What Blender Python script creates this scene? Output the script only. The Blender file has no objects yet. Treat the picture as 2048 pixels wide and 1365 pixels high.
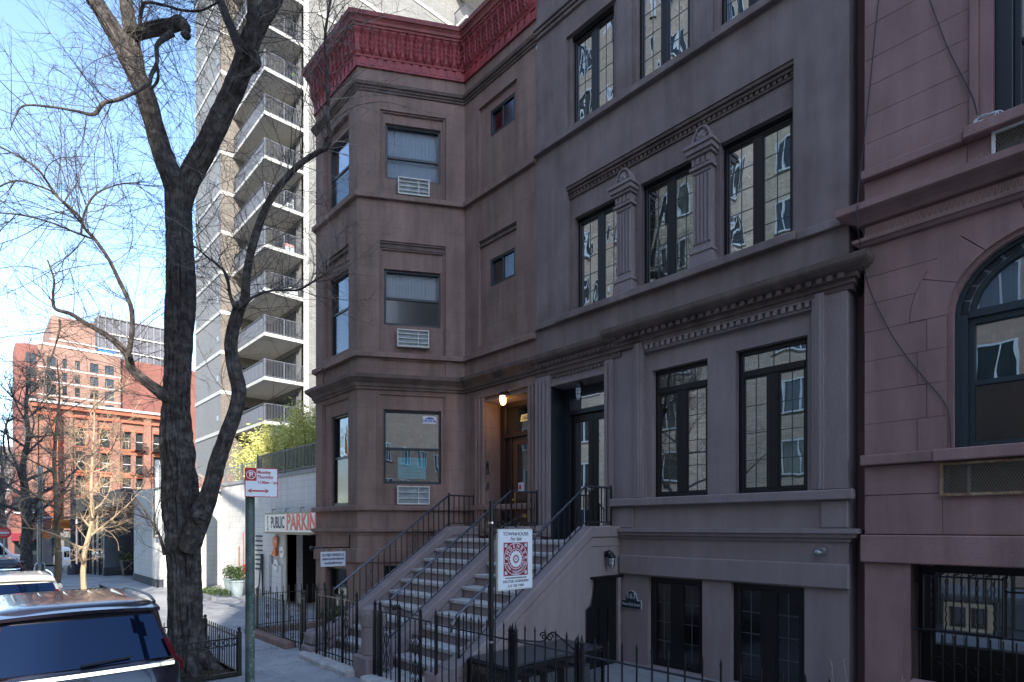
import bpy, bmesh, math, random
from mathutils import Vector, Matrix, noise
R = math.radians
SC = bpy.context.scene
COL = SC.collection
random.seed(7)

# ------------------------------------------------------------------ camera
# street runs along x (west = -x), the house fronts stand on y = 0, the road lies at y < -6.7
EYE = Vector((0.0, -8.7, 2.4))
FOC = 1168.0                      # focal length in photo pixels (photo 2048 wide)
AXIS = math.atan2(1024 + 62, FOC)   # the axis turns this far from the street's west direction
cam = bpy.data.objects.new('camera', bpy.data.cameras.new('camera'))
COL.objects.link(cam)
cam.location = EYE
cam.rotation_euler = (R(90), 0, R(90) - AXIS)
cam.data.sensor_fit = 'HORIZONTAL'
cam.data.sensor_width = 36.0
cam.data.lens = 36.0 * FOC / 2048
cam.data.shift_x = 0.0
cam.data.shift_y = (1055 - 682.5) / 2048
cam.data.clip_start = 0.1
cam.data.clip_end = 2000
SC.camera = cam

# ------------------------------------------------------------------ light
SUN_A, SUN_E = R(27), R(30)       # from +x towards -y, elevation
world = bpy.data.worlds.new('World'); SC.world = world; world.use_nodes = True
wn = world.node_tree.nodes; wl = world.node_tree.links
sky = wn.new('ShaderNodeTexSky'); sky.sky_type = 'NISHITA'; sky.sun_disc = False
sky.sun_elevation = SUN_E; sky.sun_rotation = R(90) + SUN_A
sky.air_density = 1.0; sky.dust_density = .3; sky.ozone_density = 2.2; sky.altitude = 20
wn['Background'].inputs[1].default_value = 0.15
wl.new(sky.outputs[0], wn['Background'].inputs[0])
sd = bpy.data.lights.new('sun', 'SUN'); sd.energy = 2.8; sd.angle = R(0.5); sd.color = (1, .93, .82)
sun = bpy.data.objects.new('sun', sd); COL.objects.link(sun)
sv = Vector((math.cos(SUN_E) * math.cos(SUN_A), -math.cos(SUN_E) * math.sin(SUN_A), math.sin(SUN_E)))
sun.rotation_euler = sv.to_track_quat('Z', 'Y').to_euler(); sun.location = (20, -20, 40)
SC.view_settings.view_transform = 'Standard'; SC.view_settings.look = 'None'
SC.view_settings.gamma = 1; SC.view_settings.use_curve_mapping = False
SC.view_settings.exposure = 1.86
SC.cycles.max_bounces = 8; SC.cycles.transparent_max_bounces = 16

# ------------------------------------------------------------------ helpers
FW = Vector((-math.cos(AXIS), math.sin(AXIS), 0)); RT = Vector((math.sin(AXIS), math.cos(AXIS), 0))
def ray(px, py):
    return FW + RT * ((px - 1024) / FOC) + Vector((0, 0, -(py - 1055) / FOC))
def PT(px, py, t): return EYE + ray(px, py) * t                  # point at depth t
def PY(px, py, Y):                                               # point on the plane y = Y
    d = ray(px, py); return EYE + d * ((Y - EYE.y) / d.y)
def PX(px, py, X):
    d = ray(px, py); return EYE + d * ((X - EYE.x) / d.x)

SEPARATE = {'end_pilaster', 'window_jamb', 'scroll', 'inner_strut', 'window_sill', 'plinth_block', 'hook', 'pipe', 'louvre', 'poster_line', 'arch_moulding_', 'keys', 'signal_visor', 'door_trim', 'balcony_chair', 'rivet'}
class MB:
    def __init__(s): s.v = []; s.f = []
    def add(s, vs, fs):
        n = len(s.v); s.v += [tuple(v) for v in vs]; s.f += [tuple(i + n for i in f) for f in fs]; return s
    def hexa(s, p):
        return s.add(p, [(0, 3, 2, 1), (4, 5, 6, 7), (0, 1, 5, 4), (1, 2, 6, 5), (2, 3, 7, 6), (3, 0, 4, 7)])
    def box(s, x0, x1, y0, y1, z0, z1):
        return s.hexa([(x0, y0, z0), (x1, y0, z0), (x1, y1, z0), (x0, y1, z0), (x0, y0, z1), (x1, y0, z1), (x1, y1, z1), (x0, y1, z1)])
    def fbox(s, fr, a0, a1, o0, o1, z0, z1):
        return s.hexa([fr(a, o, z) for z in (z0, z1) for a, o in ((a0, o0), (a1, o0), (a1, o1), (a0, o1))])
    def bar(s, a, b, w, h=None):                               # square bar between two points
        a = Vector(a); b = Vector(b); h = h or w; d = (b - a).normalized()
        up = Vector((0, 0, 1)) if abs(d.z) < .95 else Vector((0, 1, 0))
        x = d.cross(up).normalized(); y = x.cross(d)
        return s.hexa([p + x * (i * w / 2) + y * (j * h / 2) for p in (a, b) for i, j in ((-1, -1), (1, -1), (1, 1), (-1, 1))])
    def tube(s, pts, rad, n=6, caps=True):
        pts = [Vector(p) for p in pts]; m = len(pts)
        if not hasattr(rad, '__len__'): rad = [rad] * m
        base = len(s.v); ref = None
        for i, p in enumerate(pts):
            d = (pts[min(i + 1, m - 1)] - pts[max(i - 1, 0)])
            if d.length < 1e-9: d = Vector((0, 0, 1))
            d.normalize()
            if ref is None: ref = d.orthogonal().normalized()
            ref = (ref - d * ref.dot(d))
            ref = ref.normalized() if ref.length > 1e-6 else d.orthogonal().normalized()
            b = d.cross(ref)
            for k in range(n):
                a = 2 * math.pi * k / n
                q = p + (ref * math.cos(a) + b * math.sin(a)) * rad[i]
                s.v.append((q.x, q.y, q.z))
        for i in range(m - 1):
            for k in range(n):
                k2 = (k + 1) % n
                s.f.append((base + i * n + k, base + i * n + k2, base + (i + 1) * n + k2, base + (i + 1) * n + k))
        if caps:
            s.f.append(tuple(base + k for k in range(n))[::-1]); s.f.append(tuple(base + (m - 1) * n + k for k in range(n)))
        return s
    def lathe(s, c, prof, n=16, axis=Vector((0, 0, 1))):
        axis = Vector(axis); c = Vector(c)
        return s.tube([c + axis * h for r, h in prof], [max(r, .0005) for r, h in prof], n)
    def prism(s, poly, fn, o0, o1):                            # poly of 2d points; fn(a, o, z)
        n = len(poly)
        vs = [fn(a, o0, z) for a, z in poly] + [fn(a, o1, z) for a, z in poly]
        return s.add(vs, [tuple(range(n))[::-1], tuple(range(n, 2 * n))] + [(i, (i + 1) % n, n + (i + 1) % n, n + i) for i in range(n)])
    def sweep(s, path, prof, caps=True):                       # path in plan, prof (out, z); out is to the left of travel
        path = [Vector(p) for p in path]; m = len(path); n = len(prof); base = len(s.v)
        for i, p in enumerate(path):
            ns = []
            if i > 0: d = (path[i] - path[i - 1]).normalized(); ns.append(Vector((-d.y, d.x)))
            if i < m - 1: d = (path[i + 1] - path[i]).normalized(); ns.append(Vector((-d.y, d.x)))
            if len(ns) == 2:
                q = (ns[0] + ns[1]).normalized(); q /= max(.3, q.dot(ns[0]))
            else: q = ns[0]
            for o, z in prof: s.v.append((p.x + q.x * o, p.y + q.y * o, z))
        for i in range(m - 1):
            for k in range(n):
                k2 = (k + 1) % n
                s.f.append((base + i * n + k, base + i * n + k2, base + (i + 1) * n + k2, base + (i + 1) * n + k))
        if caps:
            s.f.append(tuple(base + k for k in range(n))); s.f.append(tuple(base + (m - 1) * n + k for k in range(n))[::-1])
        return s
    def wall(s, fr, a0, a1, z0, z1, holes=(), o=0.0, depth=.35, edges=True):
        A = sorted(set([a0, a1] + [h[0] for h in holes] + [h[1] for h in holes])); A = [a for a in A if a0 <= a <= a1]
        Z = sorted(set([z0, z1] + [h[2] for h in holes] + [h[3] for h in holes])); Z = [z for z in Z if z0 <= z <= z1]
        def inh(a, z): return any(h[0] < a < h[1] and h[2] < z < h[3] for h in holes)
        vi = {}
        def V(a, z, oo):
            k = (round(a, 4), round(z, 4), oo)
            if k not in vi: vi[k] = len(s.v); s.v.append(tuple(fr(a, oo, z)))
            return vi[k]
        for i in range(len(A) - 1):
            for j in range(len(Z) - 1):
                if inh((A[i] + A[i + 1]) / 2, (Z[j] + Z[j + 1]) / 2): continue
                s.f.append((V(A[i], Z[j], o), V(A[i + 1], Z[j], o), V(A[i + 1], Z[j + 1], o), V(A[i], Z[j + 1], o)))
        ob = o - depth
        def quad(a, b):
            s.f.append((V(a[0], a[1], o), V(b[0], b[1], o), V(b[0], b[1], ob), V(a[0], a[1], ob)))
        for h in holes:
            d = h[4] if len(h) > 4 else depth
            ob = o - d
            quad((h[0], h[2]), (h[0], h[3])); quad((h[0], h[3]), (h[1], h[3])); quad((h[1], h[3]), (h[1], h[2])); quad((h[1], h[2]), (h[0], h[2]))
        if edges:
            ob = o - depth
            quad((a0, z0), (a0, z1)); quad((a1, z0), (a1, z1)); quad((a0, z1), (a1, z1)); quad((a0, z0), (a1, z0))
        return s
    def mesh(s, name, mt, smooth=False, org=Vector((0, 0, 0))):
        me = bpy.data.meshes.new(name)
        me.from_pydata([(v[0] - org[0], v[1] - org[1], v[2] - org[2]) for v in s.v], [], s.f)
        if mt: me.materials.append(mt)
        bm = bmesh.new(); bm.from_mesh(me); bmesh.ops.recalc_face_normals(bm, faces=bm.faces); bm.to_mesh(me); bm.free()
        if smooth: me.polygons.foreach_set('use_smooth', [True] * len(me.polygons))
        me.update(); return me
    def pieces(s):                                             # connected pieces as separate builders
        par = list(range(len(s.v)))
        def find(i):
            while par[i] != i: par[i] = par[par[i]]; i = par[i]
            return i
        for f in s.f:
            a = find(f[0])
            for i in f[1:]: par[find(i)] = a
        grp = {}
        for f in s.f: grp.setdefault(find(f[0]), []).append(f)
        out = []
        for fs in grp.values():
            m = MB(); ix = {}
            for f in fs:
                for i in f:
                    if i not in ix: ix[i] = len(m.v); m.v.append(s.v[i])
                m.f.append(tuple(ix[i] for i in f))
            out.append(m)
        return out
    def build(s, name, mt, parent=None, smooth=False, bevel=0, label=None, kind=None):
        if name in SEPARATE:
            p = s.pieces()
            if len(p) > 1: return [q.build1(name, mt, parent, smooth, bevel, label, kind) for q in p][0]
        return s.build1(name, mt, parent, smooth, bevel, label, kind)
    def build1(s, name, mt, parent=None, smooth=False, bevel=0, label=None, kind=None):
        org = world_loc(parent) if parent else Vector((0, 0, 0))
        o = link(name, s.mesh(name, mt, smooth, org), parent)
        if bevel: bev(o, bevel)
        if label: o['label'] = label
        if kind: o['kind'] = kind
        return o
def bev(o, w, seg=1):
    m = o.modifiers.new('bevel', 'BEVEL'); m.width = w; m.segments = seg; m.limit_method = 'ANGLE'; m.angle_limit = R(40)
def world_loc(o):
    l = Vector((0, 0, 0))
    while o: l += Vector(o.location); o = o.parent
    return l
def link(name, data, parent=None, loc=None):
    o = bpy.data.objects.new(name, data); COL.objects.link(o)
    if parent: o.parent = parent
    if loc is not None: o.location = Vector(loc) - (world_loc(parent) if parent else Vector((0, 0, 0)))
    return o
def thing(name, label, cat, loc=(0, 0, 0), group=None):
    o = bpy.data.objects.new(name, None); COL.objects.link(o); o.location = loc; o.empty_display_size = .2
    return tag(o, label, cat, group)
def tag(o, label, cat, group=None):
    o['label'] = label; o['category'] = cat
    if group: o['group'] = group
    return o
def struct(o, kind='structure'): o['kind'] = kind; return o
class Frame:                                                   # a = along, o = outwards, z = up
    def __init__(s, ox, oy, dx, dy):
        l = math.hypot(dx, dy); s.o = (ox, oy); s.d = (dx / l, dy / l)
    def __call__(s, a, o, z):
        return (s.o[0] + s.d[0] * a + s.d[1] * o, s.o[1] + s.d[1] * a - s.d[0] * o, z)
MAIN = Frame(0, 0, 1, 0)

# ------------------------------------------------------------------ materials
def mat(name, col, rough=.7, metal=0, var=.0, vs=4, bump=0, bs=80, speck=0, stain=0, col2=None, spec=.5, coat=0, emit=None, es=0, jo=None, stretch=1, flake=None):
    m = bpy.data.materials.new(name); m.use_nodes = True
    N = m.node_tree.nodes; L = m.node_tree.links; b = N['Principled BSDF']
    b.inputs['Base Color'].default_value = (*col, 1); b.inputs['Roughness'].default_value = rough
    b.inputs['Metallic'].default_value = metal; b.inputs['Specular IOR Level'].default_value = spec
    if coat: b.inputs['Coat Weight'].default_value = coat; b.inputs['Coat Roughness'].default_value = .03
    if emit: b.inputs['Emission Color'].default_value = (*emit, 1); b.inputs['Emission Strength'].default_value = es
    geo = N.new('ShaderNodeNewGeometry'); pos = geo.outputs['Position']
    out = None
    def nz(scale, det=4, rg=.6, vec=pos):
        n = N.new('ShaderNodeTexNoise'); n.inputs['Scale'].default_value = scale; n.inputs['Detail'].default_value = det
        n.inputs['Roughness'].default_value = rg; L.new(vec, n.inputs['Vector']); return n.outputs['Fac']
    def mul(src_col, fac, lo, hi, a=.3, c=.7):
        mr = N.new('ShaderNodeMapRange'); mr.inputs[1].default_value = a; mr.inputs[2].default_value = c
        mr.inputs[3].default_value = lo; mr.inputs[4].default_value = hi; L.new(fac, mr.inputs[0])
        mx = N.new('ShaderNodeVectorMath'); mx.operation = 'SCALE'
        if src_col is None: mx.inputs[0].default_value = col
        else: L.new(src_col, mx.inputs[0])
        L.new(mr.outputs[0], mx.inputs['Scale']); return mx.outputs[0]
    c = None
    if col2:
        mx = N.new('ShaderNodeMix'); mx.data_type = 'RGBA'; mx.inputs['A'].default_value = (*col, 1); mx.inputs['B'].default_value = (*col2, 1)
        mr = N.new('ShaderNodeMapRange'); mr.inputs[1].default_value = .42; mr.inputs[2].default_value = .62; L.new(nz(vs * .6, 5), mr.inputs[0])
        L.new(mr.outputs[0], mx.inputs['Factor']); c = mx.outputs['Result']
    if var: c = mul(c, nz(vs), 1 - var, 1 + var)
    if stain:                                                  # runs down the wall
        mp = N.new('ShaderNodeMapping'); mp.inputs['Scale'].default_value = (3.2, 3.2, .35); L.new(pos, mp.inputs['Vector'])
        c = mul(c, nz(1.3, 6, .65, mp.outputs[0]), 1 - stain, 1 + stain * .5)
    if speck: c = mul(c, nz(170, 2, .5), 1 - speck, 1 + speck, .35, .65)
    if jo:                                                     # faint ashlar joints scored in the render: (w, h, strength)
        sx = N.new('ShaderNodeSeparateXYZ'); L.new(pos, sx.inputs[0])
        ad = N.new('ShaderNodeMath'); ad.operation = 'ADD'; L.new(sx.outputs[0], ad.inputs[0]); L.new(sx.outputs[1], ad.inputs[1])
        cb = N.new('ShaderNodeCombineXYZ'); L.new(ad.outputs[0], cb.inputs[0]); L.new(sx.outputs[2], cb.inputs[1])
        br = N.new('ShaderNodeTexBrick'); br.inputs['Scale'].default_value = 1; br.inputs['Brick Width'].default_value = jo[0]
        br.inputs['Row Height'].default_value = jo[1]; br.inputs['Mortar Size'].default_value = jo[3] if len(jo) > 3 else .006
        br.inputs['Mortar Smooth'].default_value = .3; br.inputs['Bias'].default_value = 0
        v1 = jo[4] if len(jo) > 4 else .02
        br.inputs['Color1'].default_value = (1 - v1,) * 3 + (1,); br.inputs['Color2'].default_value = (1 + v1,) * 3 + (1,)
        br.inputs['Mortar'].default_value = (jo[2],) * 3 + (1,)
        L.new(cb.outputs[0], br.inputs['Vector'])
        mm = N.new('ShaderNodeVectorMath'); mm.operation = 'MULTIPLY'
        if c is None: mm.inputs[0].default_value = col
        else: L.new(c, mm.inputs[0])
        L.new(br.outputs['Color'], mm.inputs[1]); c = mm.outputs[0]
    if flake:                                                  # chips and patches of another colour: (colour, threshold, scale)
        mr = N.new('ShaderNodeMapRange'); mr.inputs[1].default_value = flake[1]; mr.inputs[2].default_value = flake[1] + .025; L.new(nz(flake[2], 6, .7), mr.inputs[0])
        mx = N.new('ShaderNodeMix'); mx.data_type = 'RGBA'; mx.inputs['A'].default_value = (*col, 1); mx.inputs['B'].default_value = (*flake[0], 1)
        if c is not None: L.new(c, mx.inputs['A'])
        L.new(mr.outputs[0], mx.inputs['Factor']); c = mx.outputs['Result']
    if c is not None: L.new(c, b.inputs['Base Color'])
    if bump:
        bn = N.new('ShaderNodeBump'); bn.inputs['Strength'].default_value = bump; bn.inputs['Distance'].default_value = .01
        vec = pos
        if stretch != 1:
            mp = N.new('ShaderNodeMapping'); mp.inputs['Scale'].default_value = (1, 1, stretch); L.new(pos, mp.inputs['Vector']); vec = mp.outputs[0]; bn.inputs['Distance'].default_value = .03
        L.new(nz(bs, 5, .6, vec), bn.inputs['Height']); L.new(bn.outputs[0], b.inputs['Normal'])
    return m
def glassmat(name, tint=(.75, .8, .8), refl=.3, wave=.0, ws=2.2, rough=.0):
    m = bpy.data.materials.new(name); m.use_nodes = True
    N = m.node_tree.nodes; L = m.node_tree.links; N.remove(N['Principled BSDF'])
    gl = N.new('ShaderNodeBsdfGlossy'); gl.inputs['Roughness'].default_value = rough; gl.inputs['Color'].default_value = (.95, .97, 1, 1)
    tr = N.new('ShaderNodeBsdfTransparent'); tr.inputs['Color'].default_value = (*tint, 1)
    fr = N.new('ShaderNodeFresnel'); fr.inputs['IOR'].default_value = 1.5
    ad = N.new('ShaderNodeMath'); ad.operation = 'ADD'; ad.use_clamp = True; ad.inputs[1].default_value = refl; L.new(fr.outputs[0], ad.inputs[0])
    mx = N.new('ShaderNodeMixShader'); L.new(ad.outputs[0], mx.inputs[0]); L.new(tr.outputs[0], mx.inputs[1]); L.new(gl.outputs[0], mx.inputs[2])
    L.new(mx.outputs[0], N['Material Output'].inputs[0])
    if wave:
        geo = N.new('ShaderNodeNewGeometry'); mp = N.new('ShaderNodeMapping'); mp.inputs['Scale'].default_value = (1, 1, .45); L.new(geo.outputs['Position'], mp.inputs[0])
        nz = N.new('ShaderNodeTexNoise'); nz.inputs['Scale'].default_value = ws; nz.inputs['Detail'].default_value = 1.0; nz.inputs['Distortion'].default_value = .4
        L.new(mp.outputs[0], nz.inputs['Vector'])
        bn = N.new('ShaderNodeBump'); bn.inputs['Strength'].default_value = 1; bn.inputs['Distance'].default_value = wave
        L.new(nz.outputs['Fac'], bn.inputs['Height']); L.new(bn.outputs[0], gl.inputs['Normal'])
    return m
def tintspec(m, c): m.node_tree.nodes['Principled BSDF'].inputs['Specular Tint'].default_value = (*c, 1); return m
M = dict(
    s163=mat('grey_brown_stucco', (.228, .180, .172), .93, var=.18, vs=1.3, bump=.6, bs=120, speck=.24, stain=.24, spec=.25, flake=((.26, .225, .22), .735, 2.2)),
    s163p=mat('grey_purple_stucco', (.275, .226, .222), .93, var=.09, vs=1.1, bump=.6, bs=120, speck=.22, stain=.15, spec=.25),
    s165=mat('red_brown_stucco', (.262, .176, .150), .93, var=.16, vs=1.1, bump=.5, bs=120, speck=.26, stain=.28, spec=.25, jo=(1.35, .47, .72, .005)),
    s161=mat('mauve_brown_stone', (.315, .196, .182), .93, var=.14, vs=1.3, bump=.6, bs=110, speck=.22, stain=.2, spec=.25),
    s161j=mat('stone_joint', (.13, .08, .078), .95),
    trim=mat('weathered_trim', (.15, .112, .10), .9, var=.25, vs=3, bump=.5, bs=90, speck=.2, stain=.25, spec=.3),
    red=mat('red_cornice_paint', (.36, .055, .062), .6, var=.16, vs=3, bump=.3, bs=60, stain=.2, col2=(.27, .042, .048), flake=((.13, .05, .045), .64, 9)),
    redtop=mat('weathered_red_crown', (.26, .060, .055), .65, var=.25, vs=2, bump=.3, bs=60, stain=.3, flake=((.34, .20, .16), .66, 7)),
    tread=mat('brownstone_tread', (.50, .48, .46), .95, var=.22, vs=7, bump=.8, bs=60, speck=.24, stain=.1, flake=((.22, .20, .18), .60, 12)),
    iron=mat('black_iron_paint', (.006, .0065, .008), .42, spec=.4, var=.2, vs=20),
    railblue=mat('glossy_black_rail', (.03, .036, .048), .25, spec=.8),
    frame=mat('black_window_frame', (.008, .009, .011), .35, spec=.5),
    frameblue=mat('blue_black_frame', (.018, .026, .034), .4, spec=.5),
    dark=mat('dark_interior', (.012, .012, .013), .9),
    room=mat('dim_room', (.26, .29, .27), .9, var=.3, vs=.9),
    sheer=mat('pale_sheer_curtain', (.34, .37, .36), .9, var=.2, vs=2.5),
    blind=mat('white_blind', (.66, .69, .74), .7, var=.05),
    white=mat('white_paint', (.74, .75, .74), .5, var=.06, vs=3),
    acw=mat('off_white_plastic', (.62, .62, .56), .5, var=.08, vs=8),
    acd=mat('grille_grey', (.30, .34, .37), .55, var=.3, vs=9),
    wood=mat('brown_door_wood', (.10, .040, .018), .4, var=.25, vs=5, bump=.2, bs=40, coat=.2),
    woodd=mat('dark_brown_wood', (.035, .016, .011), .5),
    brass=mat('brass', (.65, .45, .15), .3, metal=1),
    steel=mat('brushed_steel', (.5, .5, .5), .35, metal=1),
    galv=mat('galvanised_grey', (.30, .31, .32), .4, metal=.7, var=.1),
    munt=mat('grey_muntin', (.08, .095, .10), .5),
    bark=mat('dark_bark', (.046, .038, .034), .9, var=.38, vs=13, bump=1, bs=26, col2=(.12, .105, .098), spec=.35, stretch=.16),
    twig=mat('grey_twig', (.075, .062, .058), .9, var=.2, vs=2),
    twigp=mat('pale_twig', (.19, .165, .155), .85, var=.2, vs=3),
    twigl=mat('tan_twig', (.42, .31, .20), .8, var=.15, vs=3),
    twigb=mat('brown_bark', (.16, .12, .075), .9, var=.2, vs=8, bump=.6, bs=30),
    conc=mat('sidewalk_concrete', (.37, .37, .375), .92, var=.14, vs=1.5, bump=.4, bs=70, speck=.16, col2=(.27, .27, .28), flake=((.13, .13, .135), .69, 11)),
    asph=mat('asphalt', (.055, .056, .06), .9, var=.2, vs=2, bump=.6, bs=90, speck=.2),
    kerb=mat('kerb_stone', (.24, .24, .24), .9, var=.15, vs=4),
    soil=mat('tree_pit_soil', (.05, .032, .024), 1, var=.4, vs=14, bump=1, bs=40),
    paintw=mat('road_paint', (.7, .7, .68), .8, var=.15, vs=5),
    garw=mat('white_painted_block', (.74, .74, .72), .75, var=.06, vs=1, stain=.12, flake=((.52, .50, .46), .70, 5), jo=(.62, .2, .78, .008, .01)),
    garc=mat('cream_painted_panel', (.62, .60, .50), .8, var=.06, vs=1.2),
    gdoor=mat('grey_green_door', (.40, .45, .42), .6, var=.04),
    gbase=mat('charcoal_plinth', (.06, .065, .08), .8, var=.15, vs=4),
    cope=mat('grey_coping', (.34, .36, .38), .8, var=.1),
    panel=mat('slate_panel', (.12, .14, .165), .6, var=.1, vs=1, jo=(3, .62, .6, .012, .06)),
    canopy=mat('dark_canopy', (.045, .045, .05), .6, var=.15),
    tbrick=mat('grey_tower_brick', (.225, .215, .197), .85, var=.06, vs=.6, jo=(.42, .14, .62, .016, .12)),
    tgrey=mat('pale_grey_tower_brick', (.225, .222, .215), .85, var=.05, vs=.4, jo=(.42, .14, .78, .016, .06)),
    tbrickd=mat('tan_quoin_brick', (.20, .175, .148), .85, var=.06, vs=.6, jo=(.42, .14, .6, .016, .14)),
    tconc=mat('white_balcony_concrete', (.50, .48, .44), .8, var=.04, vs=1),
    trail=mat('dark_bronze_rail', (.10, .10, .11), .5),
    tpanel=mat('smoked_rail_panel', (.16, .19, .24), .25, spec=.7),
    tglass=glassmat('tower_glass', (.25, .28, .32), .25),
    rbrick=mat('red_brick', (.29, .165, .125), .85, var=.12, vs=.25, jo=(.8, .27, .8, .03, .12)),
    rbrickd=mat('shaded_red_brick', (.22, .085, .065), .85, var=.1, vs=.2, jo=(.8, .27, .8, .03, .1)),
    rband=mat('pale_stone_band', (.66, .62, .58), .8),
    obrick=mat('old_red_brick', (.29, .145, .105), .85, var=.18, vs=.5, jo=(.6, .2, .8, .03, .12)),
    otrim=mat('red_terracotta', (.42, .12, .065), .8, var=.15),
    tan=mat('tan_brick', (.56, .44, .33), .85, var=.08, vs=.7, jo=(.34, .11, .72, .014, .16)),
    tan2=mat('rust_brick', (.5, .33, .24), .85, var=.08, vs=.7, jo=(.34, .11, .8, .014, .16)),
    obody=mat('dark_side_brick', (.12, .085, .07), .9, var=.1, vs=.5),
    leaf=mat('yellow_green_leaf', (.62, .60, .20), .6, var=.35, vs=2.2, spec=.3),
    leafd=mat('green_leaf', (.07, .12, .03), .6, var=.4, vs=6),
    pink=mat('pink_bush_leaf', (.42, .22, .19), .8, var=.3, vs=5),
    carblk=mat('black_car_paint', (.020, .017, .026), .22, spec=.6, coat=.5),
    carwht=mat('white_car_paint', (.62, .60, .54), .3, coat=.6),
    carwhite=mat('bright_white_paint', (.8, .8, .8), .3, coat=.4),
    carglass=tintspec(mat('car_glass', (.002, .006, .018), .03, spec=.5), (.45, .62, 1)),  # blue of the mirrored sky put into base colour and specular tint
    opane=mat('distant_window_glass', (.035, .042, .045), .08, var=.4, vs=.35, spec=.5),
    skyrefl=mat('sky_reflection_sheet', (.58, .68, .80), .8, var=.06, vs=3),  # sheet behind glass, its colour stands for reflected sky
    chrome=mat('chrome', (.75, .77, .8), .12, metal=1),
    rubber=mat('tyre_rubber', (.02, .02, .02), .8),
    taill=mat('tail_light_red', (.09, .003, .006), .25, spec=.5),
    signw=mat('sign_white', (.72, .73, .76), .4),
    signr=mat('sign_red', (.45, .012, .02), .4),
    signm=mat('sign_maroon', (.24, .012, .03), .5),
    ink=mat('ink_navy', (.02, .025, .05), .6),
    inkg=mat('ink_grey', (.11, .11, .12), .6),
    signgr=mat('sign_slate', (.018, .03, .038), .4),
    silver=mat('sign_silver', (.42, .46, .48), .4),
    pole=mat('green_painted_pole', (.05, .085, .072), .55, var=.3, vs=9, col2=(.11, .125, .11), bump=.3, bs=50),
    turq=mat('turquoise_poster', (.0, .48, .55), .6),
    parkw=mat('sign_box_white', (.85, .84, .82), .4),
    parkr=mat('sign_box_red', (.62, .02, .02), .4),
    yellow=mat('signal_yellow', (.80, .36, .02), .5),
    orange=mat('orange_plastic', (.75, .16, .02), .5),
    awn=mat('burgundy_awning', (.20, .012, .025), .8),
    rust=mat('rusty_frame', (.22, .12, .06), .8, var=.35, vs=14, col2=(.30, .23, .14)),
    meshw=mat('off_white_mesh', (.24, .21, .16), .6, var=.2, vs=10),
    cable=mat('black_cable', (.015, .018, .03), .6),
    cablew=mat('white_cable', (.7, .72, .75), .5),
    spike=mat('steel_spike', (.55, .48, .40), .4, metal=.6),
    timber=mat('pale_timber', (.50, .47, .32), .6, var=.1),
    pot=mat('pale_blue_pot', (.38, .46, .48), .7, var=.1),
    potd=mat('dark_pot', (.03, .03, .035), .6),
    teal=mat('dark_teal_frame', (.022, .040, .050), .45),
    lampg=mat('frosted_glass', (.45, .47, .50), .3),
    glow=mat('lit_lamp_glass', (1, .7, .3), .4, emit=(1, .55, .16), es=4),
    scaff=mat('scaffold_grey', (.2, .2, .21), .8),
    net=mat('debris_net', (.13, .13, .15), .9, var=.25, vs=.3),
    bluet=mat('blue_tarp', (.02, .16, .50), .6),
    grey=mat('grey_building', (.18, .16, .16), .85, jo=(.8, .3, .8, .03, .1)),
    wavy=glassmat('wavy_glass', (.70, .80, .80), .52, .008, 2.4),
    wavy2=glassmat('soft_wavy_glass', (.66, .78, .76), .32, .003, 2.0),
    pane=glassmat('clear_pane', (.90, .93, .95), .12, .0012, 2),
    screen=glassmat('screened_pane', (.20, .24, .27), .06, .0008, 2, rough=.15),
    doorgl=glassmat('door_glass', (.6, .65, .6), .55, .0012, .7),
)

def text(parent, s, size, org, ux, uz, mt, align='CENTER', sx=1.0, bold=0, ext=.0015, name='lettering', shear=0, fit=None):
    cu = bpy.data.curves.new('t', 'FONT'); cu.body = s; cu.size = size; cu.align_x = align; cu.align_y = 'CENTER'
    cu.offset = bold; cu.extrude = ext; cu.resolution_u = 3; cu.shear = shear
    tmp = bpy.data.objects.new('t', cu); me0 = bpy.data.meshes.new_from_object(tmp)
    ux = Vector(ux).normalized(); uz = Vector(uz).normalized(); n = ux.cross(uz); org = Vector(org)
    if fit: xs_l = [v.co.x for v in me0.vertices]; sx = fit / (max(xs_l) - min(xs_l))
    mb = MB(); mb.v = [tuple(org + ux * (v.co.x * sx) + uz * v.co.y + n * v.co.z) for v in me0.vertices]; mb.f = [tuple(p.vertices) for p in me0.polygons]
    bpy.data.objects.remove(tmp); bpy.data.meshes.remove(me0); bpy.data.curves.remove(cu)
    return mb.build(name, mt, parent)

# ------------------------------------------------------------------ ground, road, sky side
def ramp(x): return 0 if x > -34 else -(min(-34 - x, 45)) * .042
xs = [60, -34, -42, -52, -62, -79, -400]
def strip(name, mt, y0, y1, z, xs=xs):
    mb = MB()
    for i in range(len(xs) - 1):
        a, b = xs[i], xs[i + 1]
        p = [(a, y0, z + ramp(a)), (b, y0, z + ramp(b)), (b, y1, z + ramp(b)), (a, y1, z + ramp(a))]
        mb.hexa([Vector(q) - Vector((0, 0, .3)) for q in p] + p)
    return struct(mb.build(name, mt))
mb = MB(); mb.add([(-900, -900, -2.6), (900, -900, -2.6), (900, 900, -2.6), (-900, 900, -2.6)], [(0, 1, 2, 3)])
struct(mb.build('ground', M['asph']))
strip('road', M['asph'], -16.4, -6.75, -.17)
strip('kerb', M['kerb'], -6.75, -6.57, 0, [60, -34, -44])
strip('kerb', M['kerb'], -16.6, -16.4, 0, [60, -34, -44])
strip('sidewalk_across_the_road', M['conc'], -21.2, -16.6, 0, [60, -34, -46])
avenue = MB()
for (a, b) in ((-46, -52), (-52, -62), (-62, -79), (-79, -84)):
    p = [(a, -120, -.15 + ramp(a)), (b, -120, -.15 + ramp(b)), (b, 150, -.15 + ramp(b)), (a, 150, -.15 + ramp(a))]
    avenue.hexa([Vector(q) - Vector((0, 0, .2)) for q in p] + p)
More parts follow.
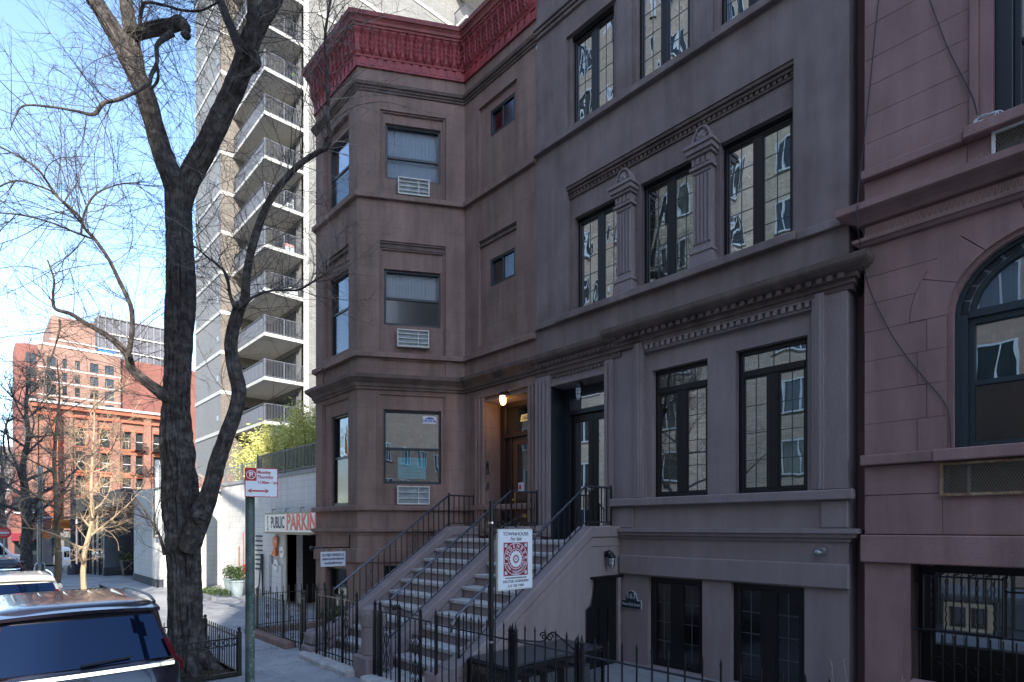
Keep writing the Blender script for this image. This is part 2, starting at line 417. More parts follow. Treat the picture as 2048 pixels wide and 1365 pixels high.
struct(avenue.build('avenue_road', M['asph']))
# sidewalk: separate concrete flags with open joints on a sub-base
swalk = strip('sidewalk', M['kerb'], -6.57, 6, -.03, [60, -34, -46])
flag_mesh = {}
def flag(x0, x1, y0, y1):
    w, d = round(x1 - x0 - .012, 3), round(y1 - y0 - .012, 3)
    if (w, d) not in flag_mesh: flag_mesh[(w, d)] = MB().box(0, w, 0, d, -.02, 0).mesh('flag', M['conc'])
    return link('flag', flag_mesh[(w, d)], swalk, (x0 + .006, y0 + .006, random.uniform(-.002, .002)))
X = -1.2
while X > -33.8:
    for (y0, y1) in ((-6.55, -5.0), (-5.0, -3.45)):
        if -11.8 < X < -9.0 and y0 < -5.2: continue
        flag(X - 1.5, X, y0, y1)
    X -= 1.5
for x0, x1 in ((-8.95, -8.2), (-13.2, -11.9), (-8.2, -7.7)):
    pass
MB().box(-12.2, -9.0, -5.49, -5.0, -.02, 0).build('flag', M['conc'], swalk)
MB().box(-9.86, -9.0, -6.55, -5.5, -.02, 0).build('flag', M['conc'], swalk)
MB().box(-12.2, -11.85, -6.55, -5.5, -.02, 0).build('flag', M['conc'], swalk)
X = -13.7
while X > -33.8:
    flag(X - 1.5, X, -3.45, -1.95 if X > -26 else -3.22)
    if X > -27: flag(X - 1.5, X, -1.95, -1.45)
    X -= 1.5
mb = MB()
for i in range(14):
    for j in range(14):
        mb.add([(-11.8 + i * .137, -6.5 + j * .071, .0), (-11.8 + (i + 1) * .137, -6.5 + j * .071, .0), (-11.8 + (i + 1) * .137, -6.5 + (j + 1) * .071, .0), (-11.8 + i * .137, -6.5 + (j + 1) * .071, .0)], [(0, 1, 2, 3)])
mb.v = [(x, y, .01 + .035 * noise.noise(Vector((x * 5, y * 5, 3)))) for x, y, z in mb.v]
struct(mb.build('tree_pit_soil', M['soil']))
# crosswalk bars on the avenue approach
mb = MB()
for k in range(8):
    y = -15.6 + k * 1.15; mb.hexa([(x, yy, -.1655 + ramp(x) + dz) for dz in (-.003, .003) for x, yy in ((-46.5, y), (-43, y), (-43, y + .5), (-46.5, y + .5))])
mb.build('road_marking', M['paintw']); bpy.data.objects['road_marking']['kind'] = 'structure'

# ------------------------------------------------------------------ window builders
def grid(parent, fr, a0, a1, z0, z1, o, cols, rows, w=.012):
    mb = MB()
    for i in range(1, cols):
        a = a0 + (a1 - a0) * i / cols; mb.fbox(fr, a - w / 2, a + w / 2, o - .006, o, z0, z1)
    for j in range(1, rows):
        z = z0 + (z1 - z0) * j / rows; mb.fbox(fr, a0, a1, o - .005, o - .001, z - w / 2, z + w / 2)
    mb.build('muntin_grid', M['munt'], parent)
def curtain(parent, fr, a0, a1, z0, z1, o, mt, amp=.02, wl=.11, name='curtain'):
    mb = MB(); n = max(4, int((a1 - a0) / .03)); vs = []
    for i in range(n + 1):
        a = a0 + (a1 - a0) * i / n
        oo = o + amp * math.sin(i * .03 / wl * 6.28 + math.sin(i * .21) * 1.2)
        vs += [fr(a, oo, z0), fr(a, oo, z1)]
    mb.add(vs, [(2 * i, 2 * i + 2, 2 * i + 3, 2 * i + 1) for i in range(n)]); mb.build(name, mt, parent)
def paneq(parent, fr, a0, a1, z0, z1, o, mt, name='pane'):
    MB().fbox(fr, a0, a1, o - .006, o, z0, z1).build(name, mt, parent)
def casement(parent, fr, a0, a1, z0, z1, o, transom=None, cols=2, rows=4, glass=('wavy', 'wavy'), fw=.06, back='room', trows=1, fmat='frame', mull=.12, tglass=None, sheer=True):
    mb = MB(); F = mb.fbox; th = .07
    F(fr, a0, a0 + fw, o - th, o, z0, z1); F(fr, a1 - fw, a1, o - th, o, z0, z1)
    F(fr, a0 + fw, a1 - fw, o - th, o, z0, z0 + fw); F(fr, a0 + fw, a1 - fw, o - th, o, z1 - fw, z1)
    zt = z1 - fw
    if transom:
        F(fr, a0 + fw, a1 - fw, o - th, o + .012, transom - .05, transom + .05); zt = transom - .05
    am = (a0 + a1) / 2
    F(fr, am - mull / 2, am + mull / 2, o - th, o + .004, z0 + fw, zt)
    win = mb.build('window', M[fmat], parent, bevel=.006)
    for k, (b0, b1) in enumerate(((a0 + fw, am - mull / 2), (am + mull / 2, a1 - fw))):
        s = .028; sm = MB()
        sm.fbox(fr, b0, b0 + s, o - .05, o - .012, z0 + fw, zt); sm.fbox(fr, b1 - s, b1, o - .05, o - .012, z0 + fw, zt)
        sm.fbox(fr, b0 + s, b1 - s, o - .05, o - .012, z0 + fw, z0 + fw + s); sm.fbox(fr, b0 + s, b1 - s, o - .05, o - .012, zt - s, zt)
        sm.build('sash', M[fmat], win)
        paneq(win, fr, b0 + s, b1 - s, z0 + fw + s, zt - s, o - .03, M[glass[k]])
        if rows: grid(win, fr, b0 + s, b1 - s, z0 + fw + s, zt - s, o - .024, cols, rows)
    if transom:
        paneq(win, fr, a0 + fw, a1 - fw, transom + .05, z1 - fw, o - .03, M[tglass or glass[0]])
        if rows: grid(win, fr, a0 + fw, a1 - fw, transom + .05, z1 - fw, o - .024, 4, trows)
    if sheer: curtain(win, fr, a0, a1, z0, z1, o - .28, M[back])
    MB().fbox(fr, a0 - .3, a1 + .3, o - 1.6, o - 1.5, z0 - .3, z1 + .3).build('room_back', M['dark'], win)
    return win
def hung(parent, fr, a0, a1, z0, z1, o, zm, up='pane', low='screen', upback='blind', lowback='dark', fw=.05, fmat='frameblue', blindlow=None):
    mb = MB(); F = mb.fbox; th = .1
    F(fr, a0, a0 + fw, o - th, o, z0, z1); F(fr, a1 - fw, a1, o - th, o, z0, z1)
    F(fr, a0 + fw, a1 - fw, o - th, o, z1 - fw, z1); F(fr, a0 + fw, a1 - fw, o - th, o + .02, z0, z0 + fw * 1.3)
    F(fr, a0 + fw, a1 - fw, o - th * .7, o - .005, zm - .03, zm + .03)
    win = mb.build('window', M[fmat], parent, bevel=.006)
    paneq(win, fr, a0 + fw, a1 - fw, zm + .03, z1 - fw, o - .06, M[up], 'upper_pane')
    paneq(win, fr, a0 + fw, a1 - fw, z0 + fw * 1.3, zm - .03, o - .03, M[low], 'lower_pane')
    if upback: curtain(win, fr, a0, a1, (blindlow or zm), z1, o - .14, M[upback], .004, .05, 'blind')
    MB().fbox(fr, a0 - .1, a1 + .1, o - .62, o - .6, z0 - .1, z1 + .1).build('room_back', M[lowback], win)
    return win
def slats(parent, fr, a0, a1, z0, z1, o, mt, step=.028):
    mb = MB(); z = z0
    while z < z1: mb.fbox(fr, a0, a1, o - .006, o, z, z + step * .62); z += step
    mb.build('blind_slats', mt, parent, kind='stuff')

# ------------------------------------------------------------------ townhouse 163 (grey brown, right of centre)
h163 = thing('townhouse', 'grey-brown townhouse with black casement windows and two fluted pilasters, centre right', 'house', (-5.6, 0, 0))
x0, x1 = -8.6, -2.68
mb = MB()
h3 = [(-7.78, -6.55, 10.24, 12.14), (-6.23, -4.99, 10.24, 12.14), (-4.67, -3.42, 10.24, 12.14)]
h4 = [(-7.78, -6.55, 13.7, 15.2), (-6.23, -4.99, 13.7, 15.2), (-4.67, -3.42, 13.7, 15.2)]
mb.wall(MAIN, x0, x1, 6.0, 16.4, [h + (.3,) for h in h3] + [h + (.3,) for h in h4] + [(-7.78, -3.40, 6.62, 9.16, .12)], edges=True, depth=.4)
mb.wall(MAIN, -7.80, -3.38, 6.60, 9.18, [(-7.66, -6.52, 6.62, 8.55, .2), (-6.10, -5.0, 6.62, 8.55, .2), (-4.58, -3.46, 6.62, 8.55, .2)], o=-.12, edges=False)
mb.build('upper_wall', M['s163'], h163)
mb = MB()
mb.wall(MAIN, x0, x1, -.9, 5.995, [(-8.19, -6.79, 2.15, 5.26, .5), (-5.94, -3.14, 2.92, 5.46, .06), (-5.87, -4.83, -.01, 1.54, .2), (-4.35, -3.25, -.01, 1.54, .2)], depth=.4)
mb.wall(MAIN, -5.96, -3.12, 2.90, 5.48, [(-5.82, -4.77, 2.92, 5.14, .15), (-4.30, -3.23, 2.92, 5.15, .15)], o=-.06, edges=False)
mb.build('lower_wall', M['s163p'], h163)
MB().box(x0 + .01, x1 - .01, 2.3, 12, -1, 16.39).box(x0 + .01, x0 + .2, .4, 2.3, -1, 16.39).box(x1 - .2, x1 - .01, .4, 2.3, -1, 16.39).box(x0 + .2, x1 - .2, .4, 2.3, 16.2, 16.39).build('building_body', M['s163'], h163)
tr = MB()
def band(mb, fr, a0, a1, z0, z1, o, ob=0.0): mb.fbox(fr, a0, a1, ob, o, z0, z1)
s = MB(); band(s, MAIN, -8.6, -3.2, 10.11, 10.24, .10, -.02); s.build('sill_course', M['s163'], h163, bevel=.012)
s = MB(); band(s, MAIN, -8.6, -8.0, 6.49, 6.61, .07, -.02); band(s, MAIN, -8.0, -3.34, 6.49, 6.62, .12, -.02); band(s, MAIN, -3.34, -2.62, 6.49, 6.61, .07, -.02); s.build('sill_course', M['s163'], h163, bevel=.012)
s = MB(); s.fbox(MAIN, -8.6, -2.66, -.01, .05, 12.55, 12.62); s.fbox(MAIN, -8.6, -2.66, -.01, .09, 12.622, 12.68); s.fbox(MAIN, -8.6, -2.66, -.01, .13, 12.682, 12.78)
s.build('string_course', M['s163'], h163, bevel=.01)
# surrounds of the third floor windows
for (a, b, z0_, z1_) in h3[:3]:
    s = MB(); s.fbox(MAIN, a + .002, a + .10, -.29, -.06, z0_, z1_); s.fbox(MAIN, b - .10, b - .002, -.29, -.06, z0_, z1_); s.build('window_jamb', M['s163'], h163, bevel=.008)
for (a, b, z0_, z1_) in h3 + h4:
    casement(h163, MAIN, a + .10, b - .10, z0_, z1_ - .08, -.14, rows=4, glass=('wavy', 'wavy'), back='room')
    MB().fbox(MAIN, a, b, -.26, -.10, z1_ - .08, z1_).build('window_head', M['frame'], h163)
for (a, b) in ((-7.66, -6.52), (-6.10, -5.0), (-4.58, -3.46)):
    casement(h163, MAIN, a, b, 6.62, 8.50, -.24, rows=5, glass=('wavy', 'wavy2') if a > -5 else (('wavy', 'wavy') if a < -7 else ('wavy2', 'wavy2')), back='room')
    MB().fbox(MAIN, a, b, -.30, -.22, 8.50, 8.548).build('window_head', M['frame'], h163)
# dentilled lintel over the second floor panel
s = MB(); s.fbox(MAIN, -7.78, -3.40, -.115, -.02, 9.10, 9.158); s.fbox(MAIN, -7.78, -3.40, -.115, -.06, 9.045, 9.098); s.fbox(MAIN, -7.78, -3.40, -.115, -.085, 8.95, 8.985); s.build('lintel_moulding', M['trim'], h163, bevel=.008)
dm = MB().box(0, .05, -.035, 0, 0, .055).mesh('dentil', M['trim'])
a = -7.74
while a < -3.46: link('dentil', dm, h163, (a, .116, 8.988)); a += .087
# fluted pilasters with shell tops
def pilaster(cx):
    p = MB(); w = .165; F = p.fbox
    ob = -.115
    F(MAIN, cx - .21, cx + .21, ob, .07, 6.625, 6.78); F(MAIN, cx - .19, cx + .19, ob, .05, 6.782, 6.84); F(MAIN, cx - .205, cx + .205, ob, .065, 6.842, 6.90)
    F(MAIN, cx - w, cx + w, ob, .005, 6.902, 8.20)
    n = 5; fw = 2 * w / n
    for i in range(n):
        F(MAIN, cx - w + i * fw + .012, cx - w + (i + 1) * fw - .012, .003, .03, 7.0, 8.12)
    F(MAIN, cx - w, cx + w, .002, .03, 6.905, 6.96); F(MAIN, cx - w, cx + w, .002, .03, 8.14, 8.198)
    pil = p.build('pilaster', M['s163p'], h163, bevel=.008)
    c = MB(); F = c.fbox
    F(MAIN, cx - .20, cx + .20, ob, .07, 8.202, 8.25); F(MAIN, cx - .17, cx + .17, ob, .035, 8.252, 8.40)
    for i in range(4): F(MAIN, cx - .16 + i * .085, cx - .105 + i * .085, .03, .06, 8.27, 8.385)
    F(MAIN, cx - .205, cx + .205, ob, .09, 8.402, 8.45); F(MAIN, cx - .235, cx + .235, ob, .13, 8.452, 8.53); F(MAIN, cx - .26, cx + .26, ob, .16, 8.532, 8.59)
    c.build('capital', M['s163p'], pil, bevel=.006)
    f = MB(); poly = [(cx + .165 * math.cos(t), 8.62 + .27 * math.sin(t)) for t in [math.pi * i / 14 for i in range(15)]]
    f.prism(poly, MAIN, ob, .015)
    ring = [Vector((cx + .155 * math.cos(t), -.03, 8.62 + .255 * math.sin(t))) for t in [math.pi * i / 14 for i in range(15)]]
    f.tube(ring, .022, 6)
    for i in range(7):
        t = math.pi * (i + .5) / 7
        f.tube([(cx, -.03, 8.63), (cx + .06 * math.cos(t), -.045, 8.63 + .09 * math.sin(t)), (cx + .12 * math.cos(t), -.03, 8.62 + .2 * math.sin(t))], [.012, .026, .014], 6)
    f.build('shell_crest', M['s163p'], pil)
pilaster(-6.37); pilaster(-4.83)
# parlour floor: surrounds, sills, courses, end pilaster
s = MB()
for (a, b) in ((-6.15, -5.94), (-3.14, -3.01 + .06)):
    w = (b - a)
    s.fbox(MAIN, a, b, -.02, .05, 2.92, 5.66); s.fbox(MAIN, a + w * .28, b - w * .1, .048, .085, 2.922, 5.64); s.fbox(MAIN, a + w * .55, b - w * .22, .083, .11, 2.924, 5.62)
s.fbox(MAIN, -5.94, -3.14, -.02, .05, 5.58, 5.655); s.fbox(MAIN, -5.9, -3.16, -.06, .03, 5.465, 5.5)
s.build('architrave', M['s163p'], h163, bevel=.008)
for (a, b) in ((-5.82, -4.77), (-4.30, -3.23)):
    casement(h163, MAIN, a, b, 2.92, 5.14, -.17, transom=4.78, cols=2, rows=4, glass=('wavy2', 'doorgl') if a < -5 else ('wavy2', 'wavy2'), fw=.07, back='room', mull=.15, tglass='wavy2')
s = MB(); s.fbox(MAIN, -6.62, -2.60, -.02, .12, 2.775, 2.915); s.build('sill_course', M['s163p'], h163, bevel=.015)
s = MB(); s.fbox(MAIN, -3.02, -2.68, -.01, .045, 2.39, 2.77); s.fbox(MAIN, -3.0, -2.68, -.01, .045, 2.92, 5.6); s.fbox(MAIN, -6.6, -6.17, -.01, .03, 2.39, 2.77); s.build('end_pilaster', M['s163p'], h163, bevel=.01)
s = MB(); s.sweep([(-2.68, .35), (-2.68, 0), (-6.44, 0)], [(-.02, 2.2), (.03, 2.2), (.04, 2.24), (.09, 2.26), (.10, 2.30), (.14, 2.32), (.14, 2.38), (-.02, 2.385)]); s.build('string_course', M['s163p'], h163)
s = MB(); s.fbox(MAIN, -6.44, -2.66, -.02, .07, 1.56, 1.90); s.build('base_band', M['s163p'], h163, bevel=.015)
s = MB(); s.fbox(MAIN, -5.92, -4.78, -.02, .08, -.10, -.012); s.fbox(MAIN, -4.40, -3.2, -.02, .08, -.10, -.012); s.build('window_sill', M['s163p'], h163, bevel=.01)
for (a, b) in ((-5.87, -4.83), (-4.35, -3.25)):
    casement(h163, MAIN, a, b, -.01, 1.54, -.1, cols=2, rows=4, glass=('basement', 'basement') if 'basement' in M else ('screen', 'screen'), fw=.09, mull=.2, back='dark', sheer=False)
    w_ = [o for o in h163.children if o.name.startswith('window')][-1]
    slats(h163, MAIN, a + .05, b - .05, .05, 1.5, -.42, M['room'], .12)
# entablatures with dentils
s = MB()
prof = [(-.02, 5.60), (.05, 5.60), (.06, 5.66), (.09, 5.67), (.09, 5.73), (.13, 5.735), (.13, 5.80), (.22, 5.83), (.28, 5.87), (.30, 5.90), (.31, 5.97), (.0, 6.02), (-.02, 6.02)]
s.sweep([(-2.68, .36), (-2.68, 0), (-6.40, 0), (-6.40, .02)], prof); s.build('main_cornice', M['trim'], h163)
s = MB()
prof = [(-.02, 5.50), (.03, 5.50), (.04, 5.58), (.07, 5.60), (.07, 5.66), (.10, 5.67), (.11, 5.76), (.17, 5.79), (.21, 5.84), (.22, 5.92), (.0, 5.96), (-.02, 5.96)]
s.sweep([(-6.43, 0), (-8.6, 0)], prof); s.build('door_cornice', M['trim'], h163)
d2 = MB().box(0, .075, -.05, 0, 0, .07).mesh('dentil', M['trim'])
for i in range(27): link('dentil', d2, h163, (-6.30 + i * .136, -.128, 5.735))
d3 = MB().box(0, .06, -.06, 0, 0, .075).mesh('dentil', M['s163p'])
for i in range(25): link('dentil', d3, h163, (-5.90 + i * .1115, .0, 5.50))
d4 = MB().box(0, .05, -.035, 0, 0, .05).mesh('dentil', M['trim'])
for i in range(19): link('dentil', d4, h163, (-8.50 + i * .108, -.10, 5.685))
for i in range(15): link('dentil', d4, h163, (-8.14 + i * .093, -.005, 5.42))
# doorway of 163
s = MB()
for (a, b) in ((-8.60, -8.19), (-6.79, -6.60)):
    n = 4 if b - a > .3 else 2; w = (b - a) / n
    s.fbox(MAIN, a, b, -.02, .04, 2.2, 5.5)
    for i in range(n): s.fbox(MAIN, a + i * w + .015, a + (i + 1) * w - .015, .038, .075 - .01 * (i % 2), 2.45, 5.42)
s.fbox(MAIN, -8.19, -6.79, -.02, .03, 5.262, 5.30)
s.build('door_surround', M['s163p'], h163, bevel=.008)
s = MB()
for cx in (-8.40, -6.70):
    w = .19 if cx < -7 else .1
    s.fbox(MAIN, cx - w, cx + w, -.01, .10, 2.2, 2.44); s.prism([(cx - w * .5, 2.44), (cx + w * .5, 2.44), (cx, 2.2)], MAIN, .1, .13)
s.build('plinth_block', M['s163p'], h163, bevel=.012)
dmb = MB(); F = dmb.fbox; oo = -.42
F(MAIN, -8.19, -8.02, oo - .1, oo + .02, 2.16, 5.26); F(MAIN, -6.87, -6.79, oo - .1, oo + .02, 2.16, 5.26)
F(MAIN, -8.02, -6.87, oo - .1, oo + .05, 4.70, 4.80); F(MAIN, -8.02, -6.87, oo - .1, oo + .02, 5.08, 5.26)
fr163 = dmb.build('door_frame', M['frameblue'], h163, bevel=.006)
MB().fbox(MAIN, -8.20, -8.165, -.40, .0, 2.16, 5.25).build('door_reveal_lining', M['frameblue'], h163)
paneq(fr163, MAIN, -8.02, -6.87, 4.80, 5.08, oo - .04, M['doorgl'], 'transom_pane')
for (a, b, hs) in ((-8.02, -7.445, 1), (-7.445, -6.87, -1)):
    s = MB(); F = s.fbox
    F(MAIN, a + .005, a + .12, oo - .06, oo - .01, 2.18, 4.69); F(MAIN, b - .12, b - .005, oo - .06, oo - .01, 2.18, 4.69)
    F(MAIN, a + .12, b - .12, oo - .06, oo - .01, 2.18, 2.42); F(MAIN, a + .12, b - .12, oo - .06, oo - .01, 4.54, 4.69)
    dr = s.build('door', M['frame'], h163, bevel=.006)
    paneq(dr, MAIN, a + .12, b - .12, 2.42, 4.54, oo - .035, M['doorgl'])
    if hs > 0:
        k = MB(); k.lathe((b - .06, -oo + .01, 3.15), [(.035, 0), (.04, .012), (.015, .02), (.012, .05), (.03, .06), (.032, .085), (.02, .1)], 12, (0, -1, 0)); k.bar((b - .06, -oo - .06, 3.15), (b + .06, -oo - .06, 3.155), .014)
        k.build('handle', M['steel'], dr, smooth=False)
MB().fbox(MAIN, -8.0, -6.8, -1.9, -1.85, 2.2, 5.2).build('hall_back', M['sheer'], h163)
# right end strip between the two houses
MB().box(-2.69, -2.49, .37, .8, -.9, 16).build('party_strip', M['s161'], h163)

# ------------------------------------------------------------------ townhouse 165 (red brown with bay)
h165 = thing('townhouse', 'red-brown townhouse with projecting bay and red metal leaf cornice', 'house', (-12.2, 0, 0))
BI = (-11.02, 0.0); BO = (-12.298, -2.137); YC = -2.137
FBf = Frame(BO[0], BO[1], BI[0] - BO[0], BI[1] - BO[1]); LB = 2.49
FCf = Frame(0, YC, 1, 0)
FDf = Frame(-15.80, 0, 1.30, -2.137)                          # hidden left side of the bay
top = 13.03
mb = MB()
mb.wall(MAIN, -11.02, -8.605, -.9, top, [(-10.5, -9.21, 10.18, 12.15, .07), (-10.5, -9.21, 6.62, 9.05, .07), (-10.25, -8.81, 2.12, 5.27, .5)], edges=False)
mb.wall(MAIN, -10.52, -9.19, 10.16, 12.17, [(-10.17, -9.34, 11.35, 11.95, .15)], o=-.07, edges=False)
mb.wall(MAIN, -10.52, -9.19, 6.60, 9.07, [(-10.17, -9.34, 7.92, 8.54, .15)], o=-.07, edges=False)
mb.wall(FBf, 0, LB, -.9, top, [(.51, 2.04, 10.14, 12.13, .08), (.50, 2.03, 6.44, 9.08, .08), (.50, 2.03, 5.98, 6.30, .03), (.42, 2.09, 2.92, 5.54, .05), (.6, 1.92, .3, 1.5, .2)], edges=False)
mb.wall(FBf, .49, 2.06, 10.12, 12.15, [(.63, 1.92, 10.58, 11.88, .2)], o=-.08, edges=False)
mb.wall(FBf, .48, 2.05, 6.42, 9.10, [(.60, 1.92, 7.15, 8.46, .2)], o=-.08, edges=False)
mb.wall(FBf, .48, 2.05, 5.96, 6.32, [], o=-.03, edges=False)
mb.wall(FBf, .40, 2.11, 2.90, 5.56, [(.59, 1.93, 3.42, 5.16, .2)], o=-.05, edges=False)
mb.wall(FCf, -14.5, -12.298, -.9, top, [(-14.09, -12.71, 10.26, 12.2, .1), (-14.10, -12.73, 6.62, 9.10, .1), (-14.1, -12.73, 5.95, 6.4, .03), (-14.15, -12.73, 2.92, 5.52, .06), (-13.96, -12.83, .08, 1.42, .25)], edges=False)
mb.wall(FCf, -14.11, -12.69, 10.24, 12.22, [(-13.95, -12.85, 10.27, 11.95, .2)], o=-.1, edges=False)
mb.wall(FCf, -14.12, -12.71, 6.60, 9.12, [(-13.9, -12.85, 6.64, 8.62, .2)], o=-.1, edges=False)
mb.wall(FCf, -14.12, -12.71, 5.93, 6.42, [], o=-.03, edges=False)
mb.wall(FCf, -14.17, -12.71, 2.90, 5.54, [(-13.75, -12.86, 2.93, 5.14, .2)], o=-.06, edges=False)
mb.wall(FDf, 0, 2.501, -.9, top, [], edges=False)
mb.build('wall', M['s165'], h165)
s = MB()
poly = [(-8.61, .02), (-11.02, .02), BO, (-14.5, YC), (-15.8, 0), (-15.8, 12), (-8.61, 12)]
inn = [(-8.61, 1.4), (-11.9, 1.4), (-12.9, -.9), (-14.2, -.9), (-15.6, 1.0), (-15.79, 1.2), (-15.79, 12), (-8.61, 12)]
s.prism(inn, lambda a, o, z: (a, z, o), -.9, 14.0)
s.box(-15.8, -15.6, 0, 12, -.9, 14.0); s.build('building_body', M['s165'], h165)
path165 = [(-8.6, 0), (-11.02, 0), BO, (-14.5, YC), (-15.8, 0), (-15.8, .5)]
def course(name, prof, mt='s165', path=path165):
    q = MB().sweep(path, prof); return q.build(name, M[mt], h165)
def rp(z0, z1, o): return [(-.02, z0), (o - .01, z0), (o, z0 + .01), (o, z1 - .015), (o - .015, z1), (-.02, z1 + .004)]
course('sill_course', rp(10.02, 10.14, .09)); course('sill_course', rp(6.34, 6.46, .09)); course('sill_course', rp(2.79, 2.91, .10))
course('string_course', [(-.02, 2.22), (.03, 2.22), (.04, 2.27), (.08, 2.28), (.11, 2.31), (.11, 2.37), (-.02, 2.38)])
course('base_band', rp(1.58, 1.90, .05))
course('string_course', [(-.02, 12.50), (.03, 12.50), (.03, 12.54), (.06, 12.55), (.06, 12.59), (.10, 12.60), (.12, 12.66), (-.02, 12.68)], 'trim')
course('middle_cornice', [(-.02, 5.60), (.05, 5.60), (.05, 5.65), (.08, 5.66), (.10, 5.73), (.17, 5.78), (.24, 5.83), (.25, 5.91), (-.02, 5.97)], 'trim')
# red cornice
rz = 13.03
cor = course('cornice_frieze', [(-.3, rz), (.05, rz), (.05, rz + .04), (.025, rz + .045), (.025, rz + .22), (.055, rz + .23), (.055, rz + .27), (-.3, rz + .27)], 'red')
cv = [(.05, rz + .271), (.085, rz + .33), (.085, rz + .46), (.095, rz + .58), (.12, rz + .69), (.165, rz + .77), (.17, rz + .81)]
course('cornice_cove', [(-.3, rz + .271)] + cv + [(-.3, rz + .81)], 'red')
course('cornice_crown', [(-.3, rz + .811), (.19, rz + .811), (.20, rz + .86), (.225, rz + .87), (.235, rz + .93), (.27, rz + .98), (.295, rz + .99), (.31, rz + 1.08), (.29, rz + 1.10), (-.3, rz + 1.14)], 'redtop')
def leaf_mesh():
    q = MB(); prof = [(.075, .28, .02), (.11, .35, .062), (.125, .46, .080), (.13, .56, .074), (.145, .66, .056), (.19, .75, .036), (.235, .775, .014)]
    vs = []
    for (o, z, w) in prof: vs += [(-w, -o + .02, z), (0, -o - .018, z + .012), (w, -o + .02, z)]
    fs = []
    for i in range(len(prof) - 1):
        b = i * 3; fs += [(b, b + 1, b + 4, b + 3), (b + 1, b + 2, b + 5, b + 4)]
    q.add(vs, fs)
    for i in range(1, 6):
        o, z, w = prof[i]; z += .0
        for sgn in (-1, 1): q.tube([(sgn * .008, -o - .012, z - .02), (sgn * w * .8, -o - .034, z + .045), (sgn * w * 1.15, -o - .004, z + .012)], [.009, .016, .004], 5)
    q.tube([(0, -o - .03, z + .0) for o, z, w in prof], [.012, .016, .014, .013, .014, .018, .024], 6)
    return q.mesh('acanthus_leaf', M['red'])
lm = leaf_mesh()
bk = MB().box(-.06, .06, -.05, -.02, .05, .222).mesh('frieze_block', M['red'])
for (fr, L, off) in ((MAIN, (-10.94, -8.70), 0), (FBf, (.03, LB - .06), 0), (FCf, (-14.55, -12.26), 0)):
    ang = math.atan2(fr.d[1], fr.d[0]); n = max(2, round((L[1] - L[0]) / .195))
    for i in range(n):
        a = L[0] + (L[1] - L[0]) * (i + .5) / n
        o_ = link('acanthus_leaf', lm, h165, fr(a, 0, rz)); o_.rotation_euler = (0, 0, ang)
        o_ = link('frieze_block', bk, h165, fr(a, 0, rz)); o_.rotation_euler = (0, 0, ang)
# lintel mouldings
for (fr, a, b, z) in ((FBf, .50, 2.03, 8.93), (FCf, -14.10, -12.73, 9.0), (MAIN, -10.5, -9.21, 8.92), (MAIN, -10.5, -9.21, 12.05)):
    if z == 12.05: continue
    s = MB(); s.fbox(fr, a + .002, b - .002, -.078, -.02, z + .10, z + .145); s.fbox(fr, a + .002, b - .002, -.078, -.045, z + .05, z + .098); s.fbox(fr, a + .002, b - .002, -.078, -.03, z, z + .048); s.build('lintel_moulding', M['trim'], h165, bevel=.006)
def jambs(fr, a0, a1, z0, z1, ob, w=.05):
    s = MB()
    for (a, sg) in ((a0, 1), (a1, -1)):
        s.fbox(fr, min(a, a + sg * w), max(a, a + sg * w), ob - .01, ob + .045, z0, z1)
        s.fbox(fr, min(a + sg * w, a + sg * w * 1.8), max(a + sg * w, a + sg * w * 1.8), ob - .01, ob + .025, z0, z1 - .02)
    s.fbox(fr, a0 + w, a1 - w, ob - .01, ob + .045, z1 - w * .9, z1 - .002)
    s.build('window_jamb', M['s165'], h165, bevel=.006)
jambs(FBf, .423, 2.087, 2.92, 5.54, -.05); jambs(FBf, .513, 2.037, 10.14, 12.13, -.08, .04); jambs(FCf, -14.147, -12.733, 2.92, 5.52, -.06); jambs(FBf, .503, 2.027, 6.46, 8.92, -.08, .03)
# bay windows
hung(h165, FBf, .63, 1.92, 10.58, 11.88, -.14, 11.13, up='pane', low='pane', upback='skyrefl', blindlow=10.58)  # blue sheet painted in place of the sky mirrored in this pane
hung(h165, FBf, .60, 1.92, 7.15, 8.46, -.14, 7.80, up='pane', low='screen', upback='blind')
w1 = hung(h165, FBf, .59, 1.93, 3.42, 5.16, -.12, 4.25, up='wavy2', low='pane', upback=None)
hung(h165, FCf, -13.95, -12.85, 10.27, 11.95, -.16, 11.15, up='wavy2', low='screen', upback='sheer')
hung(h165, FCf, -13.90, -12.85, 6.64, 8.62, -.16, 7.72, up='pane', low='screen', upback='blind')
hung(h165, FCf, -13.75, -12.86, 2.93, 5.14, -.12, 4.1, up='pane', low='screen', upback='room')
hung(h165, FCf, -13.90, -12.9, .08, 1.42, -.12, .7, up='pane', low='pane', upback='room')
hung(h165, FBf, .62, 1.90, .3, 1.5, -.12, .9, up='screen', low='screen', upback=None)
for (z0_, z1_) in ((11.35, 11.95), (7.92, 8.54)):
    s = MB(); F = s.fbox; a, b = -10.17, -9.34; am = -9.76; o = -.085
    F(MAIN, a, a + .05, o - .1, o, z0_, z1_); F(MAIN, b - .05, b, o - .1, o, z0_, z1_); F(MAIN, a + .05, b - .05, o - .1, o, z1_ - .05, z1_); F(MAIN, a + .05, b - .05, o - .1, o + .02, z0_, z0_ + .05); F(MAIN, am - .02, am + .02, o - .08, o - .01, z0_ + .05, z1_ - .05)
    w = s.build('window', M['frameblue'], h165, bevel=.005)
    paneq(w, MAIN, a + .05, am - .02, z0_ + .05, z1_ - .05, o - .06, M['pane']); paneq(w, MAIN, am + .02, b - .05, z0_ + .05, z1_ - .05, o - .035, M['screen'])
    MB().fbox(MAIN, a, b, o - .28, o - .26, z0_ - .05, z1_ + .05).build('room_back', M['room'] if z0_ > 10 else M['sheer'], w)
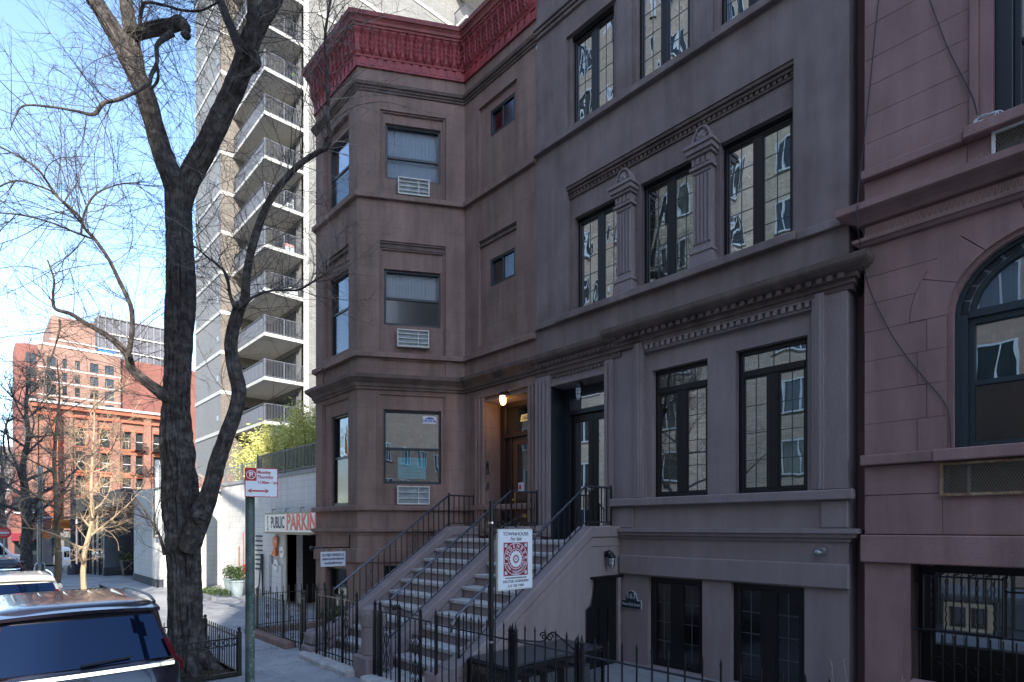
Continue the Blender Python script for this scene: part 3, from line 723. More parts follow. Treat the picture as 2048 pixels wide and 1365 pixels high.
# sticker and poster behind the lowest bay window
st = MB().fbox(FBf, 1.50, 1.83, -.178, -.170, 4.88, 5.06).build('sticker', M['signw'], w1)
text(h165, 'CRYSTAL', .085, FBf(1.665, -.168, 4.94), (FBf.d[0], FBf.d[1], 0), (0, 0, 1), mat('ink_blue', (.03, .06, .35), .5), bold=.004, sx=.95)
MB().prism([(1.56, 4.99), (1.79, 4.99), (1.75, 5.02), (1.68, 5.035), (1.60, 5.02)], FBf, -.1695, -.167).build('sticker', bpy.data.materials['ink_blue'], w1)
MB().fbox(FBf, .92, 1.58, -.20, -.19, 3.55, 4.06).build('poster', M['turq'], w1)
for i, (t_, sz) in enumerate((('Stacy Davis Foundation', .06), ('Dance Dance Dance', .04), ('school of music', .045))): pass
lines = MB()
for i, z in enumerate((3.98, 3.86, 3.76, 3.7, 3.62)): lines.fbox(FBf, 1.0 + .05 * (i % 2), 1.5 - .06 * (i % 3), -.1895, -.1885, z, z + .008)
lines.build('poster_line', M['ink'], w1)
# doorway of 165
s = MB()
for (a, b) in ((-10.57, -10.25), (-8.81, -8.62)):
    n = 3 if a < -10 else 2; w = (b - a) / n
    s.fbox(MAIN, a, b, -.02, .03, 2.3, 5.42)
    for i in range(n): s.fbox(MAIN, a + i * w + .012, a + (i + 1) * w - .012, .028, .05 + .015 * (n - i), 2.5, 5.38)
s.fbox(MAIN, -10.57, -8.62, -.02, .06, 5.385, 5.44)
s.fbox(MAIN, -10.25, -8.81, -.02, .03, 5.275, 5.31)
s.build('door_surround', M['s165'], h165, bevel=.008)
s = MB(); s.fbox(MAIN, -10.6, -10.24, -.01, .09, 2.2, 2.5); s.build('plinth_block', M['s165'], h165, bevel=.012)
oo = -.45
s = MB(); F = s.fbox
F(MAIN, -10.25, -10.08, oo - .12, oo, 2.14, 5.27); F(MAIN, -9.92, -9.84, oo - .12, oo, 2.14, 4.46); F(MAIN, -8.90, -8.81, oo - .12, oo, 2.14, 5.27)
F(MAIN, -10.08, -8.90, oo - .12, oo + .04, 4.46, 4.56); F(MAIN, -10.08, -8.90, oo - .12, oo, 5.18, 5.27)
f165 = s.build('door_frame', M['woodd'], h165, bevel=.006)
MB().fbox(MAIN, -10.08, -9.92, oo - .1, oo - .05, 2.14, 4.46).build('side_panel', M['woodd'], f165)
paneq(f165, MAIN, -10.08, -8.90, 4.56, 5.18, oo - .05, M['pane'], 'transom_pane')
s = MB(); F = s.fbox; a, b = -9.84, -8.90
F(MAIN, a, a + .14, oo - .09, oo - .03, 2.16, 4.46); F(MAIN, b - .14, b, oo - .09, oo - .03, 2.16, 4.46)
F(MAIN, a + .14, b - .14, oo - .09, oo - .03, 2.16, 2.36); F(MAIN, a + .14, b - .14, oo - .09, oo - .03, 4.28, 4.46); F(MAIN, a + .14, b - .14, oo - .09, oo - .03, 3.0, 3.2)
F(MAIN, a + .14, b - .14, oo - .08, oo - .055, 2.36, 3.0); F(MAIN, a + .24, b - .24, oo - .056, oo - .035, 2.46, 2.9)
d165 = s.build('door', M['wood'], h165, bevel=.006)
paneq(d165, MAIN, a + .14, b - .14, 3.2, 4.28, oo - .06, M['pane'])
k = MB(); k.lathe((a + .07, -oo + .03, 3.02), [(.03, 0), (.035, .01), (.012, .02), (.012, .045), (.03, .055), (.03, .08), (.015, .09)], 10, (0, -1, 0)); k.fbox(MAIN, a + .045, a + .095, oo - .03, oo - .022, 2.92, 3.2); k.build('handle', M['brass'], d165)
MB().fbox(MAIN, a + .16, a + .36, oo - .052, oo - .048, 3.22, 3.42).build('notice', M['signw'], d165)
MB().fbox(MAIN, a + .19, a + .25, oo - .0475, oo - .045, 3.27, 3.37).build('notice_mark', M['signr'], d165)
MB().fbox(MAIN, -10.2, -8.6, -2.1, -2.05, 2.14, 5.3).build('hall_back', M['room'], h165)
for pz in ((2.28, 2.34),): MB().fbox(MAIN, a + .3, a + .62, oo - .032, oo - .02, 2.62, 2.70).build('mail_slot', M['brass'], d165)
num = MB().hexa([MAIN(q, oo_ , z) for z, sh in ((4.80, 0), (4.95, .03)) for q, oo_ in ((-9.60 + sh, oo - .042), (-9.33 + sh, oo - .042), (-9.33 + sh, oo - .036), (-9.60 + sh, oo - .036))]).build('number_plate', mat('pale_gold', (.75, .72, .45), .5), h165)
text(h165, '165', .13, MAIN(-9.455, oo - .034, 4.872), (1, 0, 0), (0, 0, 1), M['ink'], bold=.003, shear=.2)

# ------------------------------------------------------------------ townhouse 161 (mauve, right edge)
h161 = thing('townhouse', 'mauve-brown townhouse with arched window and bird spikes at the right edge', 'house', (-.8, 0, 0))
xl, xr = -2.49, 1.6
mb = MB()
holes = [(-1.60, .35, 3.34, 5.95, .35), (-1.97, .2, -.4, 1.94, .5), (-1.16, .5, 7.12, 9.6, .3), (-1.62, -.55, 2.79, 3.16, .4), (-1.14, -.3, 6.62, 6.95, .3)]
mb.wall(MAIN, xl, xr, -.9, 16, holes, o=-.02, depth=.5)
mb.build('backing_wall', M['s161j'], h161)
MB().box(xl + .01, xr, 1.9, 9, -.9, 15.99).build('building_body', M['s161'], h161)
stone_n = 0
def stone(x0, x1, z0, z1, o=.0, kind='stone'):
    g = .0018; w, h = x1 - x0 - 2 * g, z1 - z0 - 2 * g
    if w < .02 or h < .02: return
    return MB().fbox(MAIN, x0 + g, x1 - g, -.03, o, z0 + g, z1 - g).build(kind, M['s161'], h161, bevel=.003)
cx, zs = -.62, 4.98                                            # arch centre x, springing height
RI, RO = .98, 1.36
def stone_poly(poly, o=.0):
    return MB().prism(poly, MAIN, -.03, o).build('stone', M['s161'], h161)
# courses left of the arched window, toothed quoins beside it
zj = [3.35, 3.76, 4.18, 4.59, 4.98, 5.34, 5.70, 6.10]
for i in range(4):
    e = -1.80 if i % 2 else -1.90
    stone(xl, e, zj[i], zj[i + 1]); stone(e, -1.60, zj[i], zj[i + 1], .006)
def arcpt(r, t): return (cx + r * math.cos(t), zs + r * math.sin(t) * .86)
for i in range(4, 7):                                          # courses running into the arch ring
    z0_, z1_ = zj[i], zj[i + 1]; pts = []
    for k in range(7):
        z = z0_ + (z1_ - z0_) * k / 6; q = (z - zs) / (RO * .86)
        pts.append((cx - RO * math.sqrt(max(0, 1 - q * q)) - .005 if q < 1 else cx, z))
    stone_poly([(xl, z0_ + .003), (pts[0][0], z0_ + .003)] + [(a, b) for a, b in pts[1:-1]] + [(pts[-1][0], z1_ - .003), (xl, z1_ - .003)])
def spandrel():
    pts = [arcpt(RO + .006, math.pi - .55 - 1.05 * k / 8) for k in range(9)]
nv = 7
for i in range(nv):                                            # voussoirs
    t0, t1 = math.pi - math.pi * i / nv + -.004, math.pi - math.pi * (i + 1) / nv + .004
    P = [arcpt(RI, t0 + (t1 - t0) * k / 4) for k in range(5)] + [arcpt(RO, t1 + (t0 - t1) * k / 4) for k in range(5)]
    MB().prism(P, MAIN, -.35, .006).build('voussoir', M['s161'], h161)
# wall above the springing on the right of the arch and over it
P = [arcpt(RO + .006, math.pi / 2 - k * .13) for k in range(7)] + [(xr, arcpt(RO, math.pi / 2 - .78)[1]), (xr, 6.1), (cx, 6.1)]
MB().prism([(xl + 1.30, 6.10)] + [arcpt(RO + .006, math.pi / 2 + k * .13) for k in range(8, -1, -1)] + [(cx, 6.10)], MAIN, -.03, -.001).build('stone', M['s161'], h161)
MB().prism(P, MAIN, -.03, -.001).build('stone', M['s161'], h161)
# storey above the cornice
zc_ = [7.09, 7.47, 7.83, 8.22, 8.57, 9.02, 9.4, 9.8, 10.2, 10.6, 11.0, 11.4, 12, 12.6, 13.2, 14, 15, 16]
for i in range(len(zc_) - 1):
    stone(xl, -1.38, zc_[i], zc_[i + 1])
    if zc_[i] > 9.5: stone(-1.38, xr, zc_[i], zc_[i + 1])
stone(-1.38, -1.29, 7.09, 9.6, .03); stone(-1.29, -1.16, 7.09, 9.6, .012)
s = MB(); s.fbox(MAIN, xl - .02, -1.42, -.02, .10, 6.965, 7.085); s.fbox(MAIN, -1.42, xr, -.02, .15, 6.965, 7.10); s.build('sill_course', M['s161'], h161, bevel=.012)
stone(xl, -1.40, 6.62, 6.96, .0); stone(-1.40, -1.14, 6.62, 6.96, -.005); stone(-1.14, xr, 6.955, 6.965, -.005); stone(-.3, xr, 6.62, 6.96, -.005)
s = MB()
s.sweep([(xr, 0), (xl, 0), (xl, .35)], [(-.02, 6.38), (.06, 6.39), (.10, 6.43), (.17, 6.47), (.25, 6.50), (.27, 6.515), (.27, 6.60), (-.02, 6.63)]); s.build('cornice', M['s161'], h161)
s = MB(); s.sweep([(xr, 0), (xl, 0), (xl, .35)], [(-.02, 6.10), (.05, 6.105), (.08, 6.14), (.11, 6.15), (.12, 6.19), (-.02, 6.20)]); s.build('string_course', M['s161'], h161)
stone(xl, xr, 6.21, 6.375, .0)
s = MB(); s.fbox(MAIN, xl - .03, -1.72, -.02, .09, 3.21, 3.345); s.fbox(MAIN, -1.72, xr, -.02, .13, 3.20, 3.345); s.build('sill_course', M['s161'], h161, bevel=.012)
stone(xl, -1.64, 2.82, 3.20); stone(xl, -1.64, 2.31, 2.815); stone(-1.64, xr, 2.31, 2.785); stone(-.55, xr, 2.79, 3.20)
s = MB(); s.fbox(MAIN, xl - .035, xr, -.02, .07, 1.94, 2.30); s.build('base_band', M['s161'], h161, bevel=.014)
stone(xl, -1.98, -.9, 1.935, .0)
MB().fbox(MAIN, -2.03, -1.975, -.4, .004, -.4, 1.935).build('door_jamb', M['s161'], h161)
# arched window with moulded reveal, painted brick-mould and double-hung sash
s = MB()
def archring(mb, r0, r1, o0, o1, zb, n=20):
    for k in range(n):
        t0, t1 = math.pi * k / n, math.pi * (k + 1) / n
        mb.prism([arcpt(r0, t0), arcpt(r1, t0), arcpt(r1, t1), arcpt(r0, t1)], MAIN, o0, o1)
    for sg in (-1, 1): mb.fbox(MAIN, min(cx + sg * r0, cx + sg * r1), max(cx + sg * r0, cx + sg * r1), o0, o1, zb, zs)
archring(s, .92, .985, -.2, -.04, 3.35); s.build('arch_moulding', M['s161'], h161)
s = MB(); archring(s, .865, .925, -.3, -.12, 3.35); s.fbox(MAIN, cx - .866, cx - .796, -.3, -.13, 3.35, zs - .011); s.fbox(MAIN, cx + .796, cx + .866, -.3, -.13, 3.35, zs - .011); w161 = s.build('window', M['teal'], h161)
bkm = mat('painted_black_brick', (.022, .026, .03), .6, bump=.3)
for k in range(13):                                            # soldier course of dark painted bricks round the head
    t0 = math.pi - math.pi * k / 13 - .02; t1 = math.pi - math.pi * (k + 1) / 13 + .02
    MB().prism([arcpt(.80, t0), arcpt(.80, t1), arcpt(.862, t1), arcpt(.862, t0)], MAIN, -.3, -.17).build('brick', bkm, w161)
s = MB(); archring(s, .795, .868, -.3, -.19, zs - .01); s.build('mortar_bed', M['cope'], w161)
s = MB(); F = s.fbox
F(MAIN, cx - .795, cx + .795, -.30, -.16, 4.93, 5.02); archring(s, .74, .795, -.3, -.2, 3.35)
F(MAIN, cx - .74, cx + .74, -.3, -.2, 3.36, 3.43); F(MAIN, cx - .74, cx + .74, -.3, -.2, 4.11, 4.17); F(MAIN, cx - .74, cx + .74, -.3, -.2, 4.86, 4.93)
s.build('sash', M['teal'], w161)
MB().prism([arcpt(.745, math.pi * k / 16) for k in range(17)], MAIN, -.262, -.256).build('arched_pane', M['pane'], w161)
paneq(w161, MAIN, cx - .74, cx + .74, 4.17, 4.87, -.26, M['wavy2'], 'upper_pane'); paneq(w161, MAIN, cx - .74, cx + .74, 3.43, 4.11, -.235, M['screen'], 'lower_pane')
curtain(w161, MAIN, cx - .74, cx + .74, 4.12, 5.8, -.30, M['skyrefl'], .004, .05, 'blind')  # pale blue sheet stands in for the reflection in the arched head
MB().fbox(MAIN, cx - .9, cx + .9, -.9, -.88, 3.2, 6).build('room_back', M['dark'], w161)
# upper right window
s = MB(); F = s.fbox; F(MAIN, -1.16, -1.0, -.3, -.12, 7.12, 9.6); F(MAIN, -1.0, -.93, -.3, -.2, 7.12, 9.6); F(MAIN, -.93, .5, -.3, -.2, 7.12, 7.2); F(MAIN, -.93, .5, -.3, -.2, 8.0, 8.06)
wu = s.build('window', M['frameblue'], h161, bevel=.008)
paneq(wu, MAIN, -.93, .5, 8.06, 9.6, -.26, M['wavy2'], 'upper_pane'); paneq(wu, MAIN, -.93, .5, 7.2, 8.0, -.24, M['screen'], 'lower_pane')
curtain(wu, MAIN, -.95, .5, 8.0, 9.6, -.36, M['sheer']); MB().fbox(MAIN, -1, .5, -.9, -.88, 7, 9.7).build('room_back', M['dark'], wu)
# basement opening with ironwork
bw = MB(); F = bw.fbox; F(MAIN, -1.97, -1.80, -.5, -.38, -.4, 1.9); F(MAIN, -1.8, .2, -.5, -.38, 1.82, 1.93); F(MAIN, -1.8, .2, -.5, -.38, -.4, .9)
bwin = bw.build('window', M['iron'], h161)
paneq(bwin, MAIN, -1.8, .2, .9, 1.82, -.42, M['pane']); MB().fbox(MAIN, -1.9, .3, -1.2, -1.15, .5, 1.9).build('room_back', M['room'], bwin)
t = thing('window_grille', 'black iron bar cage over the basement window at the lower right', 'window grille', (-1.4, 0, 1.1))
z0_, z1_ = 1.12, 1.80
s = MB()
for (a, b) in (((-1.83, -.03, z1_), (-1.07, -.03, z1_)), ((-1.83, -.03, z0_ + .02), (-1.07, -.03, z0_ + .02)), ((-1.83, .3, z1_), (-1.83, -.03, z1_)), ((-1.07, .3, z1_), (-1.07, -.03, z1_)), ((-1.83, .3, z0_), (-1.83, -.03, z0_)), ((-1.07, .3, z0_), (-1.07, -.03, z0_)), ((-1.95, .02, 1.12), (-.8, .02, 1.12)), ((-1.95, .1, 1.72), (-1.83, .1, 1.72)), ((-1.07, .1, 1.65), (-.9, .1, 1.65))): s.tube([a, b], .011, 6)
s.build('grille_frame', M['iron'], t)
for i in range(11):
    x = -1.83 + i * .076
    if i % 2 == 0: MB().tube([(x, -.03, z0_), (x, -.03, z1_ - .02), (x, .0, z1_ + .02), (x, .25, z1_ + .02)], .010, 6).build('bar', M['iron'], t)
    else: MB().tube([(x + .006 * math.cos(k * 1.6), -.03 + .006 * math.sin(k * 1.6), z0_ + (z1_ - z0_) * k / 24) for k in range(25)], .010, 4).build('bar', M['iron'], t, label='twisted iron bar')
for sx in (-1.83, -1.07):
    for i in range(4): MB().tube([(sx, .03 + i * .06, z0_), (sx, .03 + i * .06, z1_)], .008, 5).build('bar', M['iron'], t)
t2 = thing('iron_gate', 'black scrollwork iron panel below the caged basement window', 'gate', (-1.4, 0, -.2))
for i in range(9):
    x = -1.88 + i * .115; MB().tube([(x, .05, -.4), (x, .05, 1.08)], .009, 6).build('bar', M['iron'], t2)
def spiral(mb, c, r, turns, u, v, a0=0, rad=.006, n=22):
    u = Vector(u); v = Vector(v); c = Vector(c)
    mb.tube([c + (u * math.cos(a0 + turns * 6.283 * k / n) + v * math.sin(a0 + turns * 6.283 * k / n)) * r * (1 - .8 * k / n) for k in range(n + 1)], rad, 4)
UX, UZ, UY = (1, 0, 0), (0, 0, 1), (0, 1, 0)
for i in range(4):
    s = MB(); spiral(s, (-1.70 + i * .2, .045, .72), .1, 1.2, UX, UZ, i * 1.5); spiral(s, (-1.70 + i * .2, .045, .45), .1, 1.2, UX, UZ, 2 + i); s.build('scroll', M['iron'], t2)
t = thing('window_shelf', 'pale timber frame standing in the caged basement window', 'wooden frame', (-1.43, .25, 1.13))
s = MB(); y0, y1 = .20, .32
for (a, b, c, d) in ((-1.67, -1.19, 1.42, 1.47), (-1.67, -1.19, 1.13, 1.165), (-1.67, -1.62, 1.165, 1.42), (-1.24, -1.19, 1.165, 1.42), (-1.45, -1.41, 1.165, 1.42)): s.box(a, b, y0, y1, c, d)
s.build('frame', M['timber'], t, bevel=.004)
# through-wall grilles
def diamond(mb, fr, a0, a1, o, z0, z1, sp, w=.004):
    n = int((a1 - a0 + (z1 - z0)) / sp) + 2
    k = 1.9
    for sg in (1, -1):
        for i in range(-n, n * 2):
            b = a0 + i * sp; pts = []
            # line z = z0 + sg*k*(a-b)
            for (a, z) in ((b, z0), (b + sg * (z1 - z0) / k, z1)): pts.append((a, z))
            (pa, pz), (qa, qz) = pts
            lo, hi = (pa, qa) if pa < qa else (qa, pa)
            if hi <= a0 or lo >= a1: continue
            def clip(a): a_ = min(max(a, a0), a1); f = (a_ - pa) / (qa - pa); return (a_, pz + (qz - pz) * f)
            A, B = clip(pa), clip(qa)
            mb.bar(fr(A[0], o, A[1]), fr(B[0], o, B[1]), w)
for (a0, a1, z0_, z1_, lab, fm, o) in ((-1.66, -.62, 2.775, 3.18, 'rusty framed diamond mesh grille under the arched window sill', 'rust', .04), (-1.17, -.35, 6.60, 6.965, 'white framed diamond mesh grille under the upper window', 'white', .03)):
    t = thing('vent_grille', lab, 'vent grille', (a0, 0, z0_))
    s = MB(); F = s.fbox; F(MAIN, a0, a1, o - .02, o + .015, z0_, z0_ + .035); F(MAIN, a0, a1, o - .02, o + .015, z1_ - .03, z1_); F(MAIN, a0, a0 + .035, o - .02, o + .013, z0_ + .035, z1_ - .03); F(MAIN, a1 - .035, a1, o - .02, o + .013, z0_ + .035, z1_ - .03)
    s.build('grille_frame', M[fm], t)
    s = MB(); diamond(s, MAIN, a0 + .03, a1 - .03, o, z0_ + .03, z1_ - .03, .028); s.build('mesh', M['meshw'], t, kind='stuff')
    MB().fbox(MAIN, a0 + .03, a1 - .03, -.32, -.30, z0_ + .02, z1_ - .02).build('coil_back', M['s161j'] if fm == 'rust' else M['acd'], t)
    s = MB()
    for q in (.22, .84): s.fbox(MAIN, a0 + (a1 - a0) * q, a0 + (a1 - a0) * q + .03, -.25, -.2, z0_ + .03, z1_ - .03)
    s.build('inner_strut', M['galv'], t)
# bird spikes, in strips
spm = MB()
for k in range(3):
    for d in (-.022, .022): spm.tube([(0 + k * .055, 0, 0), (k * .055 + d, -.01, .10)], .0016, 3)
spm.box(-.02, .14, -.012, .012, -.004, .0); spm = spm.mesh('spike_strip', M['spike'])
t = thing('bird_spikes', 'row of steel bird spikes on the ledge over the arched window', 'bird spikes', (-2.4, -.1, 6.2))
x = -2.46
while x < -.5:
    if not (-2.12 < x < -1.97): link('spike_strip', spm, t, (x, -.09, 6.20))
    x += .17
t = thing('bird_spikes', 'short row of steel bird spikes on top of the cornice beside the white grille', 'bird spikes', (-1.5, -.2, 6.63))
for x in (-1.62, -1.45, -1.28): link('spike_strip', spm, t, (x, -.10, 6.625))
# cables
def cable(label, pts, mt, r=.008):
    o = MB().tube(pts, r, 6).build('cable', M[mt]); tag(o, label, 'cable'); return o
def sm(pts, n=8):
    pts = [Vector(p) for p in pts]; out = []
    for i in range(len(pts) - 1):
        p0, p1, p2, p3 = pts[max(i - 1, 0)], pts[i], pts[i + 1], pts[min(i + 2, len(pts) - 1)]
        for k in range(n):
            t = k / n; out.append(.5 * ((2 * p1) + (p2 - p0) * t + (2 * p0 - 5 * p1 + 4 * p2 - p3) * t * t + (3 * p1 - p0 - 3 * p2 + p3) * t ** 3))
    return out + [pts[-1]]
def onw(px, py, Y=-.03): return PY(px, py, Y)
cable('long black cable hanging across the mauve wall down to the arched window', sm([onw(1757, 0), onw(1745, 120), onw(1733, 240), onw(1722, 330), onw(1714, 430, -.3), onw(1722, 500, -.12), onw(1738, 575), onw(1775, 655), onw(1812, 712), onw(1855, 765), onw(1885, 800), onw(1898, 835), onw(1902, 895)]), 'cable', .007)
cable('thin black cable from the top of the frame down to the coiled wire', sm([onw(1859, 0), onw(1895, 95), onw(1925, 155), onw(1945, 195), onw(1955, 230)]), 'cable', .007)
s = MB(); c0 = onw(1972, 236, -.06)
for k, r in enumerate((.075, .06, .068)):
    s.tube([c0 + Vector((r * 1.5 * math.cos(a), -.01 * k, r * .45 * math.sin(a) + .01 * math.sin(3 * a + k))) for a in [6.283 * i / 20 for i in range(21)]], .006, 5)
s.tube(sm([c0 + Vector((.05, 0, .03)), c0 + Vector((.12, 0, .02)), c0 + Vector((.16, .02, -.01))]), .006, 5)
tag(s.build('cable', M['cablew']), 'coil of white wire lying on the upper window sill', 'cable')

# ------------------------------------------------------------------ parking garage, lobby wing
gar = thing('parking_garage', 'low white painted garage with roof railing beside the bay-fronted house', 'garage', (-22, 0, 0))
YG = -1.4
FG = Frame(0, YG, 1, 0); FL = Frame(0, -3.2, 1, 0)
mb = MB(); mb.wall(FG, -24.7, -15.85, -.1, 4.0, [(-18.2, -15.9, -.05, 2.18, .5)], depth=.5); mb.build('wall', M['garw'], gar)
MB().fbox(FG, -24.7, -15.85, -.3, .04, 4.002, 4.12).build('coping', M['cope'], gar)
mb = MB(); mb.wall(Frame(0, -2.25, 1, 0), -26.6, -24.71, -.1, 3.9, [(-26.3, -24.95, .08, 1.98, .1)], depth=.3); mb.build('wall', M['garc'], gar)
MB().fbox(Frame(0, -2.25, 1, 0), -26.3, -24.95, -.12, -.08, .08, 1.98).build('service_door', M['gdoor'], gar)
s = MB(); F = Frame(0, -2.25, 1, 0); s.fbox(F, -26.35, -26.29, -.02, .03, .08, 2.03); s.fbox(F, -24.96, -24.9, -.02, .03, .08, 2.03); s.fbox(F, -26.6, -24.71, -.02, .04, 2.4, 2.46); s.build('door_trim', M['garc'], gar)
mb = MB(); mb.box(-31.2, -26.6, -3.2, 0, -.1, 4.0); mb.build('wing_wall', M['garw'], gar)
MB().box(-31.23, -26.58, -3.24, -3.0, -.12, .32).build('plinth', M['gbase'], gar)
MB().box(-31.2, -16, -1.0, 3, 3.9, 3.99).build('roof_slab', M['cope'], gar)
# garage opening interior
s = MB(); s.box(-22, -15.9, 5, 5.1, -.1, 2.6); s.box(-18.3, -18.2, -.9, 5, -.1, 2.6); s.box(-22, -15.9, -.9, 5, 2.3, 2.4); s.build('interior', M['dark'], gar)
s = MB(); s.fbox(FG, -18.2, -15.86, .0, .25, 2.18, 2.24); s.fbox(FG, -18.35, -18.2, -.3, .05, 0, 2.18); s.build('entrance_trim', M['garc'], gar)
MB().box(-18.0, -16.2, 2.0, 2.1, 2.1, 2.13).build('tube_light', mat('tube_light', (1, .95, .9), .5, emit=(1, .9, .8), es=3), gar)
# louvre, downpipe, boards on the wall
s = MB()
for i in range(8): s.fbox(FG, -20.9, -20.3, .0, .03, .95 + i * .16, 1.0 + i * .16)
s.build('louvre', M['gbase'], gar)
s = MB(); s.fbox(FG, -20.2, -20.15, .02, .06, .1, 1.5); s.bar(FG(-20.15, .1, 1.5), FG(-19.7, .2, .15), .04); s.bar(FG(-20.1, .1, 1.5), FG(-20.15, .2, .1), .03); s.build('ladder_frame', M['gbase'], gar)
s = MB(); s.fbox(FG, -19.55, -19.35, .0, .06, .25, 1.5); s.build('meter_box', M['acd'], gar)
s = MB(); s.fbox(FG, -19.35, -18.55, .0, .05, .1, 1.2); s.build('panel', M['garw'], gar)
s = MB(); s.tube([FG(-22.55, .03, .5), FG(-22.55, .03, 1.7)], .03, 6); s.build('pipe', M['rust'], gar); 
s = MB(); s.tube([FG(-22.05, .04, .5), FG(-22.05, .04, 2.2)], .012, 6); s.fbox(FG, -22.1, -22.0, .0, .06, .75, 1.05); s.build('pipe', M['parkr'], gar)
# PUBLIC PARKING sign box
t = thing('parking_sign', 'long white PUBLIC PARKING sign box over the garage entrance', 'sign', (-18, YG, 2.2))
MB().fbox(FG, -19.28, -14.9, .02, .30, 2.21, 2.85).build('sign_box', M['frame'], t)
MB().fbox(FG, -19.23, -14.95, .30, .312, 2.26, 2.80).build('sign_face', M['parkw'], t)
text(t, 'PUBLIC', .50, FG(-18.72, .314, 2.53), UX, UZ, M['ink'], align='LEFT', bold=.010, fit=1.08)
text(t, 'PARKING', .64, FG(-17.48, .314, 2.53), UX, UZ, M['parkr'], align='LEFT', bold=.026, fit=2.5)
text(t, 'Strella', .17, FG(-18.98, .314, 2.53), UZ, (-1, 0, 0), M['ink'], sx=1.1)
s = MB()
for x in (-18.9, -17.8, -16.7): s.tube([FG(x, .2, 2.86), FG(x, .2, 2.96), FG(x, .1, 2.98)], .012, 5)
s.build('sign_bracket', M['frame'], t)
# round and octagonal signs beside the opening
def disc(c, r, ax, h=.02, n=20): return MB().lathe(c, [(r, 0), (r, h)], n, ax)
ax = (0, -1, 0)
t = disc(FG(-19.0, .06, 1.93), .21, ax, .02, 8).build('stop_sign', M['orange']); tag(t, 'faded red octagonal sign, top one beside the garage entrance', 'sign'); text(t, 'STOP', .12, FG(-19.0, .085, 1.93), UX, UZ, M['parkw'])
t = disc(FG(-18.45, .06, 1.62), .18, ax).build('round_sign', M['parkw']); tag(t, 'round white sign at the edge of the garage entrance', 'sign'); text(t, 'E7ST', .1, FG(-18.45, .085, 1.62), UX, UZ, M['inkg'])
t = disc(FG(-18.95, .06, 1.18), .18, ax).build('round_sign', M['parkw']); tag(t, 'lower round white sign left of the garage entrance', 'sign'); text(t, 'E-ZPark', .07, FG(-18.95, .085, 1.18), UX, UZ, M['inkg'])
t = MB().fbox(FG, -19.15, -18.85, .05, .12, 1.48, 1.62).build('warning_lamp', M['orange']); tag(t, 'small orange lamp between the garage signs', 'lamp')
t = MB().fbox(FG, -19.1, -18.9, .05, .1, 1.62, 1.74).build('small_notice', M['orange']); tag(t, 'small orange notice under the octagonal garage sign', 'notice')
# the P sign hidden by the trunk
t = thing('hanging_sign', 'framed white sign with black letter P beside the big trunk', 'sign', (-25.4, -3.4, 2.5))
FS = Frame(0, -3.26, 1, 0)
s = MB(); F = s.fbox; F(FS, -26.6 + .0, -26.52, 0, .1, 1.98, 3.95); F(FS, -26.52, -25.6, 0, .1, 1.98, 2.04); F(FS, -26.52, -25.6, 0, .1, 3.89, 3.95); s.build('sign_frame', M['frame'], t)
MB().fbox(FS, -26.52, -25.6, .02, .06, 2.04, 3.89).build('sign_face', M['parkw'], t)
text(t, 'P', .3, FS(-26.42, .064, 2.42), UX, UZ, M['ink'], align='LEFT', bold=.015); text(t, 'OPEN', .14, FS(-26.48, .064, 2.14), UX, UZ, M['ink'], align='LEFT', bold=.005)
# roof railing
def fence_run(label, pts, z0, h, sp, group=None, bar=.018, mt='trail', rails=(.06, .95), cat='fence', post=.05, name='fence', spear=0, postevery=2.4, zs=None, rail=.03):
    t = thing(name, label, cat, (pts[0][0], pts[0][1], z0), group)
    bm_ = MB().box(-bar / 2, bar / 2, -bar / 2, bar / 2, 0, h + spear)
    if spear: bm_.v = [tuple(v) for v in bm_.v]
    me = bm_.mesh('baluster', M[mt]); pm = MB().box(-post / 2, post / 2, -post / 2, post / 2, -.02, h + .06 + spear * .3).mesh('post', M[mt])
    for (a, b) in zip(pts[:-1], pts[1:]):
        a = Vector((a[0], a[1], z0)); b = Vector((b[0], b[1], z0)); L = (b - a).length; n = max(1, round(L / sp)); ang = math.atan2(b.y - a.y, b.x - a.x)
        for r in rails: MB().bar(a + Vector((0, 0, h * r)), b + Vector((0, 0, h * r)), rail, rail * .7).build('rail', M[mt], t)
        np_ = max(1, round(L / postevery))
        for i in range(n + 1):
            p = a + (b - a) * i / n
            o = link('baluster', me, t, p); o.rotation_euler = (0, 0, ang)
        for i in range(np_ + 1):
            o = link('post', pm, t, a + (b - a) * i / np_); o.rotation_euler = (0, 0, ang)
    return t
fence_run('dark bronze roof railing on the garage coping nearest the bay', [(-20.6, -1.45), (-15.9, -1.45)], 4.12, .72, .10, bar=.022)
fence_run('lighter thin roof railing on the left part of the garage coping', [(-24.6, -1.3), (-20.7, -1.3)], 4.05, .68, .16, bar=.018, mt='galv')
# wooden screen over the lobby corner
t = thing('wooden_screen', 'grey wooden slat screen on top of the white wing beside the tree trunk', 'fence', (-27, -3, 4))
for i in range(12): MB().box(-27.4 + i * .17, -27.25 + i * .17, -3.0, -2.97, 4.0, 4.95).build('plank', M['acd'], t)
MB().box(-27.62, -27.42, -3.1, -2.9, 4.0, 5.15).build('post', M['white'], t)
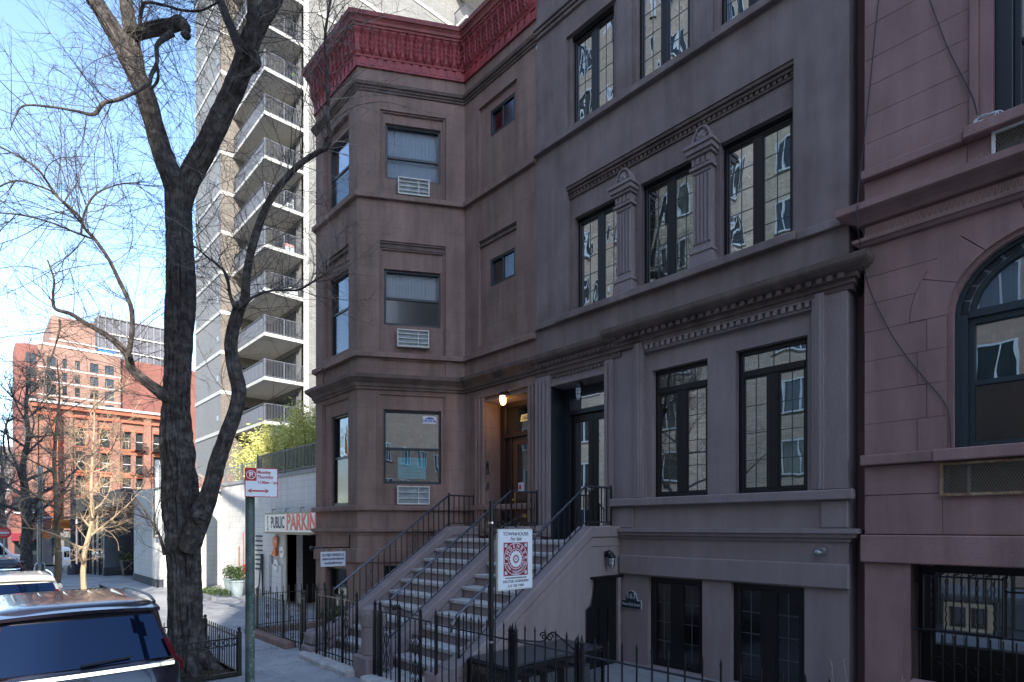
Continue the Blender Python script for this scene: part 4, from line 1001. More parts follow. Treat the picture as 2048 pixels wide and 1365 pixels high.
# lobby wing with canopy
lob = thing('lobby_entrance', 'dark flat canopy with slate clad lobby wall and glass doors', 'entrance', (-38, 0, 0))
MB().box(-47, -31.25, -3.7, 1, 3.35, 4.15).build('canopy', M['canopy'], lob, bevel=.02)
MB().box(-37.4, -37.0, -3.5, .8, -.15, 3.34).build('panel_wall', M['panel'], lob)
MB().box(-37.42, -36.96, -3.53, .8, -.16, .28).build('plinth', M['gbase'], lob)
MB().box(-47, -31.25, .8, 1.2, -.6, 3.34).build('back_wall', M['panel'], lob)
for x in (-37.7, -39.3, -40.9, -42.5):
    MB().box(x - .06, x + .06, -3.45, -3.3, -.4, 3.34).build('door_post', M['frame'], lob)
    MB().box(x - 1.5, x - .06, -3.4, -3.38, -.4, 3.0).build('glass_door', M['opane'], lob)
for x, y in ((-44.5, -3.4), (-46.3, -3.4)): MB().box(x - .22, x + .22, y - .2, y + .2, -.6, 3.34).build('column', M['gbase'], lob)
for x, lab in ((-33.9, 'dark square planter with clipped shrub by the lobby wall'),):
    t = thing('planter', lab, 'planter', (-35.6, -2.4, 0))
    MB().hexa([(-35.9, -2.9, -.05), (-35.2, -2.9, -.05), (-35.2, -2.2, -.05), (-35.9, -2.2, -.05), (-36.0, -3.0, .7), (-35.1, -3.0, .7), (-35.1, -2.1, .7), (-36.0, -2.1, .7)]).build('pot', M['potd'], t)
    leafsrc = t

# ------------------------------------------------------------------ apartment tower
tow = thing('apartment_tower', 'tall grey brick apartment tower with stacked white balconies', 'building', (-42, 6, 0))
XT, YT, XB, YB = -44.6, 4.45, -38.4, 7.8
FH, Z0 = 2.852, None
zslab = [PX(531, 229, XB).z - FH * 4 + FH * i for i in range(-3, 12)]      # slab undersides
zb = zslab
def twall(x0, x1, y0, y1, z0, z1, m, name='wall'): return MB().box(x0, x1, y0, y1, z0, z1).build(name, M[m], tow)
TOPZ = 58
twall(-50.9, XT, YT, 30, -.8, TOPZ, 'tgrey'); twall(XT + .001, XT + .03, YT - .02, YT + .9, -.5, TOPZ, 'tbrickd', 'quoin_strip')
twall(XT + .03, XB - .02, YB, 30, -.8, TOPZ, 'tbrick'); 
twall(XT + .031, XT + .06, YT + .9, YB, 3.9, TOPZ, 'tbrickd', 'recess_wall')
mb = MB(); mb.wall(Frame(XB, 0, 0, 1), YB, 26, 0, TOPZ, [(y, y + 2.2, z + 1.0, z + 2.5, .18) for z in zb for y in (12.5, 17.5) ], depth=.3); mb.build('east_wall', M['tbrick'], tow)
pier = twall(XB - .02, XB + .12, YB, YB + .32, 3.9, TOPZ, 'tconc', 'white_pier')
FE = Frame(XB, 0, 0, 1)
winm = MB()
wmesh = MB().box(-.12, -.06, 0, 2.2, 0, 1.5).mesh('pane', M['tpanel'])
wfr = MB(); wfr.box(-.1, -.02, 0, .07, 0, 1.5); wfr.box(-.1, -.02, 2.13, 2.2, 0, 1.5); wfr.box(-.1, -.02, .07, 2.13, 0, .07); wfr.box(-.1, -.02, .07, 2.13, 1.43, 1.5); wfr.box(-.1, -.02, 1.06, 1.14, .07, 1.43); wfr.box(-.09, -.03, .07, 2.13, .45, .5); wfr = wfr.mesh('window', M['frame'])
for z in zb:
    for y in (12.5, 17.5):
        w = link('window', wfr, tow, (XB, y, z + 1.0)); link('pane', wmesh, w, (XB, y, z + 1.0))
bandm = MB(); bandm.box(-50.96, XT + .05, YT - .05, YT + .4, 0, .26); bandm.box(XT - .1, XT + .09, YT + .401, YT + .95, 0, .26); bandm = bandm.mesh('floor_band', M['tconc'])
bandE = MB().box(XB - .05, XB + .06, YB + 1.0, 26, 0, .26).mesh('floor_band', M['tconc'])
slab = MB().box(XT + .07, XB, YT + .77, YB - .002, 0, .22).mesh('balcony', M['tconc'])
def railmesh():
    q = MB()
    for i in range(26): yy = YT + .85 + (YB - YT - .9) * i / 25; q.box(XB - .10, XB - .08, yy, yy + .022, .05, 1.1)
    for i in range(0, 46): xx = XT + .15 + (XB - XT - .3) * i / 45; q.box(xx, xx + .02, YT + .82, YT + .84, .05, 1.1)
    q.box(XB - .12, XB - .06, YT + .8, YB, 1.1, 1.15); q.box(XT + .1, XB - .06, YT + .8, YT + .86, 1.1, 1.15); q.box(XB - .12, XB - .06, YT + .8, YB, .06, .1); q.box(XT + .1, XB - .06, YT + .8, YT + .86, .06, .1)
    return q.mesh('railing', M['trail'])
rm = railmesh()
rpms = [MB().box(XT + .2 + i * .8, XT + .92 + i * .8, YT + .86, YT + .875, .1, 1.08).mesh('rail_panel', M['tpanel']) for i in range(7)]
rposts = [MB().box(XB - .15, XB - .05, YT + .78, YT + .88, 0, 1.17).mesh('rail_post', M['trail']), MB().box(XB - .12, XB - .07, (YT + YB) / 2 + .4, (YT + YB) / 2 + .45, 0, 1.15).mesh('rail_post', M['trail'])]
dd = MB(); dd.box(XT + .9, XB - .9, YB - .06, YB - .03, 0, 2.2)
ddm = dd.mesh('balcony_door', M['opane'])
df = MB()
for x_ in (XT + .85, XT + 1.7, XB - .95): df.box(x_, x_ + .07, YB - .1, YB - .02, 0, 2.25)
df.box(XT + .85, XB - .88, YB - .1, YB - .02, 2.25, 2.32); dfm = df.mesh('door_frame', M['trail'])
wd = MB().box(XT + .06, XT + .09, YT + 1.3, YT + 2.2, .5, 2.1).mesh('recess_window', M['opane'])
vent = MB().box(0, .28, -.03, 0, 0, .38).mesh('vent', M['acd'])
for i, z in enumerate(zb):
    link('floor_band', bandm, tow, (0, 0, z + .0)); link('floor_band', bandE, tow, (0, 0, z))
    if i > 11: continue
    b = link('balcony', slab, tow, (0, 0, z)); link('railing', rm, b, (0, 0, z + .22))['kind'] = 'stuff'
    for q in rpms: link('rail_panel', q, b, (0, 0, z + .22))
    for q in rposts: link('rail_post', q, b, (0, 0, z + .22))
    d_ = link('balcony_door', ddm, tow, (0, 0, z + .25)); link('door_frame', dfm, d_, (0, 0, z + .25)); link('recess_window', wd, tow, (0, 0, z))
    link('vent', vent, tow, (XT - .9, YT, z + 1.0))
# high balconies on the east face, seen above the red cornice
for z in zb[-6:]:
    s = MB().box(XB, XB + 1.6, 20.5, 26, z, z + .22).build('balcony', M['tconc'], tow)
    q = MB()
    for i in range(40): q.box(XB + 1.5, XB + 1.53, 20.55 + i * .135, 20.58 + i * .135, z + .22, z + 1.3)
    for i in range(10): q.box(XB + .1 + i * .15, XB + .12 + i * .15, 20.52, 20.55, z + .22, z + 1.3)
    q.box(XB, XB + 1.55, 20.5, 20.56, z + 1.3, z + 1.35); q.box(XB + 1.5, XB + 1.56, 20.56, 26, z + 1.3, z + 1.35); q.build('railing', M['trail'], s, kind='stuff')
# chairs on balconies
for zi, xx, lab in ((5, -38.9, 'white chair on a mid-height tower balcony'), (10, -38.9, 'white round-backed chair on an upper tower balcony')):
    z = zb[zi] + .22; t = thing('balcony_chair', lab, 'chair', (xx, 7.0, z)); s = MB(); s.box(xx - .25, xx + .25, 6.8, 7.25, .42 + z, .46 + z); s.build('seat', M['white'], t)
    s = MB(); s.tube([(xx + .22 * math.cos(a), 7.25, z + .5 + .42 * math.sin(a)) for a in [math.pi * k / 10 for k in range(11)]], .02, 5); s.box(xx - .02, xx + .02, 7.24, 7.27, z + .46, z + .9); s.build('backrest', M['white'], t)
    for dx in (-.22, .22):
        for dy in (6.83, 7.22): MB().box(xx + dx - .02, xx + dx + .02, dy - .02, dy + .02, z, z + .42).build('leg', M['white'], t)

def balcony_thing(name, lab, cat, zi, x, y, parts):
    z = zb[zi] + .22; t = thing(name, lab, cat, (x, y, z))
    for nm, m_, bx in parts:
        MB().box(x + bx[0], x + bx[1], y + bx[2], y + bx[3], z + bx[4], z + bx[5]).build(nm, M[m_], t)
TABLE = [('tabletop', 'timber', (-.45, .45, -.35, .35, .68, .72))] + [('leg', 'timber', (a, a + .05, b, b + .05, 0, .68)) for a in (-.4, .35) for b in (-.3, .25)]
BOX = [('trough', 'potd', (-.5, .5, -.15, .15, 0, .35)), ('plant', 'leafd', (-.42, .42, -.1, .1, .35, .62))]
balcony_thing('balcony_table', 'small wooden table on a high tower balcony, above the sawn stub', 'table', 11, -39.6, 6.6, TABLE)
balcony_thing('balcony_table', 'small wooden table on a balcony a third of the way up the tower', 'table', 6, -40.2, 6.4, TABLE)
balcony_thing('planter_box', 'dark planter box with greenery on a low tower balcony', 'planter', 4, -39.6, 5.7, BOX)
balcony_thing('planter_box', 'dark planter box with greenery on a middle tower balcony', 'planter', 8, -38.9, 7.2, BOX)
balcony_thing('storage_chest', 'white storage chest on the lowest visible tower balcony', 'chest', 3, -39.0, 7.2, [('chest_body', 'white', (-.4, .4, -.3, .3, 0, .5)), ('lid', 'acw', (-.43, .43, -.33, .33, .5, .56))])
balcony_thing('folded_cover', 'magenta cushion box beside the railing of a low tower balcony', 'cushion box', 4, -38.7, 6.9, [('cushion', 'pink', (-.25, .25, -.3, .3, .3, .5)), ('box', 'acd', (-.25, .25, -.3, .3, 0, .3))])

# ------------------------------------------------------------------ far buildings over the avenue
def prj(px, py, X): p = PX(px, py, X); return p.y, p.z
# red apartment block
XR = -165.0
red = thing('apartment_block', 'tall red brick block with pale stone bands and stair bulkhead', 'building', (XR, 0, -2))
y0, _ = prj(75, 900, XR); y1, _ = prj(241, 900, XR); zt = prj(105, 680, XR)[1] ; ztr = prj(240, 727, XR)[1]
FR = Frame(XR, 0, 0, 1)
cols = [(94, 112), (125, 134), (150, 160), (180, 197), (210, 228)]
rows = [735, 762, 788, 815, 842, 868, 895, 921, 948, 975, 1001]
hol = []
for (a, b) in cols:
    ya, yb = prj(a, 700, XR)[0], prj(b, 700, XR)[0]
    for r in rows:
        zc0 = prj(180, r, XR)[1]; hol.append((ya, yb, zc0 - 1.1, zc0 + 1.0, .35))
zt = prj(180, 705, XR)[1]
mb = MB(); mb.wall(FR, y0, y1, -3, zt, hol, depth=1); mb.build('east_wall', M['rbrick'], red)
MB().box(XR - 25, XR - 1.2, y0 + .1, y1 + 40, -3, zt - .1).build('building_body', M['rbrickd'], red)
for h in hol:
    s = MB(); s.fbox(FR, h[0], h[1], -.32, -.26, h[2], h[3]); w = s.build('window', M['opane'], red)
    s = MB(); s.fbox(FR, (h[0] + h[1]) / 2 - .05, (h[0] + h[1]) / 2 + .05, -.26, -.2, h[2], h[3]); s.build('mullion', M['frame'], w)
for r in rows:
    z = prj(180, r + 12.5, XR)[1]; MB().fbox(FR, y0 - .1, y1 + .1, -.02, .1, z - .12, z + .12).build('stone_band', M['rband'], red)
MB().fbox(FR, y0 - .2, y1 + .2, -.3, .2, zt, zt + .5).build('parapet', M['rband'], red)
ya, yb = prj(104, 600, XR)[0], prj(193, 600, XR)[0]
MB().box(XR - 22, XR - 2, ya - .0, yb, zt - 1, prj(150, 640, XR)[1] + .6).build('bulkhead', M['rbrick'], red)
MB().box(XR - 2.2, XR - 1.9, ya - .3, yb + .3, prj(150, 683, XR)[1], prj(150, 681, XR)[1]).build('stone_band', M['rband'], red)
ya2, yb2 = prj(45, 700, XR)[0], prj(110, 700, XR)[0]
MB().box(XR - 20, XR - 1, ya2, yb2, zt - 1, prj(60, 690, XR)[1]).build('upper_storey', M['rbrick'], red)
# glazed corner bay on its left
yc0, yc1 = prj(31, 800, XR)[0], prj(75, 800, XR)[0]
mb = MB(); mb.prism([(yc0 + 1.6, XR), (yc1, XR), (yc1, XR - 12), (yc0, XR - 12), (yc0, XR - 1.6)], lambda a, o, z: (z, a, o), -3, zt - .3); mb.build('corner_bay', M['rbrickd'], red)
for r in rows:
    zc0 = prj(180, r, XR)[1]
    s = MB()
    for k in range(4):
        a, b = yc0 + 1.7 + k * (yc1 - yc0 - 1.9) / 4, yc0 + 1.6 + (k + 1) * (yc1 - yc0 - 1.9) / 4
        s.fbox(FR, a, b, .02, .12, zc0 - 1.1, zc0 + 1.2)
    w = s.build('corner_window', M['opane'], red)
# lower right wing
yw0, yw1 = prj(242, 800, XR - 8)[0], prj(335, 800, XR - 8)[0]
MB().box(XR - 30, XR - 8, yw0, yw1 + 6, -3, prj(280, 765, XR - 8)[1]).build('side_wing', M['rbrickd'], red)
FRW = Frame(XR - 8, 0, 0, 1)
for r in rows[1:6]:
    zc0 = prj(280, r + 10, XR - 8)[1]
    for (a, b) in ((243, 252), (270, 303)):
        ya, yb = prj(a, 800, XR - 8)[0], prj(b, 800, XR - 8)[0]; w = MB().fbox(FRW, ya, yb, -.1, .05, zc0 - .9, zc0 + .8).build('window', M['opane'], red); MB().fbox(FRW, ya, yb, -.1, .12, zc0 - 1.1, zc0 - .92).build('sill', M['rband'], w)
    MB().fbox(FRW, yw0, yw1, 0, .06, zc0 - 1.9, zc0 - 1.6).build('stone_band', M['rband'], red)
ya, yb = prj(196, 700, XR - 3)[0], prj(230, 700, XR - 3)[0]
MB().box(XR - 14, XR - 3, ya, yb, zt - 1, prj(210, 700, XR - 3)[1]).build('tarpaulin', M['bluet'], red)
# netted construction tower behind
XS = -230.0
t = thing('construction_tower', 'grey netted high-rise under construction behind the red block', 'building', (XS, 60, 0))
ya, yb = prj(195, 700, XS)[0], prj(345, 700, XS)[0]
za = prj(240, 640, XS)[1]
MB().box(XS - 20, XS, ya, yb, 0, za).build('netting', M['net'], t)
for i in range(8):
    z = za - i * 5.2; MB().box(XS, XS + .5, ya, yb + 3, z - .35, z).build('floor_slab', M['rband'] if i % 3 else M['scaff'], t)
for i in range(12):
    yy = ya + (yb - ya) * i / 11; MB().box(XS + .01, XS + .35, yy, yy + .35, 0, za + 1.5).build('scaffold_pole', M['scaff'], t)
# old red building with bays and arches
XO = -95.0
old = thing('brick_walkup', 'ornate orange-red brick corner building with fire escapes across the avenue', 'building', (XO, 0, -2))
FO = Frame(XO, 0, 0, 1)
y0, zt = prj(66, 806, XO); y1 = prj(345, 830, XO)[0]; zt = prj(150, 818, XO)[1]
pc = [(108, 124), (152, 170), (200, 220), (245, 262), (272, 286), (307, 324)]
rows = [882, 928, 974]
hol = []
for r in rows:
    zc0 = prj(260, r, XO)[1]
    for (a, b) in pc: hol.append((prj(a, 800, XO)[0], prj(b, 800, XO)[0], zc0 - 1.35, zc0 + 1.15, .4))
mb = MB(); mb.wall(FO, y0, y1, 2.0, zt, hol, depth=1); mb.build('east_wall', M['obrick'], old)
MB().box(XO - 20, XO - 1.2, y0 + .05, y1, -2, zt - .2).build('building_body', M['obrick'], old)
for h in hol:
    w = MB().fbox(FO, h[0], h[1], -.38, -.33, h[2], h[3]).build('window', M['opane'], old)
    MB().fbox(FO, h[0], h[1], -.33, -.27, (h[2] + h[3]) / 2 - .05, (h[2] + h[3]) / 2 + .05).build('meeting_rail', M['rband'], w)
    am = (h[0] + h[1]) / 2; hw = (h[1] - h[0]) / 2 + .12
    poly = [(am + hw * math.cos(q), h[3] + .05 + .5 * math.sin(q)) for q in [math.pi * k / 8 for k in range(9)]]
    MB().prism(poly, FO, -.01, .12).build('window_head', M['otrim'], old)
    MB().fbox(FO, h[0] - .1, h[1] + .1, -.01, .14, h[2] - .25, h[2] - .02).build('sill', M['otrim'], w)
for a in (66, 92, 136, 186, 232, 294, 338):
    ya = prj(a, 800, XO)[0]; MB().fbox(FO, ya - .45, ya + .45, -.02, .32, 2, zt + .3).build('brick_pier', M['obrick'], old)
for z, hh, pr in ((zt - 1.2, .3, .35), (zt - .3, .55, .7), (prj(260, 903, XO)[1], .22, .22), (prj(260, 950, XO)[1], .22, .22)):
    MB().fbox(FO, y0 - .2, y1, -.05, pr, z, z + hh).build('cornice', M['otrim'], old)
MB().fbox(FO, y0 - .4, y1, -.2, .95, zt + .25, zt + .55).build('cornice', M['rband'], old)
ya, yb = prj(98, 800, XO)[0], prj(126, 800, XO)[0]
MB().prism([(ya, 0), (ya + .8, 1.4), (yb - .8, 1.4), (yb, 0)], lambda a, o, z: (XO + z, a, o), 2.5, zt - .8).build('oriel_bay', M['otrim'], old)
for (a, b) in ((268, 290), (303, 330)):
    for r in rows[:2]:
        ya, yb = prj(a, 800, XO)[0], prj(b, 800, XO)[0]; z = prj(260, r + 20, XO)[1]
        s = MB(); s.box(XO + .05, XO + 1.0, ya, yb, z, z + .06)
        n = 14
        for k in range(n): yy = ya + (yb - ya) * k / (n - 1); s.box(XO + .97, XO + 1.0, yy, yy + .04, z, z + 1.0)
        s.box(XO + .95, XO + 1.02, ya, yb, z + 1.0, z + 1.07); s.build('fire_escape', M['iron'], old)
s = MB(); s.bar((XO + .8, prj(326, 900, XO)[0], prj(260, 902, XO)[1]), (XO + .8, prj(292, 900, XO)[0], prj(260, 948, XO)[1]), .12); s.build('fire_escape_ladder', M['iron'], old)
# ground floor: grey storefront, arched portal, white fascia
s = MB(); s.fbox(FO, y0, y1, -1, .1, -2.4, 2.0); s.build('storefront', M['grey'], old)
s = MB(); ya, yb = prj(134, 1050, XO)[0], prj(200, 1050, XO)[0]; s.fbox(FO, ya, yb, .1, .3, prj(150, 1048, XO)[1], prj(150, 1030, XO)[1]); s.build('fascia', M['rband'], old)
for (a, b) in ((104, 116), (128, 150)):
    ya, yb = prj(a, 1050, XO)[0], prj(b, 1050, XO)[0]; MB().fbox(FO, ya, yb, .1, .16, prj(150, 1112, XO)[1], prj(150, 1075, XO)[1]).build('shop_window', M['opane'], old)
# buildings at the left edge
t = thing('grey_building', 'plain grey-brown building at the left edge beyond the dark tree', 'building', (-110, -10, 0))
ya, yb = prj(-60, 900, -110)[0], prj(26, 900, -110)[0]; zt_ = prj(10, 893, -110)[1]
MB().box(-125, -110, ya, yb, -2.3, zt_).build('wall', M['grey'], t)
for i in range(4):
    for k in range(5):
        z = zt_ - 2.8 - i * 3.2; yy = yb - 1.6 - k * 2.2; w = MB().box(-110.02, -109.95, yy, yy + 1.0, z, z + 1.7).build('window', M['opane'], t); MB().box(-109.99, -109.85, yy - .1, yy + 1.1, z - .2, z).build('sill', M['rband'], w)
t = thing('shop_row', 'shaded low red shopfronts with burgundy awning left of the avenue crossing', 'building', (-88, -4, 0))
ya, yb = prj(22, 900, -90)[0], prj(64, 900, -90)[0]
MB().box(-100, -90, ya, yb, -2.3, prj(40, 985, -90)[1]).build('wall', M['rbrickd'], t)
for k in range(3):
    yy = ya + .3 + k * (yb - ya) / 3; MB().box(-90.01, -89.9, yy, yy + .9, prj(40, 1110, -90)[1], prj(40, 1080, -90)[1]).build('shop_window', M['opane'], t)
    w = MB().box(-90.01, -89.95, yy, yy + .9, 4.2, 6.0).build('window', M['opane'], t); MB().box(-89.95, -89.85, yy - .1, yy + 1, 4.0, 4.2).build('sill', M['rband'], w)
s = MB(); za, zb_ = prj(40, 1082, -89)[1], prj(40, 1067, -89)[1]
s.hexa([(-90, ya, za), (-88, ya, za), (-88, yb, za), (-90, yb, za), (-90, ya, zb_), (-89.6, ya, zb_), (-89.6, yb, zb_), (-90, yb, zb_)]); s.build('awning', M['awn'], t)

# ------------------------------------------------------------------ buildings across the street (behind the viewer, seen in the glass)
def across(label, xa, xb, H_, mt, seed, back=-34):  # unseen row; heights, depth and gap shaped to steer sun and shade
    t = thing('apartment_house', label, 'building', ((xa + xb) / 2, -22, 0))
    f = Frame(xb, -21.2, -1, 0); L = xb - xa; hol = []
    n = int(L / 3.4); rows_ = int((H_ - 3) / 3.1)
    for i in range(n):
        for j in range(rows_): hol.append((1.0 + i * 3.4, 2.9 + i * 3.4, 2.0 + j * 3.1, 3.7 + j * 3.1, .2))
    mb = MB(); mb.wall(f, 0, L, -.5, H_, hol, depth=.4); mb.build('wall', M[mt], t)
    MB().box(xa, xb, back, -22.3, -.5, H_ - .05).build('building_body', M['obody'], t)
    wm = MB(); 
    for (a, b, c, d) in ((0, 1.9, 0, .08), (0, 1.9, 1.62, 1.7), (0, .08, .08, 1.62), (1.82, 1.9, .08, 1.62), (.55, .62, .08, 1.62), (1.28, 1.35, .08, 1.62), (-.1, 2.0, -.14, 0)): wm.box(-b, -a, .05, .16, c, d)
    wm = wm.mesh('window', M['white']); pm = MB().box(-1.82, -.08, .03, .06, .08, 1.62).mesh('pane', M['opane'])
    for h in hol:
        p = f(h[0], -.2, h[2]); p = (p[0] + 0, p[1], p[2])
        # frames sit in the opening, facing the street
        o = link('window', wm, t, (xb - h[0], -21.36, h[2])); link('pane', pm, o, (xb - h[0], -21.36, h[2]))
    MB().box(xa - .1, xb + .1, -21.5, -21.0, H_ - .3, H_ + .3).build('cornice', M['rband'], t)
    return t
across('low tan brick house across the street at the avenue corner', -46, -29.1, 13, 'tan', 5)
across('tan brick apartment house across the street, opposite the bay', -29, -10, 38, 'tan', 1)
across('unseen rust brick apartment house across the street, just west of the gap, sized to shade the garage wing', -9.9, 8, 28, 'tan2', 3)  # height chosen to cast shade on the garage wing
across('unseen tan brick apartment house across the street, east of the gap, shaped to shade the fronts', 33, 95, 48, 'tan', 2, -29)  # unseen tall block, shaped to keep the sun off the house fronts
across('low rust brick apartment house across the street, added in the gap to hide bright sky from the bay glass', 8.1, 32.9, 15, 'tan2', 4)  # added to keep glaring sky out of the lower bay panes

# ------------------------------------------------------------------ stoops
LZ, RI_, RU = 2.15, .2045, .286                                # landing height, riser, run
YL = -1.02                                                     # nose of the landing
def chk(y): return 2.42 if y > -.8 else 2.42 - (-.8 - y) * .697    # top of the cheek walls
def yz(x): return lambda a, o, z: (x + o, a, z)
def cheek(parent, x0, x1, foot=True, mt='s163p'):
    w = x1 - x0
    P = [(-.001, -.9), (-.001, 2.40), (-.8, 2.40), (-3.45, .57), (-3.62, .50), (-3.80, .45), (-3.80, -.4)]
    MB().prism([(a, b - .03 if b > 0 else b) for a, b in P], yz(x0), .02, w - .02).build('cheek_wall', M[mt], parent)
    q = MB()                                                   # coping slab following the slope
    C = [(-.002, 2.42), (-.82, 2.42), (-3.30, .70), (-3.50, .58), (-3.68, .50), (-3.9, .46)]
    t_ = .20
    top = C; bot = [(a, b - t_) for a, b in C][::-1]
    q.prism(top + bot, yz(x0), -.015, w + .015); q.build('coping', M[mt], parent, bevel=.02)
    q = MB(); bot = [(a, b - t_ - .16) for a, b in C]
    q.prism([(a, b - t_ - .01) for a, b in C] + bot[::-1], yz(x0), .005, w - .005); q.build('string_band', M[mt], parent, bevel=.012)
    if foot:
        q = MB(); q.box(x0 - .06, x1 + .06, -4.12, -3.7, -.1, .20); q.build('foot_block', M[mt], parent, bevel=.035)
        q = MB(); q.prism([(-3.70, .21), (-4.08, .21), (-4.08, .42), (-3.9, .44), (-3.70, .47)], yz(x0), -.02, w + .02); q.build('foot_block', M[mt], parent, bevel=.03)
def steps(parent, x0, x1, mt='s163p'):
    for k in range(11):
        z = LZ - k * RI_; y = YL - k * RU
        MB().box(x0, x1, y + .03, y + RU + .03 if k else -.05, -.2, z - .062).build('riser', M[mt], parent)
        n = 12; q = MB(); yb = (y + RU + .02) if k else -.02
        vs = []
        for i in range(n + 1):                                 # worn, chipped nosing
            x = x0 + (x1 - x0) * i / n; e = noise.noise(Vector((x * 3.1, k * 7.7, 1))) * .012; w_ = -abs(noise.noise(Vector((x * 1.3, k * 3.3, 5)))) * .008
            vs += [(x, y + e, z - .06), (x, y + e, z + w_ - .008), (x, y + e + .012, z + w_), (x, yb, z), (x, yb, z - .06)]
        fs = []
        for i in range(n):
            for j in range(5): j2 = (j + 1) % 5; fs.append((i * 5 + j, i * 5 + j2, i * 5 + 5 + j2, i * 5 + 5 + j))
        fs += [(0, 1, 2, 3, 4), tuple(n * 5 + j for j in (4, 3, 2, 1, 0))]
        q.add(vs, fs); q.build('tread', M['tread'], parent)
def basestone(parent, x0, x1):
    n = 18; q = MB(); vs = []
    for i in range(n + 1):
        x = x0 + (x1 - x0) * i / n; e = noise.noise(Vector((x * 2.3, 4.4, 1))) * .05 + noise.noise(Vector((x * 9, 4.4, 1))) * .015
        vs += [(x, -4.28 + e, -.05), (x, -4.28 + e, .07), (x, -4.26 + e, .10), (x, -3.7, .105), (x, -3.7, -.05)]
    fs = [(i * 5 + j, i * 5 + (j + 1) % 5, i * 5 + 5 + (j + 1) % 5, i * 5 + 5 + j) for i in range(n) for j in range(5)] + [(0, 1, 2, 3, 4), tuple(n * 5 + j for j in (4, 3, 2, 1, 0))]
    q.add(vs, fs); q.build('base_stone', M['tread'], parent)
st1 = thing('stoop', 'left stone stoop climbing to the wooden door numbered 165', 'steps', (-9.6, -2, 0))
cheek(st1, -10.75, -10.42); steps(st1, -10.41, -8.68); basestone(st1, -10.6, -8.6)
st2 = thing('stoop', 'right stone stoop climbing to the black glazed double door', 'steps', (-7.5, -2, 0))
cheek(st2, -8.67, -8.36); steps(st2, -8.35, -6.78); cheek(st2, -6.76, -6.45); basestone(st2, -8.2, -6.5)
# door under the right stoop
t = thing('understoop_door', 'black iron door with curved top edge under the right stoop', 'door', (-6.44, -.6, -.5))
s = MB(); s.prism([(-.98, -.5), (-.98, 1.0), (-.86, 1.06), (-.80, 1.25), (-.76, 1.5), (-.2, 1.5), (-.2, -.5)], yz(-6.43), 0, .03); s.build('door_leaf', M['iron'], t)
MB().box(-6.45, -6.36, -.85, -.04, 1.5, 1.545).build('door_hood', M['iron'], t)
for yy in (-.7, -.45): MB().box(-6.40, -6.385, yy, yy + .02, -.5, 1.0).build('bar', M['iron'], t)
MB().box(-6.44, -6.36, -.19, -.12, -.5, 1.5).build('door_jamb', M['s163p'], t)
# sunken areaway floors and low walls
struct(MB().box(-6.44, .5, -3.95, 0, -.9, -.55).build('areaway_floor', M['conc']))
struct(MB().box(-15.8, -10.76, -3.7, 0, -.9, -.02).build('areaway_floor', M['conc']))
for (a, b, lab) in ((-6.44, 3, 'low brown kerb wall under the long iron fence at lower right'), (-13.75, -11.45, 'low brown kerb wall under the left areaway fence')):
    tag(MB().box(a, b, -4.16, -3.92, -.6, .13).build('low_wall', M['s165'], bevel=.02), lab, 'low wall')
tag(MB().box(-13.75, -13.5, -3.9, -2.2, -.1, .13).build('low_wall', M['s165'], bevel=.02), 'short low wall turning in from the sidewalk beside the garage', 'low wall')
t = MB().hexa([(-1.9, -1.3, -.5), (.5, -1.3, -.5), (.5, -.3, -.5), (-1.9, -.3, -.5), (-1.9, -1.35, .50), (.5, -1.35, .50), (.5, -.25, .56), (-1.9, -.25, .56)]).build('bin_lid', M['s161'], bevel=.02); tag(t, 'mauve brown flat ledge at the bottom right corner', 'ledge')
# carved newel pillar
t = thing('newel_pillar', 'round-headed carved brownstone pillar between the two gates', 'pillar', (-8.42, -3.95, 0))
MB().box(-8.68, -8.2, -4.16, -3.68, -.05, .36).build('pedestal', M['s163p'], t, bevel=.03)
pr = [(.185, .36), (.185, .80), (.20, .82), (.20, .84), (.195, 1.02), (.17, 1.09), (.11, 1.135), (.0, 1.15)]
q = MB().tube([(-8.44, -3.92, z) for r, z in pr], [max(r, .001) for r, z in pr], 28); q.build('shaft', M['s163p'], t, smooth=False, bevel=.01)
q = MB()
for k in range(26):
    a = k * 2.4; z = .86 + (k % 6) * .04; r = .195 if z < 1.02 else .17
    c = Vector((-8.44 + r * math.cos(a), -3.92 + r * math.sin(a), z)); tn = Vector((-math.sin(a), math.cos(a), 0))
    spiral(q, c, .045, 1.1, tn, (0, 0, 1), k, .010, 12)
q.build('carved_scroll', M['s163p'], t)

